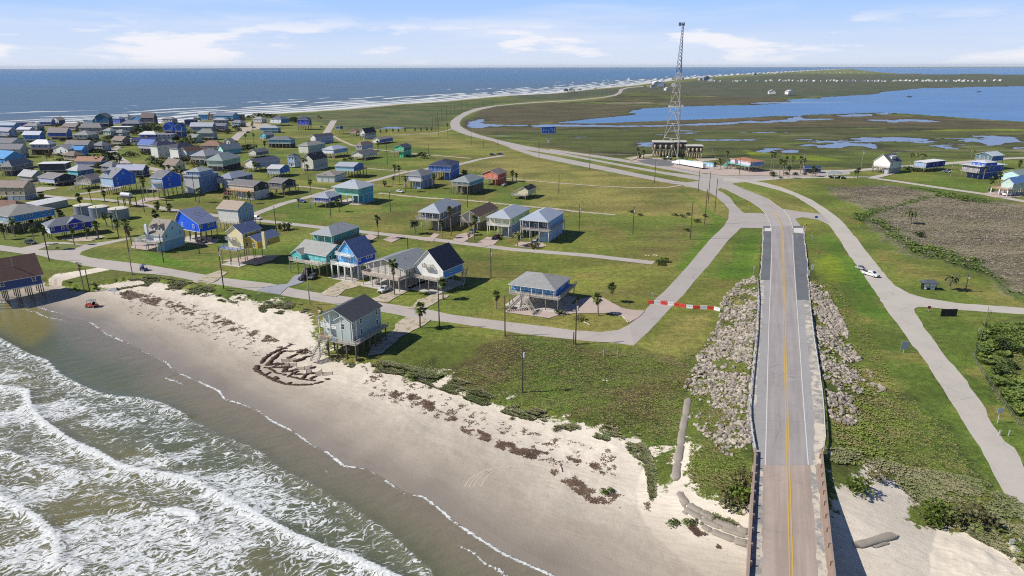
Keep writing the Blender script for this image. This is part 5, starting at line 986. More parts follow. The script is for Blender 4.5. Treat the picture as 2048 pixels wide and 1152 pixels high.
house('lavender fronted house with brown-grey roof and dark lattice end',111,373,366,357,77,152,(0.05,0.055,0.09),(0.27,0.25,0.245),'gA',rise=2.0,lod=1,front=(0.50,0.52,0.80),wf=4,wr=2,deck=0,dr=2.0,ang=-26,stair=((0.1,-0.5,-3.5,-1.0,1.1),),low=0.05,pad=0)
house('grey-brown gabled house with long white front stair',185,378,368,359,153,204,(0.22,0.21,0.24),(0.17,0.155,0.155),'gB',rise=2.2,lod=1,front=(0.40,0.37,0.33),wf=4,wr=2,deck=2.0,ang=-12,stair=((0.35,-2.0,-3.0,-4.5,1.4),),deckc=(0.62,0.60,0.57))
house('large tan house with brown roof and navy awning at the left edge',52,401,391,374,-25,62,(0.50,0.42,0.31),(0.28,0.22,0.19),'gA',rise=2.6,lod=1,wf=5,wr=2,deck=0,ang=-6,low=0.5,lowc=(0.35,0.40,0.50))
house('building with broad rust brown hip roof cut by the left frame edge',38,435,432,417,-70,46,(0.30,0.22,0.18),(0.20,0.10,0.075),'hip',rise=3.0,lod=1,wf=3,wr=1,deck=0,ang=-8,fz=0.3)
r2 = house('low pale warehouse with bright white metal roof',79,424,421,411,40,135.5,(0.46,0.46,0.42),(0.80,0.80,0.78),'gB',rise=0.7,lod=1,wf=1,wr=0,deck=0,ang=-15,rk='metal',door=None,fz=0.2)
house('azure long house with grey hip roof and white deck at left',25,468,446,433,-40,109,(0.06,0.30,0.74),(0.28,0.27,0.255),'hip',rise=2.6,lod=0,ang=-26,deck=2.4,wf=3,wr=5,rail=(0.7,0.7,0.68),front=(0.3,0.42,0.5),pile=(0.45,0.42,0.38))
house('dark royal blue house with long slate roof among the palms at left',104,480,467,453,88,190,(0.03,0.045,0.40),(0.20,0.215,0.25),'hip',rise=2.4,lod=0,ang=-45,A=8,deck=0,wf=3,wr=6,front=(0.60,0.66,0.80),o=0.9,pile=(0.14,0.12,0.12),low=0.0,vol=((5.5,7.0,3.0,4.6,None,3.6,'gA',1.6,(0.03,0.05,0.50),(0.22,0.235,0.27)),))
# ------------------------------------------------------------------ old town, farther up
OT = [
('azure gable cottage with pale blue roof at the left edge below white railings',14,339,329,316,-25,51,AZUR,(0.10,0.32,0.62),'gA',3.0,dict(wr=1)),
('wide brown-grey hip roofed house on many piles at the left',27,352,341,333,5,75,(0.20,0.20,0.22),(0.25,0.25,0.26),'hip',2.8,dict(ang=2,lod=1,deck=1.5)),
('long house with slate roof and white posts at the left edge',44,316,307,297,-30,54,(0.45,0.45,0.48),(0.19,0.19,0.215),'gA',2.4,dict(ang=-4)),
('grey roofed house with dormered white wall at the left edge',26,300,294,285,-30,50,(0.50,0.52,0.58),(0.22,0.22,0.25),'gA',2.4,dict(ang=-4)),
('white hip roofed house above a dark brown ground floor',102,310,298,288.5,62,107,(0.30,0.34,0.48),(0.72,0.72,0.72),'hip',2.6,dict(ang=-3,front=(0.42,0.46,0.58),low=1.0,lowc=(0.13,0.09,0.08),rk='metal',wf=5)),
('brown-grey roofed house with pale vertical seam behind the blue gable',178,306,299,288.5,132,182,(0.28,0.30,0.36),(0.24,0.215,0.215),'gA',2.2,dict(ang=-3)),
('clear blue house with blue roof, white corner and paired windows',165,312,309,299,137,170,(0.10,0.30,0.68),(0.08,0.30,0.66),'gA',1.8,dict(ang=-3,front=(0.16,0.34,0.74))),
('white trimmed gabled house with grey roof sheltering two white posts',138,313,309,298,108,142,(0.55,0.58,0.62),(0.24,0.24,0.26),'gB',2.2,dict(front=(0.76,0.76,0.76))),
('lavender house with orange-brown roof and white balustrade',203,336,331,321.5,152,209,(0.36,0.38,0.72),(0.40,0.22,0.14),'gA',1.8,dict(ang=-5,front=(0.50,0.52,0.84),deck=1.8,rail=WHITE,lod=1)),
('dark house with flat white roof behind the lavender gable',133,345,340,327,79,138,(0.09,0.10,0.15),(0.74,0.74,0.73),'flat',0.3,dict(ang=8,wf=4,deck=0)),
('turquoise house with pale hip roof and deep blue side',158,359,352,341.5,137,187,(0.05,0.16,0.44),(0.46,0.46,0.47),'hip',2.4,dict(front=(0.08,0.58,0.66),lod=1,deck=1.2)),
('navy house with pale lavender roof behind the dormered blue house',287,355,351,339,233,297,(0.035,0.05,0.17),(0.44,0.45,0.58),'gA',2.0,dict(ang=2,lod=1,deck=0)),
('blue box house with pale grey roof on the far shore row',103,252,249.5,243,80,104,(0.14,0.24,0.60),(0.30,0.33,0.40),'gA',2.4,dict(ang=-3)),
('dark gabled cottage beside the shore with white window wall',119,251,248,240,104,127,(0.10,0.12,0.2),(0.24,0.22,0.2),'gB',2.6,dict(front=(0.6,0.6,0.62))),
('long purple-blue house with brown flat roof near the surf',62,252,250,245,24,64,(0.06,0.06,0.34),(0.24,0.20,0.20),'flat',0.2,dict(ang=0,wf=4,deck=0)),
('sky blue low house at the far left of the shore row',30,262,259,250,-14,33,(0.14,0.34,0.70),(0.44,0.50,0.60),'gA',1.8,dict(ang=-3)),
('pale lavender roofed house below the sky blue one',20,278,272,262,-14,30,(0.34,0.38,0.56),(0.34,0.34,0.42),'gA',2.2,dict()),
('blue house with bright pale roof left of the brown roofs',81,284,280,269,47,83,(0.10,0.24,0.66),(0.56,0.60,0.70),'gA',2.2,dict(ang=-4)),
('brown roofed house with blue gable end in the third shore row',135,279,274,264,97,141,(0.08,0.16,0.52),(0.25,0.21,0.21),'gA',3.0,dict(ang=-4)),
('low white roofed cottage between the shore rows at left',60,266,263,258.5,35,66,(0.55,0.58,0.70),(0.66,0.67,0.72),'gA',1.4,dict(ang=-3)),
('dark teal tower house with dark gable roof over the surf',219,255,247,233.5,192,222,(0.02,0.11,0.22),(0.10,0.11,0.14),'gB',3.0,dict(ang=-6,front=(0.03,0.14,0.30),o=1.2)),
('blue house with pale roof right of the teal tower house',240,247,246,237,223,241,(0.08,0.14,0.50),(0.28,0.33,0.42),'hip',2.0,dict()),
('grey-green hip roofed house at the surf edge',257,244,240,234,237,266,(0.34,0.42,0.46),(0.30,0.34,0.36),'hip',2.6,dict()),
('large grey hip roofed house in the middle of the shore rows',205,269,264,255,160,212,(0.30,0.30,0.34),(0.20,0.19,0.20),'hip',3.4,dict(ang=-4)),
('pale grey hip roofed house in front of the large grey one',178,281,277,270,148,196,(0.45,0.47,0.50),(0.30,0.30,0.31),'hip',3.0,dict(ang=-4)),
('pale green cottage with shrubs close to the curving street',223,276,271,262,208,228,(0.42,0.56,0.50),(0.28,0.29,0.30),'hip',2.0,dict()),
('low house with long flat white roof near the shore',260,266,262,254,224,263,(0.30,0.33,0.40),(0.76,0.76,0.74),'flat',0.2,dict(ang=0,wf=4)),
('brown roofed boxy house standing against the breakers',309,248,245,235,283,314,(0.10,0.11,0.16),(0.17,0.125,0.12),'gA',4.2,dict(ang=-4,o=0.3)),
('blue gabled house with white trim left of the brown boxy house',281,248,245,238,264,284,(0.10,0.26,0.62),(0.14,0.22,0.42),'gB',2.6,dict()),
('slate roofed long house above dark shrubs near the shore',282,262,256,247,244,290,(0.16,0.20,0.30),(0.18,0.20,0.23),'hip',2.4,dict(ang=-4)),
('blue house with white hip roof beside the street',313,281,278,269,280,315,(0.06,0.11,0.50),(0.78,0.78,0.76),'hip',2.2,dict(ang=-3,rk='metal',lod=1,front=(0.09,0.14,0.58))),
('lavender low house with grey-violet roof beside the strong blue ones',343,281,279,269,316,347,(0.48,0.46,0.62),(0.30,0.26,0.34),'flat',0.3,dict(ang=-2)),
('vivid blue tall house with blue roof beside palms',347,275,262,252,328,352,(0.03,0.15,0.74),(0.04,0.14,0.60),'gB',2.6,dict(ang=-4,front=(0.04,0.17,0.80))),
('second vivid blue house with grey-blue roof just right of its twin',366,276,263,253,352,371,(0.05,0.20,0.66),(0.10,0.16,0.36),'gB',2.4,dict(ang=-4)),
('house with navy porch roof above the blue gable by the street',309,291,286,280,264,314,(0.20,0.22,0.40),(0.03,0.035,0.13),'gA',1.4,dict(ang=-3)),
('blue gable roofed house with white walls on brown piles',306,309,297,289,278,312,(0.25,0.34,0.66),(0.10,0.16,0.44),'gA',2.6,dict(front=(0.55,0.6,0.8),lod=1,deck=2)),
('white two storey verandah house with navy roof, left of the pair',318,318,315,292,303,352,(0.62,0.62,0.62),(0.055,0.065,0.12),'hip',2.4,dict(front=(0.78,0.77,0.72),lod=1,st=2,wr=4,deck=0,ang=-30,fz=0.5)),
('white two storey verandah house with black roof, right of the pair',359,322,318,297,341,392,(0.60,0.60,0.60),(0.045,0.050,0.085),'hip',2.6,dict(front=(0.80,0.79,0.74),lod=1,st=2,wr=3,deck=2.2,rail=WHITE,ang=-30)),
('white gabled house with rust brown roof beside the verandah pair',375,322,316,302,364,402,(0.45,0.55,0.68),(0.36,0.20,0.13),'gB',2.0,dict(front=(0.70,0.76,0.80),lod=1,ang=-26)),
('terracotta hipped house with azure end wall',400,318,312,305,386,420,(0.14,0.44,0.78),(0.44,0.25,0.19),'hip',2.6,dict(front=(0.5,0.4,0.35),lod=1)),
('long grey hip roofed house above open white piles',413,331,319,312,384,446,(0.40,0.44,0.50),(0.34,0.34,0.38),'hip',2.8,dict(front=(0.5,0.5,0.5),lod=1,ang=-16,deck=1.5,pile=(0.7,0.68,0.62))),
('pale green house with wide grey-green hip roof above dark piles',447,343,332,321,415,489,(0.34,0.50,0.40),(0.30,0.36,0.35),'hip',3.0,dict(front=(0.45,0.55,0.48),lod=1,ang=-10,deck=0,low=0.9,lowc=(0.03,0.035,0.045))),
('house with terracotta brown hip roof above dark ground floor',441,303,297,291,402,451,(0.34,0.30,0.26),(0.30,0.175,0.125),'hip',2.8,dict(ang=-4,lod=1)),
('aqua gabled house with slate roof and row of small windows',447,310,307,298,437,481,(0.16,0.46,0.62),(0.19,0.23,0.28),'gB',2.4,dict(front=(0.42,0.80,0.80),wr=4,lod=1,ang=-38,deck=0)),
('grey-green hip roofed house with white balcony among palms',428,280,275,266,396,431,(0.22,0.30,0.36),(0.24,0.26,0.23),'hip',3.0,dict(ang=-4,lod=1)),
('sky blue house with pale roof over the breakers',416,240,239,228.5,398,418,(0.12,0.38,0.70),(0.44,0.48,0.46),'gA',1.6,dict(ang=-2)),
('tan flat fronted building right of the sky blue house',428,240,238,228,418,431,(0.44,0.37,0.33),(0.40,0.34,0.31),'flat',0.2,dict(ang=0,deck=0,door=None)),
('slate roofed house with bright azure gable end near the surf',466,242,239,231,430,477,(0.13,0.42,0.76),(0.18,0.22,0.30),'gA',2.6,dict(ang=-14,wf=2)),
('tan block building at the right end of the shore row',486,240,237,229,473,488,(0.38,0.31,0.28),(0.34,0.28,0.26),'flat',0.2,dict(ang=0,deck=0,door=None)),
('navy cube house beside the wide slate blue house',390,253,250,240,370,392,(0.04,0.05,0.26),(0.05,0.06,0.16),'flat',0.3,dict(ang=-2,deck=0)),
('wide slate blue house with pale metal roof and central gable',426,267,262,252,382,428,(0.16,0.26,0.38),(0.42,0.44,0.50),'gA',2.6,dict(ang=-3,wf=5,lod=1,rk='metal')),
('grey lavender house with white eave line behind the wide slate one',452,252,247,240,428,456,(0.28,0.32,0.42),(0.40,0.40,0.44),'hip',1.8,dict(ang=-3)),
('grey house with dark balconies beside the sand clearing',451,264,260,251,432,456,(0.34,0.34,0.42),(0.20,0.21,0.26),'gA',1.6,dict(ang=-3)),
]
OT += [
('slate roofed cottage tucked between the shore rows at left',76,264,260,252,50,80,(0.30,0.34,0.42),(0.22,0.22,0.24),'hip',2.2,dict()),
('dark brown roofed cottage left of the big grey hip roof',153,263,260,253,126,157,(0.20,0.20,0.22),(0.20,0.17,0.16),'gA',2.2,dict()),
('grey walled cottage right of the long white flat roof',246,276,272,265,230,250,(0.36,0.40,0.44),(0.24,0.24,0.25),'hip',2.0,dict()),
('low navy cottage in front of the vivid blue twins',339,297,294,288,320,343,(0.06,0.09,0.26),(0.20,0.20,0.26),'gA',1.8,dict()),
('white cottage with grey roof beyond the sand clearing',524,247,245,238,508,528,(0.6,0.62,0.64),(0.30,0.31,0.33),'hip',1.8,dict()),
('pale green cottage beside the terracotta brown roof',392,286,283,275,376,396,(0.42,0.52,0.46),(0.26,0.27,0.26),'gA',2.0,dict()),
('blue-grey cottage left of the sand clearing',482,254,252,245,464,486,(0.22,0.30,0.42),(0.20,0.21,0.25),'hip',2.0,dict()),
('small white cottage beside the bright shrub clump',461,293,290,283,449,465,(0.62,0.62,0.60),(0.22,0.2,0.2),'gB',1.8,dict()),
('brown roofed cottage left of the curving street top',246,292,288,280,226,250,(0.26,0.22,0.2),(0.25,0.19,0.16),'gA',2.2,dict()),
('grey cottage behind the lavender balustraded house',206,303,299,291,188,211,(0.40,0.42,0.46),(0.19,0.2,0.22),'hip',2.2,dict()),
('cream cottage with brown roof between the palms and the tiered house',352,343,339,329,330,357,(0.60,0.56,0.44),(0.26,0.2,0.17),'gA',2.2,dict(lod=1)),
('slate blue cottage right of the turquoise one',226,345,341,333,204,232,(0.16,0.22,0.36),(0.22,0.22,0.24),'hip',2.2,dict(lod=1)),
('grey cottage with pale roof between the wide hip roof and the flat one',66,364,360,352,40,70,(0.34,0.36,0.40),(0.42,0.42,0.44),'gA',2.2,dict(lod=1)),
('small brown cottage above the lavender balustraded house',150,322,319,311,128,154,(0.30,0.24,0.2),(0.22,0.17,0.14),'hip',2.0,dict()),
('light blue cottage left of the shoreline tower',186,250,248,240,168,190,(0.22,0.36,0.56),(0.3,0.33,0.38),'gA',2.0,dict()),
('grey shore cottage right of the brown boxy house',345,247,245,238,326,349,(0.36,0.38,0.42),(0.24,0.24,0.26),'hip',1.8,dict())]
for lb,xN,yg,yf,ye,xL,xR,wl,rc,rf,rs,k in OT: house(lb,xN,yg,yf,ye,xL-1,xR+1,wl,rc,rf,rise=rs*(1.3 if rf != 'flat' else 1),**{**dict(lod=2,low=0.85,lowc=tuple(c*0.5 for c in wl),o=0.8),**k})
# ------------------------------------------------------------------ right side
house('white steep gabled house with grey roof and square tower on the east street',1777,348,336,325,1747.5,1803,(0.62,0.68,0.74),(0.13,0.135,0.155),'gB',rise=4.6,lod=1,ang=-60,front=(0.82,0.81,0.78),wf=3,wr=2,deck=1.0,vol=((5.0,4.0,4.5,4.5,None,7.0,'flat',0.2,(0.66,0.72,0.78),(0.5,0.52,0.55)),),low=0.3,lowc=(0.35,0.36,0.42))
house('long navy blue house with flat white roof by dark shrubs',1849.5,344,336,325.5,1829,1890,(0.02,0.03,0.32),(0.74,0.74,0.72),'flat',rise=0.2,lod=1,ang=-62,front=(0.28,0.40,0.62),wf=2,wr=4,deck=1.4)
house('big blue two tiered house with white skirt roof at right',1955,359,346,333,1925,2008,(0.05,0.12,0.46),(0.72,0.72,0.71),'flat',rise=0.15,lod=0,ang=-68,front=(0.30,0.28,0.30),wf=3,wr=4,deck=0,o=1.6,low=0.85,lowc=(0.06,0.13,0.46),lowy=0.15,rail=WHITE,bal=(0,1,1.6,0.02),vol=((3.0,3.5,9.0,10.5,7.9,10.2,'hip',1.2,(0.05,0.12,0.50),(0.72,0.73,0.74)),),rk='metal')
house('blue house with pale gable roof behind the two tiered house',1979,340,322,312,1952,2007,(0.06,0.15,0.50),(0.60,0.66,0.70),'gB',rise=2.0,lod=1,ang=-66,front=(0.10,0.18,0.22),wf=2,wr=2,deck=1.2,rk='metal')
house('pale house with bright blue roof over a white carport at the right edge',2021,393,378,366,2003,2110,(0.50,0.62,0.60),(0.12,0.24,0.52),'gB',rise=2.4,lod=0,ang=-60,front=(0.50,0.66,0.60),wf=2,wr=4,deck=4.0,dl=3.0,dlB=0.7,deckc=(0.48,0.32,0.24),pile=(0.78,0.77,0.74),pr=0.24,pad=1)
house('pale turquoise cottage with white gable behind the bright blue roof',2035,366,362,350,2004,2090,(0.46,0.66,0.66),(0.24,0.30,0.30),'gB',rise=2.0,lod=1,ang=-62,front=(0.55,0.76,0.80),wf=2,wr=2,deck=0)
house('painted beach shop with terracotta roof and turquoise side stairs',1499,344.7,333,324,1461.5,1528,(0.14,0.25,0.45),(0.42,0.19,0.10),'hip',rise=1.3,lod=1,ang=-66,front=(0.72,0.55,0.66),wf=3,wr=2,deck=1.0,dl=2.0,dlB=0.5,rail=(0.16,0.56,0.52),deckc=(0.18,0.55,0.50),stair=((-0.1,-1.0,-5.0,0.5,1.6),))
# beach house standing in the water at the left edge
house('brown roofed navy house on piles standing in the sea at the left edge',-4,618,584,563,-60,83,(0.065,0.10,0.26),(0.165,0.095,0.075),'gB',rise=5.2,lod=0,ang=-45,zg=-2.0,wf=2,wr=2,deck=1.2,A=11,pile=(0.16,0.13,0.11),nx=4,ny=5,o=0.7,dback=2.0,front=(0.6,0.66,0.72))
# ------------------------------------------------------------------ labels that say where a repeated thing stands
import re as _re
def short(l):
    s = _re.split(r' with | on | beside | behind | under | above | below | standing | alone | sheltering | in | at | near | over | left of | right of | just | and its | by ', l)[0]
    return ' '.join(s.split()[:8])
USED = set()
def place_label(kind, px, py, sizes=None):
    """'fan palm' + which house of the photograph it stands by; tries nearer houses first"""
    c = sorted(LANDMARKS, key=lambda q: (q[0]-px)**2+(2.2*(q[1]-py))**2)[:6]
    for q in c:
        dx, dy = px-q[0], py-q[1]
        rel = ('in front of' if dy > 3 else 'behind') if abs(dx) < 22 else ('left of' if dx < 0 else 'right of')
        for s in (('',) if not sizes else sizes):
            for far in ('', 'a little way '):
                l = ' '.join((s+' '+kind+' '+far+rel+' the '+short(q[2])).split())
                if l not in USED and 4 <= len(l.split()) <= 16: USED.add(l); return l
    a, b = short(c[0][2]), short(c[1][2])
    for l in ('%s between the %s and %s'%(kind,' '.join(a.split()[:6]),' '.join(b.split()[:6])), 'second %s near the %s'%(kind,a), 'third %s near the %s'%(kind,a), 'last %s near the %s'%(kind,b)):
        if l not in USED: USED.add(l); return l
    return '%s near the %s'%(kind,a)
# ------------------------------------------------------------------ palms
LEAF = mat((0.075,0.115,0.030),'leaf'); LEAF2 = mat((0.10,0.13,0.055),'leaf'); DEADLEAF = mat((0.20,0.14,0.085),'wood'); TRUNK = mat((0.25,0.21,0.17),'wood'); BUSHL = mat((0.040,0.070,0.020),'leaf'); BUSH2 = mat((0.075,0.125,0.020),'leaf')
def frond_fan(mb, base, az, el, L, rn, fan=0.95):
    d = Vector((math.cos(az)*math.cos(el), math.sin(az)*math.cos(el), math.sin(el))); side = Vector((-math.sin(az),math.cos(az),0)); up = side.cross(d)
    hub = Vector(base)+d*L*0.42; mb.bar(base, hub, 0.05, 0.03); n = 9
    for i in range(n):
        t = (i/(n-1)-0.5)*2; a = t*1.25; ll = L*0.62*(1-0.28*t*t)*rn.uniform(0.9,1.1)
        dd = (d*math.cos(a)+side*math.sin(a)).normalized(); w = L*0.085
        mid = hub+dd*ll*0.6+up*0.03*L; tip = hub+dd*ll+Vector((0,0,-0.28*ll)); pp = dd.cross(up).normalized()*w
        mb.quad(hub-pp*0.25, mid-pp, tip, mid+pp, hub+pp*0.25)
def frond_feather(mb, base, az, el, L, rn):
    p = Vector(base); e = el; az2 = az; seg = 5
    for i in range(seg):
        d = Vector((math.cos(az2)*math.cos(e), math.sin(az2)*math.cos(e), math.sin(e))); q = p+d*L/seg; side = Vector((-math.sin(az2),math.cos(az2),0)); w = L*0.16*(1-0.55*abs(i/seg-0.4))
        for s in (-1,1): mb.quad(p, q, q+side*s*w*0.7+d*w*0.6-Vector((0,0,w*0.35)), p+side*s*w+d*w*0.3-Vector((0,0,w*0.45)))
        p = q; e -= 0.42
def palm_proto(kind, seed, hgt=6.0):
    rn = random.Random(seed); root = empty('palm_tree'); tr = MB()
    n = 7; pts = []; bx_, by_ = rn.uniform(-0.5,0.5), rn.uniform(-0.4,0.4)
    for i in range(n+1): t = i/n; pts.append((bx_*t*t, by_*t*t, -0.4+(hgt+0.4)*t))
    for i in range(n): r0 = 0.24-0.08*(i/n); tr.cyl(pts[i],pts[i+1],r0*(1.15 if i==0 else 1.06),r0*0.93,8)
    tr.build('trunk', TRUNK, root); top = Vector(pts[-1]); cr = MB(); dd = MB()
    if kind == 'fan':
        for k in range(34):
            el = rn.uniform(-0.75,1.35)*1.0; frond_fan(cr, top+Vector((0,0,rn.uniform(-0.25,0.25))), rn.uniform(0,6.283), el, rn.uniform(1.35,2.0), rn)
        for k in range(12): frond_fan(dd, top-Vector((0,0,rn.uniform(0.3,0.9))), rn.uniform(0,6.283), rn.uniform(-1.45,-1.0), rn.uniform(0.9,1.4), rn)
    elif kind == 'tall':
        for k in range(30): frond_fan(cr, top+Vector((0,0,rn.uniform(-0.2,0.2))), rn.uniform(0,6.283), rn.uniform(-0.5,1.3), rn.uniform(1.5,2.3), rn)
        for k in range(22): frond_fan(dd, top-Vector((0,0,rn.uniform(0.3,2.2))), rn.uniform(0,6.283), rn.uniform(-1.5,-1.15), rn.uniform(1.0,1.6), rn)
    elif kind == 'feather':
        for k in range(26): frond_feather(cr, top, rn.uniform(0,6.283), rn.uniform(0.0,1.2), rn.uniform(2.6,3.6), rn)
        for k in range(6): frond_feather(dd, top, rn.uniform(0,6.283), rn.uniform(-0.9,-0.4), rn.uniform(1.6,2.2), rn)
    elif kind == 'dead':
        for k in range(16): frond_fan(dd, top-Vector((0,0,rn.uniform(-0.2,1.2))), rn.uniform(0,6.283), rn.uniform(-1.4,0.3), rn.uniform(0.8,1.3), rn)
        for k in range(5): frond_fan(cr, top, rn.uniform(0,6.283), rn.uniform(-0.2,0.8), 1.2, rn)
    cr.build('crown', LEAF if kind != 'feather' else LEAF2, root)
    if dd.f: dd.build('dead_fronds', DEADLEAF, root)
    root['h'] = hgt
    return root
PK = {'fan':[('fan',1),('fan',2),('fan',3)],'tall':[('tall',4),('tall',5)],'feather':[('feather',6),('feather',7)],'dead':[('dead',8)]}
PROTO = {}
PALMS = """840 656 609 fan|169 585 522 dead|789 590 521 tall|886 599 560 fan|993 618 584 fan|1223 605 569 fan|1196 631 591 fan|757 478 432 tall|903 472 415 tall|884 477 441 fan|948 480 434 fan|937 486 462 dead
257 502 441 tall|264 492 452 tall|10 479 450 fan|69 489 453 fan|94 500 456 fan|149 490 455 fan|174 479 455 fan|197 477 445 fan|226 459 426 fan|214 453 427 fan|237 473 441 fan|118 441 423 fan|82.5 399 385 fan|183 404 375 fan|210 405 383 fan|30 473 437 fan|39 463 439 fan|62 458 436 fan
314 423.5 406 fan|338 424 409 fan|312 441 424 fan|289 402 357 tall|398.5 406 379 fan|471 453 419 fan|501.6 407.5 385 fan|622 390 360 fan|597.5 416.5 393 dead|678.7 424 400 fan|570 397 370 fan|367 386 352 fan
611 349 316 feather|617 361 330 tall|509 345 325 fan|620 300 282 fan|507 259 244 fan|491 286 268 fan|508 289 267 fan|639 245 231 fan|643 243.5 234 fan|757.5 303.7 283 tall|799 366 332 fan|790 353 331 fan|785.6 369 353 fan|769 373 362 fan|811 384 353 fan|866 377 349 fan
896 279 247 fan|926 351 341 fan|932 352 342 fan|1025 363 343 fan|1033 364 347 fan|1541 343 304 tall|1547 336 305 tall|1545.6 360 344 fan|1558 357 320 fan|1566 351 322 fan|1571 337 314 tall|1583 335 313 tall|1600 349 315 tall|1607 341 318 fan|1577 357 333 fan|1625 354 334 fan|1630 353 336 fan|1709 356 341 fan|1715 356 337 fan
1275 317.5 296 fan|1287 318 302 fan|1280 318 307 fan|1305 312 298 fan|1429 339.5 325 fan|1441 338 319 fan|1453.5 340 303 tall|1821 327 306 feather|1833 326 305 feather|1845 324 307 feather|1966 360 334 fan|1976 381 357 fan|1995 377 345 fan|1942 317 298 feather|2036 336 323 fan|1898.5 580 550 feather|1821 448 422 feather|562 461 449 feather|574 459 448 feather
452 402 391 feather|831 468 441 feather|1035 493 465 feather|505 262 247 fan|530 300 284 fan|340 345 330 fan|330 347 333 fan|352 349 334 fan|362 350 336 fan|436 331 316 fan|444 334 317 fan|384 290 270 fan|392 296 276 fan|240 330 312 fan|160 408 391 fan|126 444 428 fan|100 452 434 fan|520 345 327 fan"""
for ent in PALMS.replace('\n','|').split('|'):
    x, yb, yt, k = ent.split(); x, yb, yt = float(x), float(yb), float(yt)
    P0 = G(x,yb,0.0); zg = float(hts([P0[0]],[P0[1]])[0]); P0 = G(x,yb,zg); hh = max(2.2, z_at(P0,yt)-zg-0.9)
    v = random.choice(PK[k])
    key = v+(round(hh/2.5),)
    if key not in PROTO:
        pr = palm_proto(v[0], v[1]*10+key[2], max(2.0,key[2]*2.5)); PROTO[key] = pr; root = pr
    else:
        root = copy_thing(PROTO[key])
    root.location = (P0[0],P0[1],zg); root.rotation_euler = (0,0,random.uniform(0,6.28)); s = hh/max(2.0,key[2]*2.5); root.scale = (min(1.15,max(0.85,s)),)*2+(s,)
    tag(root, place_label({'fan':'green fan palm','tall':'tall fan palm','feather':'spreading feather palm','dead':'withered fan palm'}[k], x, yb), 'palm', 'palms of the seaside town')
# row of small palms at the marsh edge
for i, x in enumerate((761,773,786,797,810,830,842,854,863)):
    c = copy_thing(PROTO[sorted(k for k in PROTO if k[0]=='fan')[0]]); P0 = G(x,266.5-i*0.55,0); c.location = (*P0,0); c.scale = (0.9,0.9,0.95+0.2*random.random()); c.rotation_euler = (0,0,i)
    tag(c,'small palm in the row planted along the entrance lane by the marsh','palm','small palms along the entrance lane')
# ------------------------------------------------------------------ shrubs
def shrub_proto(seed, m, n=260, flat=0.62):
    rn = random.Random(seed); mb = MB(); lob = [(rn.uniform(-0.6,0.6),rn.uniform(-0.6,0.6),rn.uniform(0.15,0.75),rn.uniform(0.35,0.62)) for _ in range(7)]
    for i in range(n):
        cx,cy,cz,r = rn.choice(lob); a = rn.uniform(0,6.283); e = rn.uniform(-0.5,1.5); rr = r*rn.uniform(0.7,1.08)
        p = Vector((cx+rr*math.cos(a)*math.cos(e), cy+rr*math.sin(a)*math.cos(e), max(0.02,(cz+rr*math.sin(e))*flat*1.5))); s = rn.uniform(0.07,0.16)
        u = Vector((rn.uniform(-1,1),rn.uniform(-1,1),rn.uniform(-0.6,0.9))).normalized()*s; w = u.orthogonal().normalized()*s*0.8; w.rotate(Matrix.Rotation(rn.uniform(0,6.28),3,u)); mb.quad(p-u,p-w,p+u,p+w)
    o = mb.build('shrub', m); return o
SH = [shrub_proto(1,BUSHL),shrub_proto(2,BUSHL),shrub_proto(3,BUSH2),shrub_proto(4,mat((0.12,0.125,0.06),'leaf'))]
SHRUBS = """185 284 9 0|195 288 9 0|205 290 9 1|215 288 9 1|238 277 7 0|188 302 8 0|197 303 7 1|221 331 26 0|211 326 14 1|33 272 8 0|118 324 8 0|126 312 8 1|95 310 7 0|250 313 6 1|275 263 12 0|288 266 14 1|300 259 10 0|311 264 12 0|325 264 9 1|372 264 9 0|380 270 9 1|377 287 13 2|366 289 9 2|262 310 8 0|268 314 8 1|305 325 10 0|315 331 12 1|324 333 12 0|440 321 9 0|462 290 7 0|470 287 7 1|496 302 14 0|488 299 9 1|480 264 7 0|470 257 6 1|455 264 6 0|515 235 9 0|530 236 10 1|545 235 8 0|583 246 12 0|590 246 10 1|578 244 8 0|500 238 8 1|150 437 9 0|165 431 11 1|158 437 10 0|98 446 9 0|110 443 9 1|545 393 11 0|1119 627 14 0|1068 497 14 3|1060 494 9 3|850 316 12 0|700 320 6 0|690 322 6 1|1575 350 8 0|1591 350 8 1|1607 350 7 0|1621 347 8 0|1663 356 7 0|1681 357 8 1|1328 320 5 0|1340 321 5 1|1355 322 5 0|1366 319 6 1|1813 341 9 0|1823 343 9 1|1836 343 8 0|1835 473 14 0|1160 641 14 3|1320 529 14 2|1327 524 13 2|1372 462 8 0|1395 445 9 0|1412 434 8 0|1279 431 7 0|1262 426 8 0|1350 432 8 1|1366 434 8 0|1375 430 7 0|1880 1032 34 2|1864 1042 26 2|1898 1042 28 3|1720 985 30 2|1755 960 24 3|1706 978 24 2|1950 1045 36 3|1112 862 9 3|1210 985 11 2|1221 981 8 2|1345 1050 14 2|1375 1048 11 2|1388 1045 10 2|1478 1000 34 2|1465 1015 30 3|1490 970 30 3|2015 700 26 0|1995 745 24 0|2010 735 20 0|745 268 5 0|1985 384 9 0|1560 357 6 0|1545 352 12 1|430 478 6 0|350 505 6 0|115 497 4 1|1930 402 12 2|1130 181 3 0|1160 180 3 1|1190 178 3 0|1290 174 3 0|480 302 8 1"""
_rs = random.Random(3)
for q in [q for q in LANDMARKS if q[0] < 500 and q[1] < 350]:
    for _ in range(2): SHRUBS += '|%.1f %.1f %d %d'%(q[0]+_rs.uniform(-34,14), q[1]+_rs.uniform(-1.5,5), _rs.uniform(4,8)*(q[1]-133)/150+2, _rs.choice((0,0,1,3)))
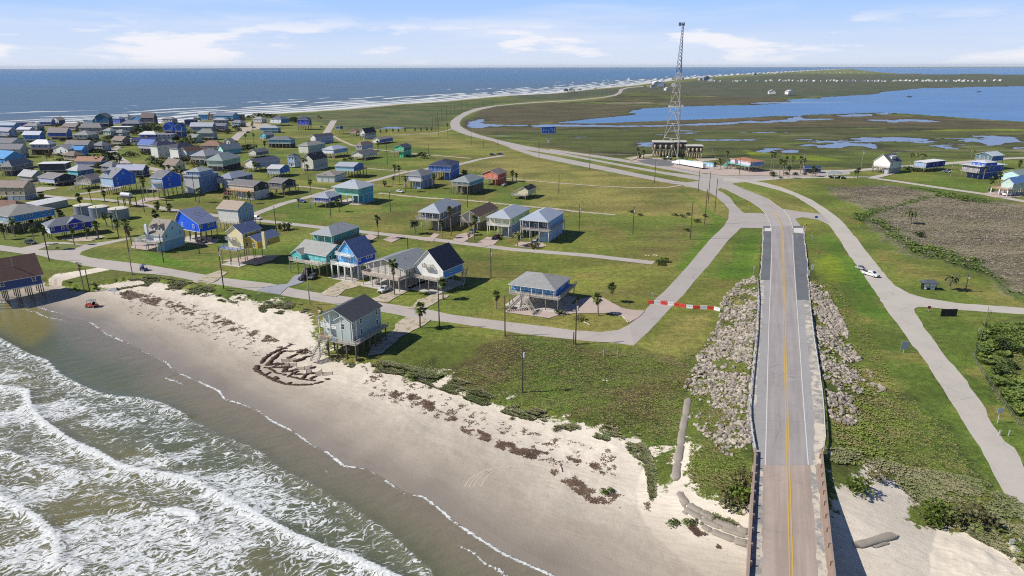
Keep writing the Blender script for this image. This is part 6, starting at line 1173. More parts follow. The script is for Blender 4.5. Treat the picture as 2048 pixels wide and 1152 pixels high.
for i, ent in enumerate(SHRUBS.split('|')):
    x, y, h_, k = ent.split(); x, y, h_, k = float(x), float(y), float(h_), int(k); P0 = SV([(x,y)])[0]; D = math.hypot(P0[0],P0[1]); hw = max(0.9, (z_at((P0[0],P0[1]), y-h_)-P0[2])*(1.35 if y < 345 else 1.0))
    c = SH[k].copy(); COL.objects.link(c); c.location = (P0[0],P0[1],P0[2]-0.1); c.rotation_euler = (0,0,i*1.7); s = hw/1.45; c.scale = (s*1.25,s*1.25,s)
    tag(c, place_label(['dark leafy shrub','dark rounded shrub','bright green shrub','grey-green shrub'][k], x, y), 'shrub', 'shrubs around the town and dunes')
for s in SH: bpy.data.objects.remove(s)
# ------------------------------------------------------------------ utility poles
POLEM = mat((0.085,0.068,0.055),'wood'); POLEG = mat((0.34,0.29,0.24),'wood'); HARD = mat((0.55,0.55,0.54),'paint',0.5)
def pole_proto(arm, trans, m):
    r = empty('utility_pole'); mb = MB(); mb.cyl((0,0,-0.4),(0,0,10),0.19,0.13,8); mb.build('pole', m, r)
    if arm: mb = MB(); mb.box(-1.2,-0.07,9.2,1.2,0.07,9.36); mb.build('crossarm', m, r)
    if trans: mb = MB(); mb.cyl((0.36,0,7.7),(0.36,0,8.7),0.26,0.26,8); mb.build('transformer', HARD, r)
    return r
PP = {}
POLES = """1151 688 600 t|1010 672.5 591 |1045 785 692 t|879 657 573 |620 610 539 g|447.5 577.5 492 t|265 550 490 g|327.5 525 468 |398.8 507.5 453 |98.7 522.5 470 |178 577 537 |982 556 497 t|1158 460.5 409 t|1265.5 468 412 t|1380 479 403 |1409 449 378 |1429.5 423 357 |1416 406 344 |1396 385 332 |1309 366 318 t|1179 340 294 |1078 320 280 |1117.5 388 350 |1048 368 346 |816 501 475 |553 463 412 |662 436 392 t|522 459 440 |781 423 371 t|775 329 286 |857.5 312.5 288 |935 415.5 378 |289 424 372 |336 423 360 |392 404 351 |450 390 353 |942.5 290.5 254 |967 295 278 t|996 295 266 t|896 279.5 258 |877.5 272.5 240 |872 266 234 |865 257 229 |875.6 257.5 223 |1722.5 335 299 tg|1605.6 341 306 g|1562 331 299 g|1424 313 281 g|1478 351.5 309 a|1930 584 549 ta|1795 455.5 430 g|1901 353 324 g|96 330 308 |430 300 278 |293 255 238 |1208 712 695 s|1235 715 698 s|1147 689 664 """
for ent in POLES.split('|'):
    p = ent.split(' '); x, yb, yt = map(float,p[:3]); fl = p[3] if len(p) > 3 else ''
    P0 = SV([(x,yb)])[0]; hh = z_at((P0[0],P0[1]),yt)-P0[2]; key = ('a' in fl,'t' in fl,'g' in fl or 's' in fl)
    if key not in PP: PP[key] = pole_proto(key[0],key[1],POLEG if key[2] else POLEM); r = PP[key]
    else: r = copy_thing(PP[key])
    r.location = tuple(P0); r.scale = (1,1,hh/10); r.rotation_euler = (0,0,math.radians(-24))
    tag(r, place_label('short marker post' if 's' in fl else ('pale wooden utility pole' if key[2] else 'dark wooden utility pole'), x, yb), 'pole', 'utility poles of the town streets')
for grp, lst in (('utility poles following the far highway bend',[(884,240,214.5),(893,234,210.5),(900.6,227.5,207),(909,224,204),(922.5,221,200.6),(934.6,219,198.8),(948,215.6,199.5),(967,213,199.5),(985.6,210,200)]),('distant utility poles along the coast highway',[(1118,196.8,184),(1140,196.6,184.5),(1160,196,182.5),(1173,195,182),(1186,193.6,181.5),(1196,192.8,181.4),(1203.6,192,180),(1213,190,179),(1221,187.5,178.5)])):
    for x,yb,yt in lst:
        P0 = SV([(x,yb)])[0]; r = copy_thing(PP[(False,False,False)]); r.location = tuple(P0); r.scale = (1.3,1.3,(z_at((P0[0],P0[1]),yt)-P0[2])/10)
        tag(r, 'slim dark pole in the line '+grp.split(' ',2)[2], 'pole', grp)
# ------------------------------------------------------------------ communication tower
def tower():
    P0 = G(1345,313,0); Ht = z_at(P0,44); t = empty('radio_tower',(*P0,0)); tag(t,'tall three sided steel lattice tower with antenna clusters','tower')
    gm = mat((0.50,0.47,0.42),'paint',0.5); dm = mat((0.12,0.15,0.22),'paint',0.5)
    def wd(z): return np.interp(z/Ht,[0,0.28,0.45,0.60,0.80,0.95,1.0],[17,9.6,7.6,4.6,2.5,1.3,1.2])
    def corner(i,z): a = math.radians(40+120*i); r = wd(z)/math.sqrt(3); return Vector((r*math.cos(a)+z*0.012, r*math.sin(a), z))
    zs_ = [0]; 
    while zs_[-1] < Ht-1.5: zs_.append(min(Ht, zs_[-1]+max(2.2,wd(zs_[-1])*0.85)))
    for lo, hi, m in ((0,0.62*Ht,gm),(0.62*Ht,Ht+1,dm)):
        mb = MB(); zz = [z for z in zs_ if lo-1e-3 <= z <= hi+6]
        for a,b in zip(zz[:-1],zz[1:]):
            if a >= hi: break
            w = max(0.16,0.34-0.0018*a)
            for i in range(3):
                j = (i+1)%3; mb.bar(corner(i,a),corner(i,b),w*1.2); mb.bar(corner(i,b),corner(j,b),w*0.7)
                mid = (corner(i,b)+corner(j,b))/2; mb.bar(corner(i,a),mid,w*0.85); mb.bar(corner(j,a),mid,w*0.85)
        mb.build('lattice', m, t)
    for z, n, r, pm, sz in ((Ht*0.595,12,4.3,gm,(0.5,2.4)),(Ht*0.385,10,5.6,mat(WHITE,'paint'),(0.6,2.6)),(Ht*0.985,9,2.0,dm,(0.45,2.4))):
        fr = MB()
        for k in range(3): a = math.radians(40+60+120*k); a1 = a-0.7; a2 = a+0.7; fr.bar((r*math.cos(a1),r*math.sin(a1),z),(r*math.cos(a2),r*math.sin(a2),z),0.16); fr.bar((0,0,z),(r*math.cos(a1),r*math.sin(a1),z),0.14); fr.bar((0,0,z),(r*math.cos(a2),r*math.sin(a2),z),0.14)
        fo = fr.build('antenna_frame', pm, t)
        for k in range(n): a = math.radians(40+60)+ (k//(n//3))*2.094+(-0.65+1.3*((k%(n//3))/max(1,n//3-1))); c = Vector((r*math.cos(a),r*math.sin(a),z)); mb = MB(); mb.bar(c-Vector((0,0,sz[1]/2)),c+Vector((0,0,sz[1]/2)),sz[0],0.22); mb.build('panel_antenna', pm, fo)
    mb = MB(); mb.cyl((-3.4,-1.6,Ht*0.545),(-3.4,-2.2,Ht*0.545),1.5,1.5,14); mb.build('dish_antenna', mat(WHITE,'paint'), t)
    for i in range(3): c = corner(i,0); mb = MB(); mb.box(c.x-0.9,c.y-0.9,-0.3,c.x+0.9,c.y+0.9,0.5); mb.build('footing', mat((0.5,0.48,0.44),'concrete'), t)
tower()
TANP = mat((0.46,0.38,0.28),'concrete')
for lb, xc, yb, yt, wpx, dep in (('dark box shelter with white roof on tan columns left of the tower',1325,314,283,39,9),('dark box shelter with white roof on tan columns right behind the tower',1357,311,283,28,9),('lower dark shelter with white roof and tanks on tan columns',1388,317,291,30,8)):
    P0 = G(xc,yb,0); Ht = z_at(P0,yt); wm_ = wpx/ (0.951*(yb-132)/68); s = empty('equipment_shelter',(P0[0]-wm_/2,P0[1],0),math.radians(-6)); tag(s, lb, 'shelter', 'equipment shelters under the tower')
    mb = MB(); mb.box(0,0,Ht*0.52,wm_,dep,Ht*0.94); mb.build('cabin', mat((0.10,0.095,0.09),'siding'), s); mb = MB(); mb.box(-0.5,-0.5,Ht*0.94,wm_+0.5,dep+0.5,Ht); mb.build('roof', mat((0.66,0.64,0.56),'paint'), s)
    mb = MB(); mb.box(-0.3,-0.9,Ht*0.48,wm_+0.3,dep,Ht*0.52); mb.build('platform', TANP, s)
    for x in lin(0.6,wm_-0.6,7):
        for y in (-0.4,dep-0.6): mb = MB(); mb.cyl((x,y,-0.3),(x,y,Ht*0.5),0.5,0.42,9); mb.build('column', TANP, s, smooth=True)
    for x in lin(1.2,wm_-1.2,4): mb = MB(); mb.cyl((x,-0.5,Ht*0.54),(x,-0.5,Ht*0.80),0.8,0.8,12); mb.build('tank', TANP, s, smooth=True)
# ------------------------------------------------------------------ water tanks in the town
for i,(xc,yb,yt,w) in enumerate(((159,433,411,34),(190,437,414.5,36),(229.5,441,418,37))):
    P0 = G(xc,yb,0); k = 0.951*(yb-133)/68; r = w/k/2; hh = z_at(P0,yt+2); t = empty('storage_tank',(P0[0],P0[1]+r,0)); tag(t, ('left','middle','right')[i]+' round grey-blue storage tank with cream top', 'tank', 'three round storage tanks')
    mb = MB(); mb.cyl((0,0,-0.3),(0,0,hh),r,r,28); mb.build('shell', mat((0.26,0.30,0.40),'metal'), t, smooth=False); mb = MB(); mb.cyl((0,0,hh),(0,0,hh+0.35),r+0.1,r*0.72,28); mb.build('lid', mat((0.66,0.62,0.52),'concrete'), t)
    mb = MB(); mb.bar((r*0.3,-r*0.98,0),(r*0.3,-r*0.98,hh+0.8),0.5,0.1); mb.build('ladder', HARD, t)
P0 = G(256,413,0); t = empty('pipe_rack',(*P0,0),math.radians(-20)); tag(t,'dark steel platform carrying a white vessel beside the storage tanks','platform')
mb = MB(); mb.box(-4,-2.2,4.6,4,2.2,4.9); mb.build('deck', POLEM, t)
for x in (-3.8,0,3.8):
    for y in (-2,2): mb = MB(); mb.bar((x,y,-0.2),(x,y,4.6),0.3); mb.build('leg', POLEM, t)
mb = MB(); mb.cyl((-3,0,6.1),(3.2,0,6.1),1.1,1.1,14); mb.build('vessel', mat((0.72,0.74,0.76),'paint'), t)
# ------------------------------------------------------------------ road barrier: red and white water filled blocks
BX = [(1296,602.5),(1308,603.5),(1321,603.8),(1335,606),(1348,607),(1359,608.5),(1372,611.5),(1386,612.8),(1400,613.6),(1414,613.8),(1428,615),(1441,618.5)]
REDM = mat((0.62,0.085,0.05),'paint',0.45); WHM = mat((0.80,0.80,0.78),'paint',0.45)
for i,(a,b) in enumerate(zip(BX[:-1],BX[1:])):
    A_ = SV([(a[0],a[1]+4.2)])[0]; B_ = SV([(b[0],b[1]+4.2)])[0]; red = i in (0,2,4,5,7,9); L = math.dist(A_,B_)
    e = empty('barrier_block', tuple(A_), math.atan2(B_[1]-A_[1],B_[0]-A_[0])); m_ = REDM if red else WHM; mb = MB(); x1 = L*0.97; mb.prism([(0.0,0.0),(x1,0.0),(x1,0.42),(x1-0.02,0.98),(0.02,0.98),(0.0,0.42)],-0.20,0.20); k = MB(); k.box(0.02,-0.34,0,x1-0.02,0.34,0.34); 
    mb.build('body', m_, e); k.build('foot', m_, e); k = MB(); k.box(x1*0.22,-0.225,0.5,x1*0.78,0.225,0.72); k.build('recess_band', mat((0.45,0.03,0.04) if red else (0.6,0.68,0.68),'paint'), e)
    tag(e, ('first','second','third','fourth','fifth','sixth','seventh','eighth','ninth','tenth','eleventh')[i]+' block from the left of the roadblock, '+('red' if red else 'white')+' plastic', 'barrier', 'red and white plastic barrier blocks across the road')
e = empty('road_closed_sign', tuple(SV([(1327.5,607)])[0]), math.radians(-12)); tag(e,'red and white striped road closed board on the barrier line','sign')
mb = MB(); mb.box(-0.9,-0.52,0.75,0.9,-0.46,1.25); mb.build('board', WHM, e)
for q in range(3): mb = MB(); mb.quad((-0.85+q*0.6,-0.53,0.78),(-0.6+q*0.6,-0.53,0.78),(-0.35+q*0.6,-0.53,1.22),(-0.6+q*0.6,-0.53,1.22)); mb.build('stripe', REDM, e)
for q in (-0.7,0.7): mb = MB(); mb.bar((q,-0.49,0),(q,-0.49,1.3),0.08); mb.build('leg', HARD, e)
# ------------------------------------------------------------------ signs
YEL = mat((0.72,0.74,0.03),'paint',0.5); BLK = mat((0.02,0.02,0.02),'paint'); GRYP = mat((0.42,0.47,0.52),'paint'); ORA = mat((0.75,0.33,0.04),'paint')
def sign(lb, px, pb, pt, w, m, diamond=False, arrow=False, az=0.0, two=False, hfrac=None, cat='sign', name='road_sign'):
    P0 = SV([(px,pb)])[0]; hh = z_at((P0[0],P0[1]),pt)-P0[2]; e = empty(name, tuple(P0), az); tag(e, lb, cat)
    ph = w*0.75 if hfrac is None else hfrac
    for q in ((-w*0.3,w*0.3) if two else (0,)): mb = MB(); mb.bar((q,0.05,-0.3),(q,0.05,hh-(0.1 if not two else 0)),0.11 if not two else 0.16); mb.build('post', HARD if not two else BLK, e)
    mb = MB()
    if diamond: z = hh-w/2; mb.prism([(-w/2,z),(0,z-w/2),(w/2,z),(0,z+w/2)],-0.05,0.0)
    else: mb.box(-w/2,-0.05,hh-ph,w/2,0.0,hh)
    mb.build('panel', m, e)
    if arrow: mb = MB(); z = hh-w/2; mb.prism([(-0.12,z-0.3),(0.12,z-0.3),(0.12,z+0.05),(0.3,z+0.05),(0,z+0.35),(-0.3,z+0.05),(-0.12,z+0.05)],-0.06,-0.052); mb.build('arrow', BLK, e)
    return e
for lb,px,pb,pt,w in (('yellow diamond arrow sign in the left grass median',1497,418,404,2.0),('yellow diamond arrow sign right of the bend',1611,462,446,1.6),('yellow diamond sign seen edge on beside the gravel shoulder',1624,480,464,1.2),('yellow diamond sign on the grass right of the east road',1717,455,444,1.7)): sign(lb,px,pb,pt,w,YEL,True,True)
sign('small orange sign on the grass beside the highway',1633,508,501,0.9,ORA,True); sign('low blue sign beside the link road',1632,440,432,1.4,mat((0.05,0.15,0.55),'paint'),hfrac=1.0)
sign('blue-grey back of a sign between rock slope and track',1807,706,683,2.0,GRYP,hfrac=2.1,az=0.1); sign('small blue-grey sign beside the track near the fence',1995,847,816,1.2,GRYP,hfrac=1.1); sign('tiny dark stop sign at the corner of the track',1857,623,612,0.9,mat((0.25,0.05,0.05),'paint'),hfrac=0.8)
sign('black twin post notice board on the grass',1896.5,633,618,4.6,BLK,two=True,hfrac=2.6,name='notice_board'); sign('white and yellow pedestrian sign in the median triangle',1593,480,468,0.6,YEL); 
for x,y in ((1624,541),(1616,552)): sign('white upright marker board %s the gravel shoulder'%('beyond' if x>1620 else 'next to'),x,y,y-12,0.9,WHM,hfrac=2.0)
sign('white post with sign above the end of the rock slope',1507,549,533,0.6,WHM,hfrac=0.6); sign('white drum marker at the edge of the left rock slope',1459,617,603,0.5,WHM,hfrac=1.4); sign('pale notice by the beach access sand',229,590,576,2.0,WHM,hfrac=1.2); sign('white post box beside the roadblock',1304,600,585,0.5,WHM,hfrac=0.4)
sign('white marker post on the grass right of the track',1957,667,656,0.35,WHM,hfrac=1.3); sign('small white sign near the lower right dune',2022,1090,1078,0.7,WHM,hfrac=0.8)
for lb,x in (('left white reflector post beside the track by the fence',1998),('right white reflector post beside the track by the fence',2017)): sign(lb,x,872,860,0.25,WHM,hfrac=0.8)
P0 = G(1097,286,0); hb_ = z_at(P0,254); b = empty('billboard',(*P0,0),math.radians(12)); tag(b,'blue billboard with pale lettering on a single grey column','billboard')
mb = MB(); mb.cyl((0,0,-0.4),(0,0,hb_-3),0.6,0.55,12); mb.build('column', HARD, b); mb = MB(); mb.box(-6.6,-0.5,hb_-5.6,6.6,0.5,hb_); mb.build('panel', mat((0.04,0.16,0.62),'paint'), b)
mb = MB(); mb.box(-6.8,-1.4,hb_-6.0,6.8,-0.5,hb_-5.75); mb.build('catwalk', HARD, b)
mb = MB()
for i,(x0,x1,z0,z1) in enumerate(((-5.6,-4.9,1.4,4.2),(-4.9,-3.8,3.6,4.2),(-4.9,-4.0,2.6,3.1),(-3.4,-2.8,1.8,3.6),(-2.4,-1.8,1.8,3.6),(-2.4,-1.2,3.1,3.6),(-0.8,0.4,1.8,2.3),(-0.8,-0.2,1.8,3.6),(1.2,2.8,3.8,4.3),(1.8,2.3,1.5,3.8),(3.2,3.8,1.5,4.3),(3.8,4.8,1.5,2.0),(5.0,5.8,1.5,4.3))): mb.box(x0,-0.56,hb_-5.6+z0,x1,-0.505,hb_-5.6+z1)
mb.build('lettering', mat((0.45,0.62,0.85),'paint'), b)
# info kiosk and gazebo
P0 = SV([(1857,579)])[0]; k = empty('information_kiosk', tuple(P0), math.radians(-8)); tag(k,'dark hip roofed kiosk with white notice boards on the lawn','kiosk')
mb = MB(); mb.box(-2.0,-0.6,0,2.0,1.0,2.3); mb.build('cabinet', BLK, k); mb = MB(); roofpiece(mb,4.4,2.6,2.3,'hip',0.9,0.3); o_ = mb.build('roof',[mat((0.10,0.11,0.14),'shingle'),BLK],k); o_.location = (-2.2,-1.0,0)
for x0,x1,z0,z1 in ((-1.8,-0.3,1.3,2.1),(-0.1,1.8,1.3,2.1),(-1.6,1.6,0.9,1.2),(-1.7,-0.9,0.2,0.8),(0.2,1.5,0.1,0.8)): mb = MB(); mb.box(x0,-0.66,z0,x1,-0.605,z1); mb.build('notice_panel', WHM, k)
P0 = SV([(1668,357)])[0]; k = empty('gazebo', tuple(P0), math.radians(-20)); tag(k,'small open gazebo with grey hip roof beside dark shrubs','gazebo')
mb = MB(); roofpiece(mb,8,6,3.0,'hip',1.6,0.6); o_ = mb.build('roof',[mat((0.26,0.30,0.30),'shingle'),WHM],k); o_.location = (-4,-1,0)
for x in (-3.7,0,3.7):
    for y in (-0.8,4.7): mb = MB(); mb.box(x-0.13,y-0.13,-0.2,x+0.13,y+0.13,3.0); mb.build('post', WHM, k)
P0 = SV([(1625,346)])[0]; k = empty('pump_shed', tuple(P0), math.radians(-10)); tag(k,'navy roofed shed with pale end wall behind the roadside palms','shed'); mb = MB(); mb.box(-5,0,-0.2,5,5,3.0); mb.build('wall', mat((0.06,0.08,0.14),'siding'), k); mb = MB(); roofpiece(mb,10,5,3.0,'gA',1.3,0.4); o_ = mb.build('roof',[mat((0.05,0.08,0.20),'metal'),WHM],k); o_.location = (-5,0,0)
# mural wall of containers behind the lorry
for lb,x0,x1,y,c,c2 in (('turquoise painted container behind the white lorry',1358,1383,326.5,(0.10,0.58,0.55),(0.75,0.8,0.78)),('white painted container next to the turquoise one',1384,1405,329,(0.78,0.74,0.68),(0.8,0.4,0.3)),('pale blue container painted with white shapes',1406,1427,332,(0.30,0.55,0.70),(0.8,0.8,0.8))):
    A_ = G(x0,y,0); B_ = G(x1,y+3,0); L = math.dist(A_,B_); e = empty('container',(*A_,0),math.atan2(B_[1]-A_[1],B_[0]-A_[0])); tag(e,lb,'container','painted containers by the car park'); mb = MB(); mb.box(0,0,0,L*0.98,2.5,2.7); mb.build('shell', mat(c,'siding'), e)
    mb = MB()
    for q in range(3): mb.prism([(L*(0.15+0.28*q),0.6),(L*(0.30+0.28*q),0.5),(L*(0.26+0.28*q),2.1)],-0.03,-0.004)
    mb.build('painted_shapes', mat(c2,'paint'), e)
# ------------------------------------------------------------------ vehicles
TYRE = mat((0.015,0.015,0.016),'paint',0.8); RIM = mat((0.45,0.45,0.46),'paint',0.4); GLS = mat((0.02,0.025,0.03),'glass')
def loft(mb, secs):
    """secs: list of (x, half width, z0, z1, shoulder) along the length; closed rounded box body"""
    k0 = len(mb.v); n = 8
    for x,w,z0,z1,sh in secs: mb.v += [(x,-w*0.92,z0),(x,-w,z0+(z1-z0)*0.35),(x,-w*0.97,z0+(z1-z0)*0.75),(x,-w*sh,z1),(x,w*sh,z1),(x,w*0.97,z0+(z1-z0)*0.75),(x,w,z0+(z1-z0)*0.35),(x,w*0.92,z0)]
    for i in range(len(secs)-1):
        for j in range(n): a = k0+i*n+j; b = k0+i*n+(j+1)%n; mb.f.append((a,a+n,b+n,b)); mb.mi.append(mb.cur)
    mb.f.append(tuple(range(k0,k0+n))); mb.f.append(tuple(k0+(len(secs)-1)*n+n-1-j for j in range(n))); mb.mi += [mb.cur]*2
def wheel(par, x, y, r, w=0.24):
    mb = MB(); mb.cyl((x,y-w/2,r),(x,y+w/2,r),r,r,16); o = mb.build('wheel', TYRE, par); mb = MB(); mb.cyl((x,y-w/2-0.015,r),(x,y+w/2+0.015,r),r*0.58,r*0.58,12); mb.build('rim', RIM, o)
def car(lb, P0, az, col, kind='suv', cat='car', group=None):
    c = empty('parked_car' if kind != 'pickup' else 'pickup_truck', tuple(P0), az); tag(c, lb, cat, group); cm = mat(col,'car'); mb = MB()
    if kind == 'pickup':
        loft(mb,[(-2.85,0.92,0.55,1.12,0.9),(-2.7,0.98,0.42,1.22,0.94),(-0.6,0.99,0.40,1.22,0.95),(1.6,0.98,0.40,1.20,0.93),(2.6,0.95,0.42,1.10,0.88),(2.85,0.85,0.55,0.95,0.8)]); mb.build('body', cm, c)
        mb = MB(); loft(mb,[(-0.75,0.86,1.2,1.25,0.9),(-0.55,0.85,1.2,1.88,0.80),(0.75,0.85,1.2,1.90,0.80),(1.55,0.86,1.2,1.26,0.9)]); cb = mb.build('cab', cm, c)
        mb = MB(); mb.quad((1.50,-0.72,1.30),(1.50,0.72,1.30),(0.86,0.64,1.84),(0.86,-0.64,1.84)); mb.build('windscreen', GLS, cb).location = (0.02,0,0.02)
        for s in (-1,1): mb = MB(); mb.quad((1.2,s*0.875,1.27),(-0.5,s*0.875,1.27),(-0.45,s*0.80,1.78),(0.7,s*0.80,1.78)); mb.build('side_window', GLS, cb)
        mb = MB(); mb.box(-2.6,-0.80,1.20,-0.8,0.80,1.235); mb.build('cargo_bed', BLK, c); mb = MB(); mb.box(2.84,-0.6,0.62,2.89,0.6,0.92); mb.build('grille', BLK, c)
    else:
        loft(mb,[(-2.3,0.82,0.45,1.0,0.85),(-2.15,0.90,0.32,1.12,0.92),(0.9,0.92,0.30,1.10,0.93),(1.9,0.88,0.32,0.98,0.85),(2.25,0.78,0.45,0.8,0.8)]); mb.build('body', cm, c); hh = 1.70 if kind == 'suv' else 1.45
        mb = MB(); loft(mb,[(-2.1,0.80,1.05,1.12,0.9),(-1.75,0.80,1.05,hh,0.80),(0.1,0.80,1.05,hh+0.02,0.80),(0.95,0.80,1.03,1.10,0.9)]); cb = mb.build('cabin', GLS, c); mb = MB(); mb.box(-1.7,-0.62,hh+0.0,0.1,0.62,hh+0.06); mb.build('roof', cm, c)
    r = 0.40 if kind == 'pickup' else 0.34
    for x in ((-1.75,1.85) if kind == 'pickup' else (-1.4,1.4)):
        for y in (-0.86,0.86): wheel(c, x, y, r)
    for s in (-1,1):
        fx = 2.80 if kind == 'pickup' else 2.16; mb = MB(); mb.box(fx-0.06,s*0.62-0.16,0.72,fx+0.06,s*0.62+0.16,0.9); mb.build('headlight', mat((0.8,0.8,0.78),'paint',0.2), c)
        mb = MB(); mb.box(-fx-0.04,s*0.66-0.14,0.75,-fx+0.06,s*0.66+0.14,0.95); mb.build('tail_light', mat((0.4,0.02,0.02),'paint',0.3), c)
    return c
car('white pickup truck coming down the east road with a small trailer', SV([(1741,552)])[0]+np.array([0,0,0.05]), math.radians(-62), (0.78,0.78,0.77), 'pickup', 'truck')
P0 = SV([(1735,543)])[0]; t = empty('utility_trailer', (P0[0]-1.2,P0[1]+2.6,0.04), math.radians(-62)); tag(t,'small open trailer with a dark quad bike towed by the white pickup','trailer')
mb = MB(); mb.box(-1.6,-0.8,0.45,1.4,0.8,0.55); mb.bar((1.4,0,0.5),(2.6,0,0.5),0.1); mb.build('bed', HARD, t); railing(t,[(-1.6,-0.8),(1.4,-0.8),(1.4,0.8),(-1.6,0.8)],0.55,HARD,0.35)
for y in (-0.9,0.9): wheel(t,-0.2,y,0.32,0.2)
q_ = empty('quad_bike', (P0[0]-1.2,P0[1]+2.6,0.6), math.radians(-62)); tag(q_,'dark quad bike strapped on the small trailer','quad bike'); mb = MB(); loft(mb,[(-0.8,0.35,0.4,0.75,0.8),(-0.2,0.42,0.35,0.85,0.7),(0.3,0.35,0.4,0.8,0.7),(0.8,0.4,0.4,0.8,0.8)]); mb.build('body', mat((0.10,0.12,0.16),'car'), q_); mb = MB(); mb.bar((0.3,0,0.8),(0.45,0,1.15),0.06); mb.bar((0.45,-0.35,1.15),(0.45,0.35,1.15),0.05); mb.build('handlebar', BLK, q_)
for x in (-0.6,0.6):
    for y in (-0.45,0.45): wheel(q_,x,y,0.28,0.24)
car('black car parked nose out beside the bluish gravel drive', SV([(608,559)])[0]+np.array([0,0,0.05]), math.radians(-118), (0.03,0.035,0.05), 'suv'); car('dark suv parked under the teal house behind the black car', SV([(617,546)])[0]+np.array([0,0,0.05]), math.radians(-118), (0.05,0.055,0.07), 'suv'); car('silver nosed car parked half under the teal house piles', SV([(626,557)])[0]+np.array([0,0,0.05]), math.radians(-100), (0.10,0.11,0.13), 'sedan')
car('dark red car parked under the pale yellow-green house', SV([(992,477)])[0]+np.array([0,0,0.05]), math.radians(-115), (0.12,0.012,0.03), 'sedan')
car('white suv parked by the sand clearing up the street', SV([(513,440)])[0]+np.array([0,1,0.05]), math.radians(-20), (0.7,0.7,0.7), 'suv')
for lb,x,y,az,c,k in (('dark car parked at the sand clearing left edge',497,266,10,(0.04,0.04,0.05),'suv'),('dark car below the sand clearing',508,256,0,(0.05,0.05,0.07),'suv'),('black car beside the ramp of the square blue tower house',644,255,-10,(0.03,0.03,0.04),'suv'),('dark pickup beside the long navy house',1893,345,-60,(0.12,0.14,0.17),'pickup'),('white car on the pad under the tower',1339,317,5,(0.7,0.7,0.7),'suv'),('dark van at the road head by the marsh',985,311,-10,(0.03,0.03,0.04),'suv'),('dark pickup next to the van at the road head',1000,310,-10,(0.04,0.04,0.05),'pickup'),('white van driving on the far highway bend',994,211.8,0,(0.75,0.75,0.76),'suv'),('small white car farther along the coast highway',1071,204.6,0,(0.8,0.8,0.8),'suv'),('white car under the azure long house',62,488,-10,(0.1,0.1,0.12),'suv'),('black pickup beside the tan building at left',1,372,0,(0.04,0.05,0.10),'pickup'),('grey car under the narrow cream house',945,466,-110,(0.2,0.2,0.22),'suv'),('white suv on the pad before the light blue house',1068,490,-110,(0.7,0.7,0.7),'suv'),('silver car under the coral red house',1008,372,-110,(0.4,0.4,0.42),'sedan'),('dark car under the blue fronted cottage row',404,486,-20,(0.05,0.05,0.07),'suv'),('red car beside the white three tiered house',455,389,-20,(0.3,0.03,0.03),'sedan'),('white pickup truck by the street near the navy lavender roofed house',262,362,-40,(0.72,0.72,0.72),'pickup'),('grey suv on the curving street of the old town',240,321,-60,(0.25,0.26,0.28),'suv'),('blue car in front of the violet-blue cottage',605,405,-30,(0.05,0.1,0.3),'sedan'),('white car beside the lavender cottage stairs',800,385,-30,(0.7,0.7,0.7),'sedan'),('black suv under the mint green house',818,314,-20,(0.03,0.03,0.04),'suv'),('white pickup parked beneath the low grey house',770,583,-115,(0.65,0.65,0.65),'pickup')):
    car(lb, SV([(x,y)])[0]+np.array([0,0,0.06]), math.radians(az), c, k, 'truck' if k=='pickup' else 'car')
# articulated lorry
A_ = G(1408,339,0); B_ = G(1345,328,0); az = math.atan2(B_[1]-A_[1],B_[0]-A_[0]); L = math.dist(A_,B_); t = empty('articulated_lorry',(*A_,0.05),az); tag(t,'long white articulated lorry parked beside the highway','lorry'); sc_ = L/19.0
mb = MB(); mb.box(0,-1.3,1.1,13.6*sc_,1.3,4.1); mb.build('trailer_box', mat((0.82,0.82,0.82),'paint'), t); mb = MB(); loft(mb,[(14.0*sc_,1.2,0.9,3.9,0.9),(16.0*sc_,1.25,0.8,3.7,0.85),(16.6*sc_,1.2,0.8,2.6,0.8),(18.6*sc_,1.1,0.8,2.0,0.8),(19*sc_,1.0,0.9,1.6,0.8)]); cb = mb.build('cab', mat((0.82,0.82,0.82),'paint',0.4), t); mb = MB(); mb.quad((16.15*sc_,-0.95,3.5),(16.15*sc_,0.95,3.5),(16.72*sc_,1.0,2.62),(16.72*sc_,-1.0,2.62)); mb.build('windscreen', GLS, cb)
mb = MB(); mb.box(0.4,-0.5,0.8,18*sc_,0.5,1.1); mb.build('chassis', BLK, t)
for x in (1.6,2.9,14.3*sc_,15.5*sc_,18.0*sc_):
    for y in (-1.1,1.1): wheel(t,x,y,0.52,0.32)
# beach buggy and golf cart
def buggy(lb, P0, az, c1, c2, cat):
    t = empty('beach_buggy' if cat=='buggy' else 'golf_cart', tuple(P0), az); tag(t, lb, cat); mb = MB(); loft(mb,[(-1.5,0.6,0.5,0.9,0.85),(-0.6,0.72,0.4,0.75,0.9),(0.5,0.72,0.4,0.75,0.9),(1.1,0.68,0.45,1.0,0.8),(1.6,0.5,0.5,0.85,0.8)]); mb.build('body', mat(c1,'car'), t)
    mb = MB(); mb.box(-1.0,-0.7,1.93,0.75,0.7,2.0); mb.build('roof', mat(c2,'paint'), t)
    for x,x2 in ((-0.95,-0.9),(0.85,0.65)):
        for y in (-0.64,0.64): mb = MB(); mb.bar((x,y,0.8),(x2,y,1.95),0.06); mb.build('roll_bar', BLK, t)
    for x in (-0.45,):
        for y in (-0.34,0.34): mb = MB(); mb.box(x-0.25,y-0.26,0.75,x+0.25,y+0.26,0.87); mb.box(x-0.32,y-0.26,0.87,x-0.22,y+0.26,1.4); mb.build('seat', BLK, t)
    mb = MB(); mb.bar((0.25,-0.34,1.15),(0.45,-0.34,0.95),0.3,0.04); mb.build('steering_wheel', BLK, t)
    for x in (-1.05,1.1):
        for y in (-0.68,0.68): wheel(t,x,y,0.34,0.26)
    return t
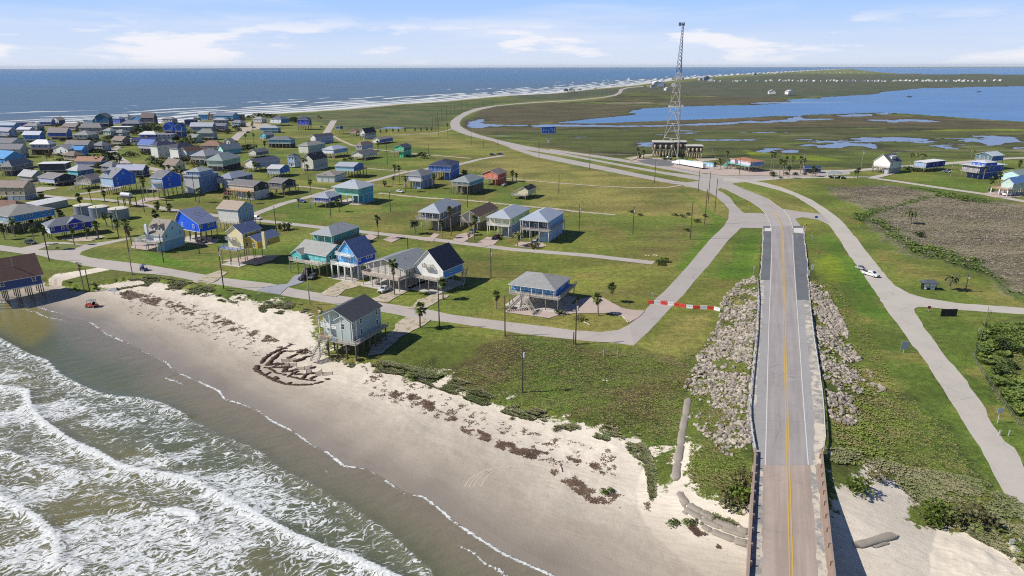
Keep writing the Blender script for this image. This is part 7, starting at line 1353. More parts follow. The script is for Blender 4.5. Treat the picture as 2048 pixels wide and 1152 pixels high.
bg_ = buggy('orange and black off road buggy driving on the wet beach', SV([(184,614)])[0], math.radians(172), (0.50,0.07,0.02), (0.22,0.23,0.24), 'buggy'); bg_.scale = (1.15,)*3; bc = buggy('dark blue golf cart on the beach road', SV([(288,541)])[0]+np.array([0,0,0.05]), math.radians(-30), (0.03,0.05,0.16), (0.05,0.09,0.22), 'golf cart')
# seated people: one continuous skinned body each
def person(lb, P0, az, shirt, trouser, seated=True):
    V_ = [((0,0,0),0.15),((0,0,0.25),0.16),((0.02,0,0.45),0.17),((0.02,0,0.56),0.07),((0.03,0,0.68),0.105),((0,0.10,0),0.10),((0.42,0.12,0.03),0.085),((0.48,0.12,-0.42),0.05),((0.62,0.12,-0.44),0.04),((0,-0.10,0),0.10),((0.42,-0.12,0.03),0.085),((0.48,-0.12,-0.42),0.05),((0.62,-0.12,-0.44),0.04),((0.02,0.21,0.44),0.07),((0.10,0.25,0.20),0.05),((0.36,0.18,0.24),0.035),((0.02,-0.21,0.44),0.07),((0.10,-0.25,0.20),0.05),((0.36,-0.18,0.24),0.035)]
    E_ = [(0,1),(1,2),(2,3),(3,4),(0,5),(5,6),(6,7),(7,8),(0,9),(9,10),(10,11),(11,12),(2,13),(13,14),(14,15),(2,16),(16,17),(17,18)]
    me = bpy.data.meshes.new('person'); me.from_pydata([v[0] for v in V_],E_,[]); o = bpy.data.objects.new('person', me); COL.objects.link(o)
    md = o.modifiers.new('skin','SKIN'); sv = me.skin_vertices[0].data
    for i,(p,r) in enumerate(V_): sv[i].radius = (r,r)
    sv[0].use_root = True; o.modifiers.new('sub','SUBSURF').levels = 1
    dg = bpy.context.evaluated_depsgraph_get(); m2 = bpy.data.meshes.new_from_object(o.evaluated_get(dg)); o.modifiers.clear(); o.data = m2
    for mm in (mat(shirt,'cloth'),mat((0.50,0.30,0.20),'skin'),mat(trouser,'cloth')): m2.materials.append(mm)
    for f in m2.polygons: c = f.center; f.material_index = 1 if c.z > 0.54 or (c.x > 0.22 and c.z > 0.16) or c.z < -0.36 else (2 if c.z < 0.1 else 0); f.use_smooth = True
    o.location = P0; o.rotation_euler = (0,0,az); tag(o, lb, 'person'); return o
p0 = bg_.matrix_basis @ Vector((-0.45,-0.34,0.98)); person('person in dark shirt seated at the wheel of the orange buggy', p0, math.radians(172), (0.05,0.05,0.06), (0.12,0.12,0.14))
p0 = bc.matrix_basis @ Vector((-0.45,-0.34,0.98)); person('person in blue shirt seated in the golf cart', p0, math.radians(-30), (0.10,0.18,0.40), (0.08,0.08,0.1))
# boat on a trailer at the right edge
P0 = SV([(2016,392)])[0]; t = empty('motor_boat', tuple(P0+np.array([0,0,0.6])), math.radians(15)); tag(t,'white motor boat on a trailer before the carport','boat'); mb = MB(); loft(mb,[(-3.2,1.1,0.2,1.1,0.98),(0,1.15,0.1,1.15,0.98),(2.2,0.8,0.25,1.3,0.98),(3.3,0.12,0.7,1.45,0.98)]); mb.build('hull', mat((0.75,0.76,0.78),'paint',0.3), t); mb = MB(); mb.box(-2.6,-0.9,1.1,1.2,0.9,1.18); mb.build('cockpit_floor', BLK, t); mb = MB(); mb.box(-1.2,-0.8,2.5,1.0,0.8,2.58); 
mb.build('canopy', BLK, t)
for x in (-1.1,0.9):
    for y in (-0.7,0.7): mb = MB(); mb.bar((x,y,1.1),(x,y,2.5),0.06); mb.build('canopy_post', HARD, t)
tr = empty('boat_trailer', tuple(P0), math.radians(15)); tag(tr,'low dark trailer carrying the white motor boat','trailer'); mb = MB(); mb.bar((-3,0,0.5),(4,0,0.5),0.15); mb.bar((-1,-1,0.45),(-1,1,0.45),0.12); mb.build('frame', BLK, tr); wheel(tr,-1,-1.05,0.34); wheel(tr,-1,1.05,0.34)
# boats far out on the bay
for lb,x,y in (('tiny dark boat alone on the open bay',1818,194),('tiny dark boat farther right on the bay',1957,184)):
    P0 = G(x,y,BAY_Z); t = empty('fishing_boat',(*P0,BAY_Z)); tag(t,lb,'boat'); mb = MB(); loft(mb,[(-6,1.5,0,1.4,0.95),(2,1.6,0,1.5,0.95),(7,0.2,0.6,2.0,0.95)]); mb.build('hull', mat((0.10,0.11,0.13),'paint'), t); mb = MB(); mb.box(-3,-1.1,1.4,0,1.1,3.4); mb.build('wheelhouse', mat((0.3,0.32,0.35),'paint'), t)
# ------------------------------------------------------------------ distant houses
FH = []
for i,(w,r) in enumerate((((0.80,0.80,0.78),(0.50,0.50,0.50)),((0.62,0.66,0.70),(0.78,0.78,0.78)),((0.50,0.48,0.45),(0.30,0.28,0.27)),((0.20,0.26,0.36),(0.22,0.24,0.28)))):
    e = empty('stilt_house'); mb = MB(); mb.box(-6,-5,2.2,6,5,7.2); mb.prism([(-6,7.2),(6,7.2),(0,10)],-5,5); mb.build('wall', mat(w,'siding'), e); mb = MB(); roofpiece(mb,12,10,7.2,'gB',2.8,0.6); o = mb.build('roof',[mat(r,'shingle'),mat(WHITE,'paint')],e); o.location = (-6,-5,0)
    for x in (-5.5,5.5):
        for y in (-4.5,4.5): mb = MB(); mb.box(x-0.3,y-0.3,-0.5,x+0.3,y+0.3,2.2); mb.build('pile', POLEG, e)
    FH.append(e)
rn = random.Random(5); spots = []
for x in (1429,1437,1441,1466,1471,1475,1481,1492,1511,1516,1532,1541,1545,1560,1566,1572,1578,1586,1596,1603,1610,1615,1628,1642,1655,1662,1668,1674,1685,1694,1697,1706,1712,1725,1730,1737,1745,1751,1758,1765,1770,1786,1791,1800,1806,1812,1820,1828,1833,1846,1851,1856,1862,1872,1882,1889,1894,1908,1913,1918,1924,1929,1936,1946,1958,1970,1990,2000): spots.append((x,163.2+rn.uniform(-0.5,0.6)+(x-1420)*0.0006,'tiny pale house in the far row before the bay','pale houses in the far row before the bay'))
for x,y in ((1505,151),(1512,150.5),(1518,150),(1528,148),(1535,147.6),(1542,147.4),(1548,147.2),(1556,147),(1563,146.6),(1572,146),(1585,146),(1602,146),(1618,145.6),(1625,145.3),(1637,145.8),(1650,145.6),(1661,145.8),(1680,146),(1690,145.8),(1702,145.8),(1718,145.6),(1729,145.6),(1754,143.8),(1748,137.8),(1752,137.4),(1736,137.8)): spots.append((x,y,'tiny pale house on the farthest part of the peninsula','pale houses on the farthest part of the peninsula'))
for i,(x,y,lb,gp) in enumerate(spots):
    P0 = G(x,y,0); c = copy_thing(FH[0 if rn.random()<0.62 else rn.choice((1,1,2,3))],(P0[0],P0[1],0),rn.uniform(-1,1),rn.uniform(0.55,1.0),lb,gp); c['category'] = 'house'; c['kind'] = 'thing'
for lb,x,y,s,k in (('dark hotel-like cluster house nearest the surf with a pale wing',1322,175.5,1.9,3),('white house with long roof in the lone surf side group',1312,173.5,1.9,1),('dark low house in front of the lone surf side group',1306,177,1.3,2),('white shed right of the lone surf side group',1333,182.3,1.0,0),('dark roofed house of the small dune group left',1132,184,1.0,3),('white house of the small dune group',1141,183.5,1.1,0),('dark house at the right of the small dune group',1145,185,1.0,2),('tall slate house at the left end of the far row',1412,163,2.4,3),('long pale hall at the left end of the far row',1420,164.5,1.7,1),('tan beach front house before the surf near the tower',1401,162,1.5,2),('dark beach house pair on the dune line, left one',1510,150.5,1.6,3),('dark beach house pair on the dune line, right one',1519,150,1.6,3),('white tall beach block on the dune line',1549,148.5,2.2,0),('white box building on the marsh flats, left one',1543,190.5,1.3,0),('white box building on the marsh flats, right one',1578,191,1.3,0)):
    P0 = G(x,y,0); c = copy_thing(FH[k],(P0[0],P0[1],0),rn.uniform(-0.6,0.6),s,lb,None); c['category'] = 'house'
for e in FH:
    for ch in list(e.children): bpy.data.objects.remove(ch)
    bpy.data.objects.remove(e)
# ------------------------------------------------------------------ rocks of the two embankment slopes
RK = bpy.data.materials.new('riprap_rock'); nb = NB(RK); oi = nb.new('ShaderNodeObjectInfo'); P = nb.pos(); r1 = nb.noise(0.45,3,0.6,P); r2 = nb.noise(6,4,0.6,P); wn = nb.new('ShaderNodeTexWhiteNoise'); sn = nb.new('ShaderNodeVectorMath'); sn.operation = 'SNAP'; nb.L.new(P,sn.inputs[0]); sn.inputs[1].default_value = (0.8,0.8,5.0); nb.L.new(sn.outputs[0], wn.inputs['Vector'])
rc = nb.mix(wn.outputs['Value'], (0.20,0.172,0.14), (0.58,0.505,0.41)); rc = nb.mix(nb.ramp(r1,0.50,0.66,0,0.5), rc, (0.38,0.29,0.25)); rc = nb.mix(nb.ramp(r2,0.42,0.66,0,0.6), rc, (0.17,0.15,0.135)); nb.put(rc, nb.b.inputs['Base Color']); nb.b.inputs['Roughness'].default_value = 0.9; nb.bump(r2,0.6,0.05)
def ico_rock(seed):
    rn = random.Random(seed); t = 1.618; V = [(-1,t,0),(1,t,0),(-1,-t,0),(1,-t,0),(0,-1,t),(0,1,t),(0,-1,-t),(0,1,-t),(t,0,-1),(t,0,1),(-t,0,-1),(-t,0,1)]
    Fc = [(0,11,5),(0,5,1),(0,1,7),(0,7,10),(0,10,11),(1,5,9),(5,11,4),(11,10,2),(10,7,6),(7,1,8),(3,9,4),(3,4,2),(3,2,6),(3,6,8),(3,8,9),(4,9,5),(2,4,11),(6,2,10),(8,6,7),(9,8,1)]
    s = (rn.uniform(0.8,1.4),rn.uniform(0.55,1.0),rn.uniform(0.5,1.0))
    return np.array([[c*s[i]*rn.uniform(0.75,1.2)/1.9 for i,c in enumerate(v)] for v in V]), np.array(Fc)
ROCKS = [ico_rock(i) for i in range(7)]
def inpoly(x, y, poly): return bool(inside(np.array([float(x)]),np.array([float(y)]),poly)[0])
LR = [[(1482,560),(1512,552),(1516,600),(1511,664),(1506,700),(1499,760),(1493,812),(1490,835),(1470,842),(1440,838),(1412,815),(1392,795),(1368,775),(1372,750),(1400,725),(1392,715),(1412,690),(1440,640),(1436,620),(1452,590)]]
LS = [[(1400,800),(1500,830),(1507,900),(1490,920),(1450,910),(1420,880),(1372,840)]]
RR = [[(1620,566),(1648,572),(1662,600),(1690,645),(1700,690),(1722,720),(1752,760),(1772,782),(1752,792),(1735,770),(1722,785),(1700,800),(1722,845),(1700,852),(1660,838),(1655,800),(1645,750),(1637,700),(1632,650),(1624,610)]]
def scatter_px(polys, n, seed, dens=None):
    rn = np.random.default_rng(seed); out = []
    P_ = [SV(p)[:, :2] for p in polys]; area = [abs(sum(p[i][0]*p[(i+1)%len(p)][1]-p[(i+1)%len(p)][0]*p[i][1] for i in range(len(p))))/2 for p in P_]; T = sum(area)
    for p, a in zip(P_,area):
        k = int(n*a/T); mn, mx = p.min(0), p.max(0); got = []
        while len(got) < k:
            q = rn.uniform(mn,mx,(k*3,2)); q = q[inside(q[:,0],q[:,1],p)]
            if dens is not None: q = q[rn.random(len(q)) < dens(q[:,0],q[:,1])]
            got += list(q)
            if len(q) == 0: break
        out += got[:k]
    out = np.array(out); return np.column_stack([out, hts(out[:,0],out[:,1])])
gapn = lambda x,y: np.clip((0.62-fbm(x,y,5.5,3,301))*4.5,0.05,1)
rk = []
for polys, n, seed, s0, s1 in ((LR,2300,1,0.22,0.58),(RR,2300,2,0.22,0.58),(LS,330,3,0.2,0.5)):
    pts = scatter_px(polys,n,seed,gapn); rn = np.random.default_rng(seed+50)
    for p in pts: rk.append((p[0],p[1],p[2],rn.uniform(s0,s1)*(1.5 if rn.random()<0.06 else 1), rn.uniform(0,6.28), rn.uniform(-0.5,0.5), int(rn.integers(0,7)), polys is RR))
rk.sort(key=lambda r: -r[3]/math.hypot(r[0],r[1])); meshes = []
for V, Fc in ROCKS:
    me = bpy.data.meshes.new('rock'); me.from_pydata([tuple(v) for v in V],[],[tuple(f) for f in Fc]); me.materials.append(RK); meshes.append(me)
for x,y,z,s,a,b,k,rt in rk[:290]:
    o = bpy.data.objects.new('rock', meshes[k]); COL.objects.link(o); o.location = (x,y,z+s*0.22); o.scale = (s,)*3; o.rotation_euler = (b,b*0.7,a)
    tag(o, 'pale broken boulder among the rocks on the %s slope of the embankment'%('right' if rt else 'left'), 'rock', 'boulders on the %s slope of the embankment'%('right' if rt else 'left'))
VV, FF, n0 = [], [], 0
for x,y,z,s,a,b,k,rt in rk[290:]:
    V, Fc = ROCKS[k]; R_ = np.array(Matrix.Rotation(a,3,'Z') @ Matrix.Rotation(b,3,'X')); VV.append((V*s)@R_.T+np.array([x,y,z+s*0.2])); FF.append(Fc+n0); n0 += len(V)
o = np_mesh('riprap', np.concatenate(VV), np.concatenate(FF), RK, smooth=False); tag(o, kind='stuff')
# ------------------------------------------------------------------ leafy and grassy cover: tufts
def tuft_mat(name, a, b, c):
    m = bpy.data.materials.new(name); nb = NB(m); P = nb.pos(); n1 = nb.noise(0.22,4,0.6,P); n2 = nb.noise(2.2,3,0.6,P); n3 = nb.noise(0.07,3,0.6,P)
    col = nb.mix(nb.ramp(n1,0.38,0.62,0,1), a, b); col = nb.mix(nb.ramp(nb.math('ADD',nb.math('MULTIPLY',n2,0.5),nb.math('MULTIPLY',n3,0.5)),0.50,0.62,0,0.8), col, c); nb.put(col, nb.b.inputs['Base Color']); nb.b.inputs['Roughness'].default_value = 0.8; return m
def tufts(name, pts, s0, s1, m, seed, blades=5, lean=0.6, flat=1.0, wid=0.32):
    rn = np.random.default_rng(seed); n = len(pts); s = rn.uniform(s0,s1,n)*rn.choice([0.7,1,1.25],n); V = np.empty((n,blades,4,3)); 
    for b in range(blades):
        a = rn.uniform(0,6.283,n); l = s*rn.uniform(0.7,1.2,n); d = np.stack([np.cos(a),np.sin(a),np.zeros(n)],-1); sd = np.stack([-np.sin(a),np.cos(a),np.zeros(n)],-1); w = (s*wid)[:,None]
        base = pts+d*(s*0.15)[:,None]; mid = base+d*(l*lean*0.45)[:,None]+np.array([0,0,1])*(l*0.55*flat)[:,None]; tip = base+d*(l*lean*1.05)[:,None]+np.array([0,0,1])*(l*0.75*flat)[:,None]
        V[:,b,0] = base-sd*w*0.25; V[:,b,1] = mid-sd*w; V[:,b,2] = tip; V[:,b,3] = mid+sd*w
    Fc = np.arange(n*blades*4).reshape(-1,4); o = np_mesh(name, V.reshape(-1,3), Fc, m, smooth=False); tag(o, kind='stuff'); return o
TM1 = tuft_mat('rough_grass',(0.21,0.26,0.045),(0.26,0.22,0.09),(0.14,0.22,0.025)); TM2 = tuft_mat('dry_brush',(0.38,0.31,0.26),(0.28,0.235,0.19),(0.46,0.39,0.33)); TM3 = tuft_mat('green_scrub',(0.11,0.17,0.028),(0.17,0.22,0.04),(0.07,0.12,0.02)); TM4 = tuft_mat('dune_grass',(0.20,0.22,0.09),(0.28,0.26,0.14),(0.13,0.17,0.05)); TM5 = tuft_mat('seaweed',(0.15,0.09,0.06),(0.20,0.13,0.085),(0.09,0.055,0.04))
def in_zone(n, k, seed, cond=None, pad=0, fade=0.3):
    rn = np.random.default_rng(seed); P_ = Z[n]; area = [max(1,(p.max(0)-p.min(0)).prod()) for p in P_]; out = []
    for p, a in zip(P_,area):
        q = rn.uniform(p.min(0)-pad,p.max(0)+pad,(int(k*a/sum(area)),2)); d = zs(n,q[:,0],q[:,1])+(fbm(q[:,0],q[:,1],6,4,3)-0.5)*8; q = q[d>rn.random(len(q))*fade]; out.append(q)
    q = np.concatenate(out); zs_ = zs('sand',q[:,0],q[:,1])+(fbm(q[:,0],q[:,1],6,4,3)-0.5)*5; q = q[zs_ < 0.6]
    if cond is not None: q = q[cond(q[:,0],q[:,1])]
    return np.column_stack([q, hts(q[:,0],q[:,1])-0.03])
def off_road(x,y):
    px = []; 
    return True
def not_deck(x,y):              # away from the embankment road surface
    best = np.full(x.shape,1e9)
    for i in range(len(ECEN)-1):
        ax,ay,_ = ECEN[i]; bx,by,_ = ECEN[i+1]; dx,dy = bx-ax,by-ay; t = np.clip(((x-ax)*dx+(y-ay)*dy)/(dx*dx+dy*dy),0,1); best = np.minimum(best, np.hypot(x-ax-t*dx,y-ay-t*dy)-(EHW[i]+0.9))
    return best > 0
ER = GL([(1446,357),(1500,361),(1563,375),(1649,416),(1696,457),(1748,522),(1791,572),(1818,587),(1911,606),(2300,630),(2300,644),(1911,620),(1836,614),(1853,662),(1891,714),(1950,788),(1985,850),(2048,937),(2210,1160),(2170,1220),(2048,1046),(1994,961),(1930,850),(1878,766),(1819,683),(1773,620),(1721,542),(1676,475),(1643,429),(1555,380)])
clear = lambda x,y: not_deck(x,y) & ~inside(x,y,ER)
tufts('rough_grass', in_zone('rough',80000,5,clear,fade=3), 0.12,0.30,TM1,6,5,1.1,0.55)
tufts('dry_brush', in_zone('brush',34000,7,clear,fade=14), 0.22,0.62,TM2,8,5,1.1,0.6,0.2)
tufts('green_scrub', in_zone('greenbrush',12000,9,clear,fade=5), 0.4,0.95,TM3,10,6,0.7)
# green line of scrub in drifts inside the dry brush and at the deep right
q = scatter_px([[(1690,560),(1600,700),(1640,830),(1740,930),(1800,940),(1880,800),(1800,700)][:0] or [(1962,650),(2048,650),(2048,850),(1990,790),(1955,720)]],5000,21,lambda x,y: np.clip((fbm(x,y,7,3,311)-0.45)*6,0,1)); tufts('green_scrub', q, 0.5,1.1,TM3,22,6)
# slopes of the embankment: sparse tufts between and below the rocks
q = scatter_px([[(1400,700),(1440,640),(1480,560),(1510,556),(1505,700),(1495,830),(1505,930),(1500,1040),(1400,1000),(1375,950),(1385,850),(1375,790)],[(1618,560),(1670,560),(1760,700),(1830,850),(1780,940),(1700,930),(1652,930),(1648,850),(1640,760)]],17000,31,lambda x,y: np.where(not_deck(x,y)&(emb_h(x,y)>-0.9),np.clip((fbm(x,y,4,3,321)-0.38)*5,0.05,1),0.25*not_deck(x,y))); tufts('bank_grass', q, 0.14,0.38,TM1,32,5,0.9,0.7)
# dune grass along the top of the beach, thinning into the sand
q = scatter_px([[(128,568),(205,572),(214,566),(240,558),(265,548),(340,557),(450,578),(560,600),(640,615),(650,628),(600,632),(520,625),(430,600),(340,580),(280,572),(235,580)]],9000,41,lambda x,y: np.clip((fbm(x,y,3.2,3,331)-0.56)*9,0,1)); tufts('dune_grass', q, 0.16,0.42,TM4,42,5,0.9,0.7)
q = scatter_px([[(640,700),(700,715),(780,722),(830,735),(905,752),(1000,800),(1080,820),(1180,845),(1280,870),(1310,930),(1310,985),(1360,1000),(1400,1020),(1480,1050),(1400,1050),(1300,1000),(1290,930),(1240,890),(1140,862),(1000,825),(880,780),(800,750),(700,740)]],14000,43,lambda x,y: np.clip((fbm(x,y,2.8,3,341)-0.47)*8,0,1)); tufts('dune_grass', q, 0.16,0.42,TM4,44,5,0.9,0.7)
q = scatter_px([[(1640,930),(1740,930),(1830,1000),(1900,1050),(2048,1130),(2048,1000),(1960,960),(1800,930),(1700,900),(1645,900)]],5200,45,lambda x,y: np.clip((fbm(x,y,3,3,351)-0.42)*7,0,1)); tufts('dune_grass', q, 0.16,0.42,TM4,46,5,0.9,0.7)
# low cushions of beach plants: individuals
CUSH = [shrub_proto(30+i, mat((0.15,0.165,0.10),'leaf'), 150, 0.42) for i in range(2)]; cs = """318 560|338 566|352 572|378 580|392 577|410 576|426 572|371 588|398 572|345 560|362 566|388 590|410 592|440 590|455 598|458 604|470 606|478 598|486 600|500 592|512 600|520 612|535 606|548 614|560 608|575 618|588 610|602 624|575 604|618 632|640 655|655 640|690 728|1030 812|1060 835|1022 840|1005 866|1080 826|860 775|950 786|1120 856"""
for i,e in enumerate(cs.split('|')):
    x,y = map(float,e.split()); P0 = SV([(x,y)])[0]; c = CUSH[i%2].copy(); COL.objects.link(c); c.location = tuple(P0-np.array([0,0,0.05])); s = random.uniform(0.5,1.15); c.scale = (s*1.2,s,s*0.8); c.rotation_euler = (0,0,i); c.name = 'dune_plant'
    tag(c,'low grey-green cushion plant dotted over the white sand','plant','cushion plants dotted over the white sand')
for c in CUSH: bpy.data.objects.remove(c)
# seaweed wrack lines
def wrack(pts, wpx, n, seed, s0=0.12, s1=0.35, thr=0.45, sc=2.5):
    poly = [(x,y-wpx) for x,y in pts]+[(x,y+wpx) for x,y in pts[::-1]]
    q = scatter_px([poly],n,seed,lambda x,y: np.clip((fbm(x,y,sc,3,seed)-thr)*8,0,1)); q[:,2] += 0.02; return q
q = np.concatenate([wrack([(240,586),(300,600),(360,617),(420,635),(470,655),(520,672),(560,690),(600,700),(640,705)],9,3000,51,thr=0.52), wrack([(260,600),(400,640),(520,690)],26,900,52,thr=0.56,sc=1.2), wrack([(740,745),(790,790),(830,800),(880,822),(920,850),(960,870),(1000,888),(1050,905),(1100,915),(1160,930),(1230,945)],9,2300,53,thr=0.53), wrack([(730,760),(850,800),(960,850),(1100,900),(1230,930)],28,900,54,thr=0.56,sc=1.2), wrack([(1100,930),(1140,960),(1180,990),(1220,1000),(1300,1010)],14,700,55,thr=0.5),wrack([(1370,1040),(1400,1070),(1440,1090)],8,300,56)])
tufts('seaweed_wrack', q, 0.10,0.30,TM5,57,4,1.5,0.3,0.3)
# heaped seaweed arcs laid out in front of the beach house
def heap_line(pts, w, seed, ox=500, oy=680, k=10.195):
    P_ = SV([(ox+x/k,oy+y/k) for x,y in pts]); rn = random.Random(seed); V, Fc, n0 = [], [], 0; vs = []
    for a,b in zip(P_[:-1],P_[1:]):
        L = math.dist(a,b); n = max(1,int(L/0.28))
        for i in range(n):
            t = i/n; c = a+(b-a)*t; vs.append((c[0]+rn.uniform(-0.1,0.1),c[1]+rn.uniform(-0.1,0.1),c[2]+0.02,rn.uniform(0.7,1.2)*w))
    for x,y,z,s in vs:
        Vr,Fr = ROCKS[rn.randrange(7)]; V.append(Vr*np.array([s,s,s*0.6])+np.array([x,y,z])); Fc.append(Fr+n0); n0 += 12
    return np.concatenate(V), np.concatenate(Fc)
HM = mat((0.075,0.042,0.028),'wood'); HLINES = [([(230,470),(330,350),(450,270),(600,200),(740,160)],0.42),([(360,515),(420,440),(520,350),(640,250),(730,225)],0.50),([(360,515),(560,480),(690,490)],0.38),([(470,550),(620,490),(700,495)],0.3),([(470,555),(640,560),(820,545)],0.36),([(690,630),(760,560),(860,545)],0.42),([(660,645),(800,640),(950,600)],0.38),([(800,740),(880,680),(1000,630)],0.40),([(930,710),(1000,690),(1090,700)],0.34),([(1060,790),(1150,700),(1320,665)],0.42),([(1250,790),(1330,735)],0.36),([(150,530),(140,600),(190,650)],0.48),([(190,650),(300,720),(400,770),(500,820),(620,860),(720,900),(860,912),(1000,918),(1150,910),(1280,905)],0.34),([(1330,885),(1420,870),(1500,840)],0.34),([(310,560),(380,565),(480,630),(540,670),(640,690),(740,715)],0.32),([(320,705),(430,650)],0.3),([(530,750),(545,800)],0.42),([(790,890),(860,855)],0.34),([(800,740),(920,770),(1060,795),(1200,815),(1330,830)],0.30),([(790,365),(960,290)],0.46),([(940,430),(1060,400),(1150,340)],0.5),([(990,260),(1060,215),(1150,210)],0.46),([(1050,265),(1190,245)],0.3),([(1180,340),(1290,315)],0.36),([(760,130),(860,90)],0.3),([(1280,570),(1350,540)],0.4),([(1540,790),(1620,800)],0.34)]
for i,(pl,w) in enumerate(HLINES):
    V,Fc = heap_line(pl,w*1.35,i); o = np_mesh('seaweed_heap', V, Fc, HM, smooth=True); tag(o, 'dark brown heap of seaweed in the arcs before the beach house', 'seaweed heap', 'seaweed heaps laid in arcs before the beach house')
for i,(a,b) in enumerate((((650,380),(800,370)),((800,370),(945,350)),((810,470),(960,450)),((960,540),(1110,530)),((1110,530),(1270,490)),((1150,600),(1260,590)),((1340,660),(1470,580)),((1480,650),(1690,630)),((640,470),(800,460)))):
    A_,B_ = SV([(500+a[0]/10.195,680+(a[1]+80)/10.195),(500+b[0]/10.195,680+(b[1]+80)/10.195)]); e = empty('sand_fence', tuple(A_), math.atan2(B_[1]-A_[1],B_[0]-A_[0])); L = math.dist(A_,B_); tag(e, 'short brown slatted sand fence panel among the seaweed arcs', 'fence', 'sand fence panels before the beach house')
    sf = mat((0.33,0.25,0.19),'wood'); mb = MB(); n = max(4,int(L/0.16))
    for j in range(n): x = L*(j+0.5)/n; mb.box(x-0.045,-0.012,0.0,x+0.045,0.012,0.95)
    mb.build('slats', sf, e)
    for x in (0,L): mb = MB(); mb.bar((x,0,-0.2),(x,0,1.15),0.08); mb.build('post', sf, e)
# ------------------------------------------------------------------ sand filled tubes and bags
GEO = mat((0.335,0.295,0.245),'concrete')
def bag(a, b, w, lb, grp, name='sandbag', lift=0.0):
    w *= 0.72; A_,B_ = SV([a,b]); L = math.dist(A_,B_)*1.05; mb = MB(); n = 10; m = 10; V = []
    for i in range(n+1):
        t = i/n; e = (1-abs(2*t-1)**9)**0.5 if 0<t<1 else 0.45; 
        for j in range(m): an = math.pi*2*j/m; V.append((L*t, math.copysign(abs(math.cos(an))**0.7,math.cos(an))*w*0.5*max(0.45,e), max(-0.12,math.sin(an)*w*0.24*max(0.45,e))+0.04*math.sin(9*t+j)))
    mb.v = V
    for i in range(n):
        for j in range(m): q = (j+1)%m; mb.f.append((i*m+j,i*m+q,(i+1)*m+q,(i+1)*m+j)); mb.mi.append(0)
    mb.f += [tuple(range(m)),tuple(n*m+m-1-j for j in range(m))]; mb.mi += [0,0]
    o = mb.build(name, GEO, smooth=True); o.location = (A_[0],A_[1],A_[2]-0.04+lift); o.rotation_euler = (0,-math.atan2(B_[2]-A_[2],L)*0.9,math.atan2(B_[1]-A_[1],B_[0]-A_[0])); tag(o, lb, 'sandbag', grp); return o
zz = lambda x,y: (1340+x/6.4, 930+y/6.4)
for i,(a,b,w) in enumerate((((115,345),(215,500),1.9),((235,500),(400,600),1.9),((400,590),(560,690),1.9),((560,700),(850,810),2.1),((870,810),(1000,860),2.0),((195,550),(390,680),1.8),((400,690),(650,790),1.8),((655,800),(975,905),1.8),((415,775),(525,845),1.6),((530,845),(825,960),1.9),((825,965),(995,1010),2.2),((130,440),(190,540),0.9),((160,590),(225,635),0.8))):
    bag(zz(*a),zz(*b),w,('topmost','second','third','fourth','fifth','sixth','seventh','eighth','ninth','tenth','eleventh','twelfth','thirteenth')[i]+' grey sand filled bag counted down the stepped bank left of the bridge','grey sand filled bags left of the bridge')
pl = [(1377,797),(1372,830),(1366,860),(1362,890),(1356,925),(1352,960)]
for i,(a,b) in enumerate(zip(pl[:-1],pl[1:])): bag(a,b,2.3,('top','second','middle','fourth','lowest')[i]+' length of the long grey tube bank left of the rock slope','grey tube bank left of the rock slope','sand_tube')
bag((1708,1092),(1789,1070),2.2,'long grey sand tube half buried right of the bridge',None,'sand_tube'); bag((1745,1094),(1776,1085),1.0,'small grey sand tube below the long one right of the bridge',None,'sand_tube')
# driftwood, pipes, logs
DW = mat((0.55,0.47,0.38),'wood')
for lb,a,b,w in (('pale driftwood log on the wrack line',(1116,929),(1124,944),0.35),('bent pale driftwood branch beside the wrack line',(985,874),(1000,886),0.22),('long thin branch on the wet sand',(1090,830),(1130,815),0.0),('thin white stick before the seaweed arcs',(527,703),(533,711),0.16),('grey pipe lying left of the sandbags',(1330,1041),(1352,1048),0.2),('fallen plank by the corner driveway',(1245,634),(1256,646),0.45),('white timber edging of the corner flower bed',(1168,645),(1180,652),0.4),('white board in the field by the corner road',(1290,512),(1300,513),0.5),('second white board in the field by the corner road',(1306,511),(1316,513),0.5),('long drift timber in the grass above the beach',(1205,762),(1218,764),0.35)):
    if w <= 0: continue
    A_,B_ = SV([a,b]); mb = MB(); M_ = (A_+B_)/2; mb.cyl(tuple(A_+np.array([0,0,w*0.4])),tuple(M_+np.array([0.1,0.1,w*0.55])),w*0.5,w*0.45,7); mb.cyl(tuple(M_+np.array([0.1,0.1,w*0.55])),tuple(B_+np.array([0,0,w*0.4])),w*0.45,w*0.3,7); o = mb.build('driftwood', DW if 'pipe' not in lb else HARD, smooth=True); tag(o, lb, 'log')
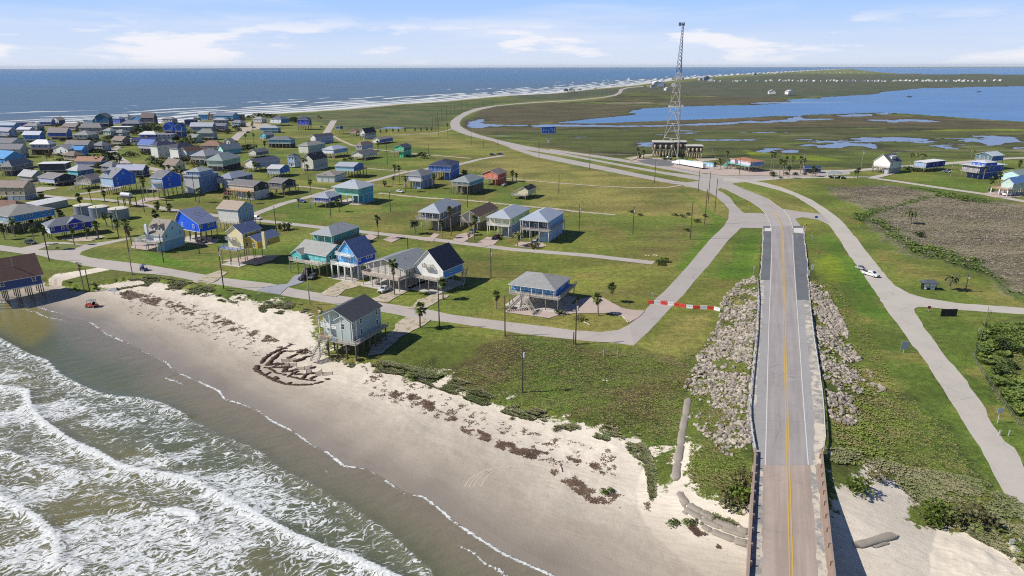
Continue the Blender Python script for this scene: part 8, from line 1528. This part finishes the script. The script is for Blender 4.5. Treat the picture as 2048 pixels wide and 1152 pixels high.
# tyre tracks curving on the damp sand
TR = mat((0.56,0.48,0.38),'concrete')
def track(pts, w=0.28):
    P_ = SV(pts); mb = MB()
    A = []; B = []
    for i in range(len(P_)):
        a = P_[max(0,i-1)]; b = P_[min(len(P_)-1,i+1)]; d = Vector((b[0]-a[0],b[1]-a[1],0)).normalized(); n = Vector((-d.y,d.x,0))*w/2; p = Vector(P_[i])+Vector((0,0,0.02)); A.append(p-n); B.append(p+n)
    for i in range(len(A)-1): mb.quad(A[i],A[i+1],B[i+1],B[i])
    o = mb.build('tyre_track', TR)
    if o.data.polygons[0].normal.z < 0: o.data.flip_normals()
    tag(o, kind='structure')
for r_ in (0,1,2,3.6):
    track([(929+r_*9,974),(936+r_*9,962-r_*0.6),(950+r_*8,950-r_*0.5),(968+r_*7.5,941-r_*0.3),(990+r_*7,935),(1012+r_*6,933),(1030+r_*5,935+r_)],0.22)
# ------------------------------------------------------------------ fence at the right, hedge line
FM = mat((0.20,0.20,0.17),'wood'); pts = [(1976,622),(1972,640),(1963,672),(1955,700),(1944,716),(1962,745),(1985,780),(2010,815),(2035,850),(2060,880)]; P_ = SV(pts); e = empty('wire_fence', tuple(P_[0])); tag(e,'thin dark wire fence round the overgrown plot at the right edge','fence')
mb = MB()
for a,b in zip(P_[:-1],P_[1:]):
    for h_ in (0.4,0.8,1.2): mb.bar(tuple(a+np.array([0,0,h_])),tuple(b+np.array([0,0,h_])),0.035)
    n = max(1,int(math.dist(a,b)/3.0))
    for j in range(n): c = a+(b-a)*j/n; m3 = MB(); m3.bar(tuple(c-np.array([0,0,0.2])),tuple(c+np.array([0,0,1.35])),0.11); loc_build(m3,'post',FM,e)
loc_build(mb,'wire',FM,e)
# ------------------------------------------------------------------ the air
hz = MB(); hz.box(-48000,-1200,-9,48000,48000,112); ho = hz.build('haze', bpy.data.materials.new('haze_air')); hm = ho.data.materials[0]; hm.use_nodes = True; nt = hm.node_tree; nt.nodes.clear(); oo = nt.nodes.new('ShaderNodeOutputMaterial'); pv = nt.nodes.new('ShaderNodeVolumePrincipled'); pv.inputs['Color'].default_value = (0.86,0.93,1.0,1); pv.inputs['Density'].default_value = 0.000019; pv.inputs['Anisotropy'].default_value = 0.0; nt.links.new(pv.outputs[0], oo.inputs['Volume']); tag(ho, kind='stuff'); hm.cycles.homogeneous_volume = True
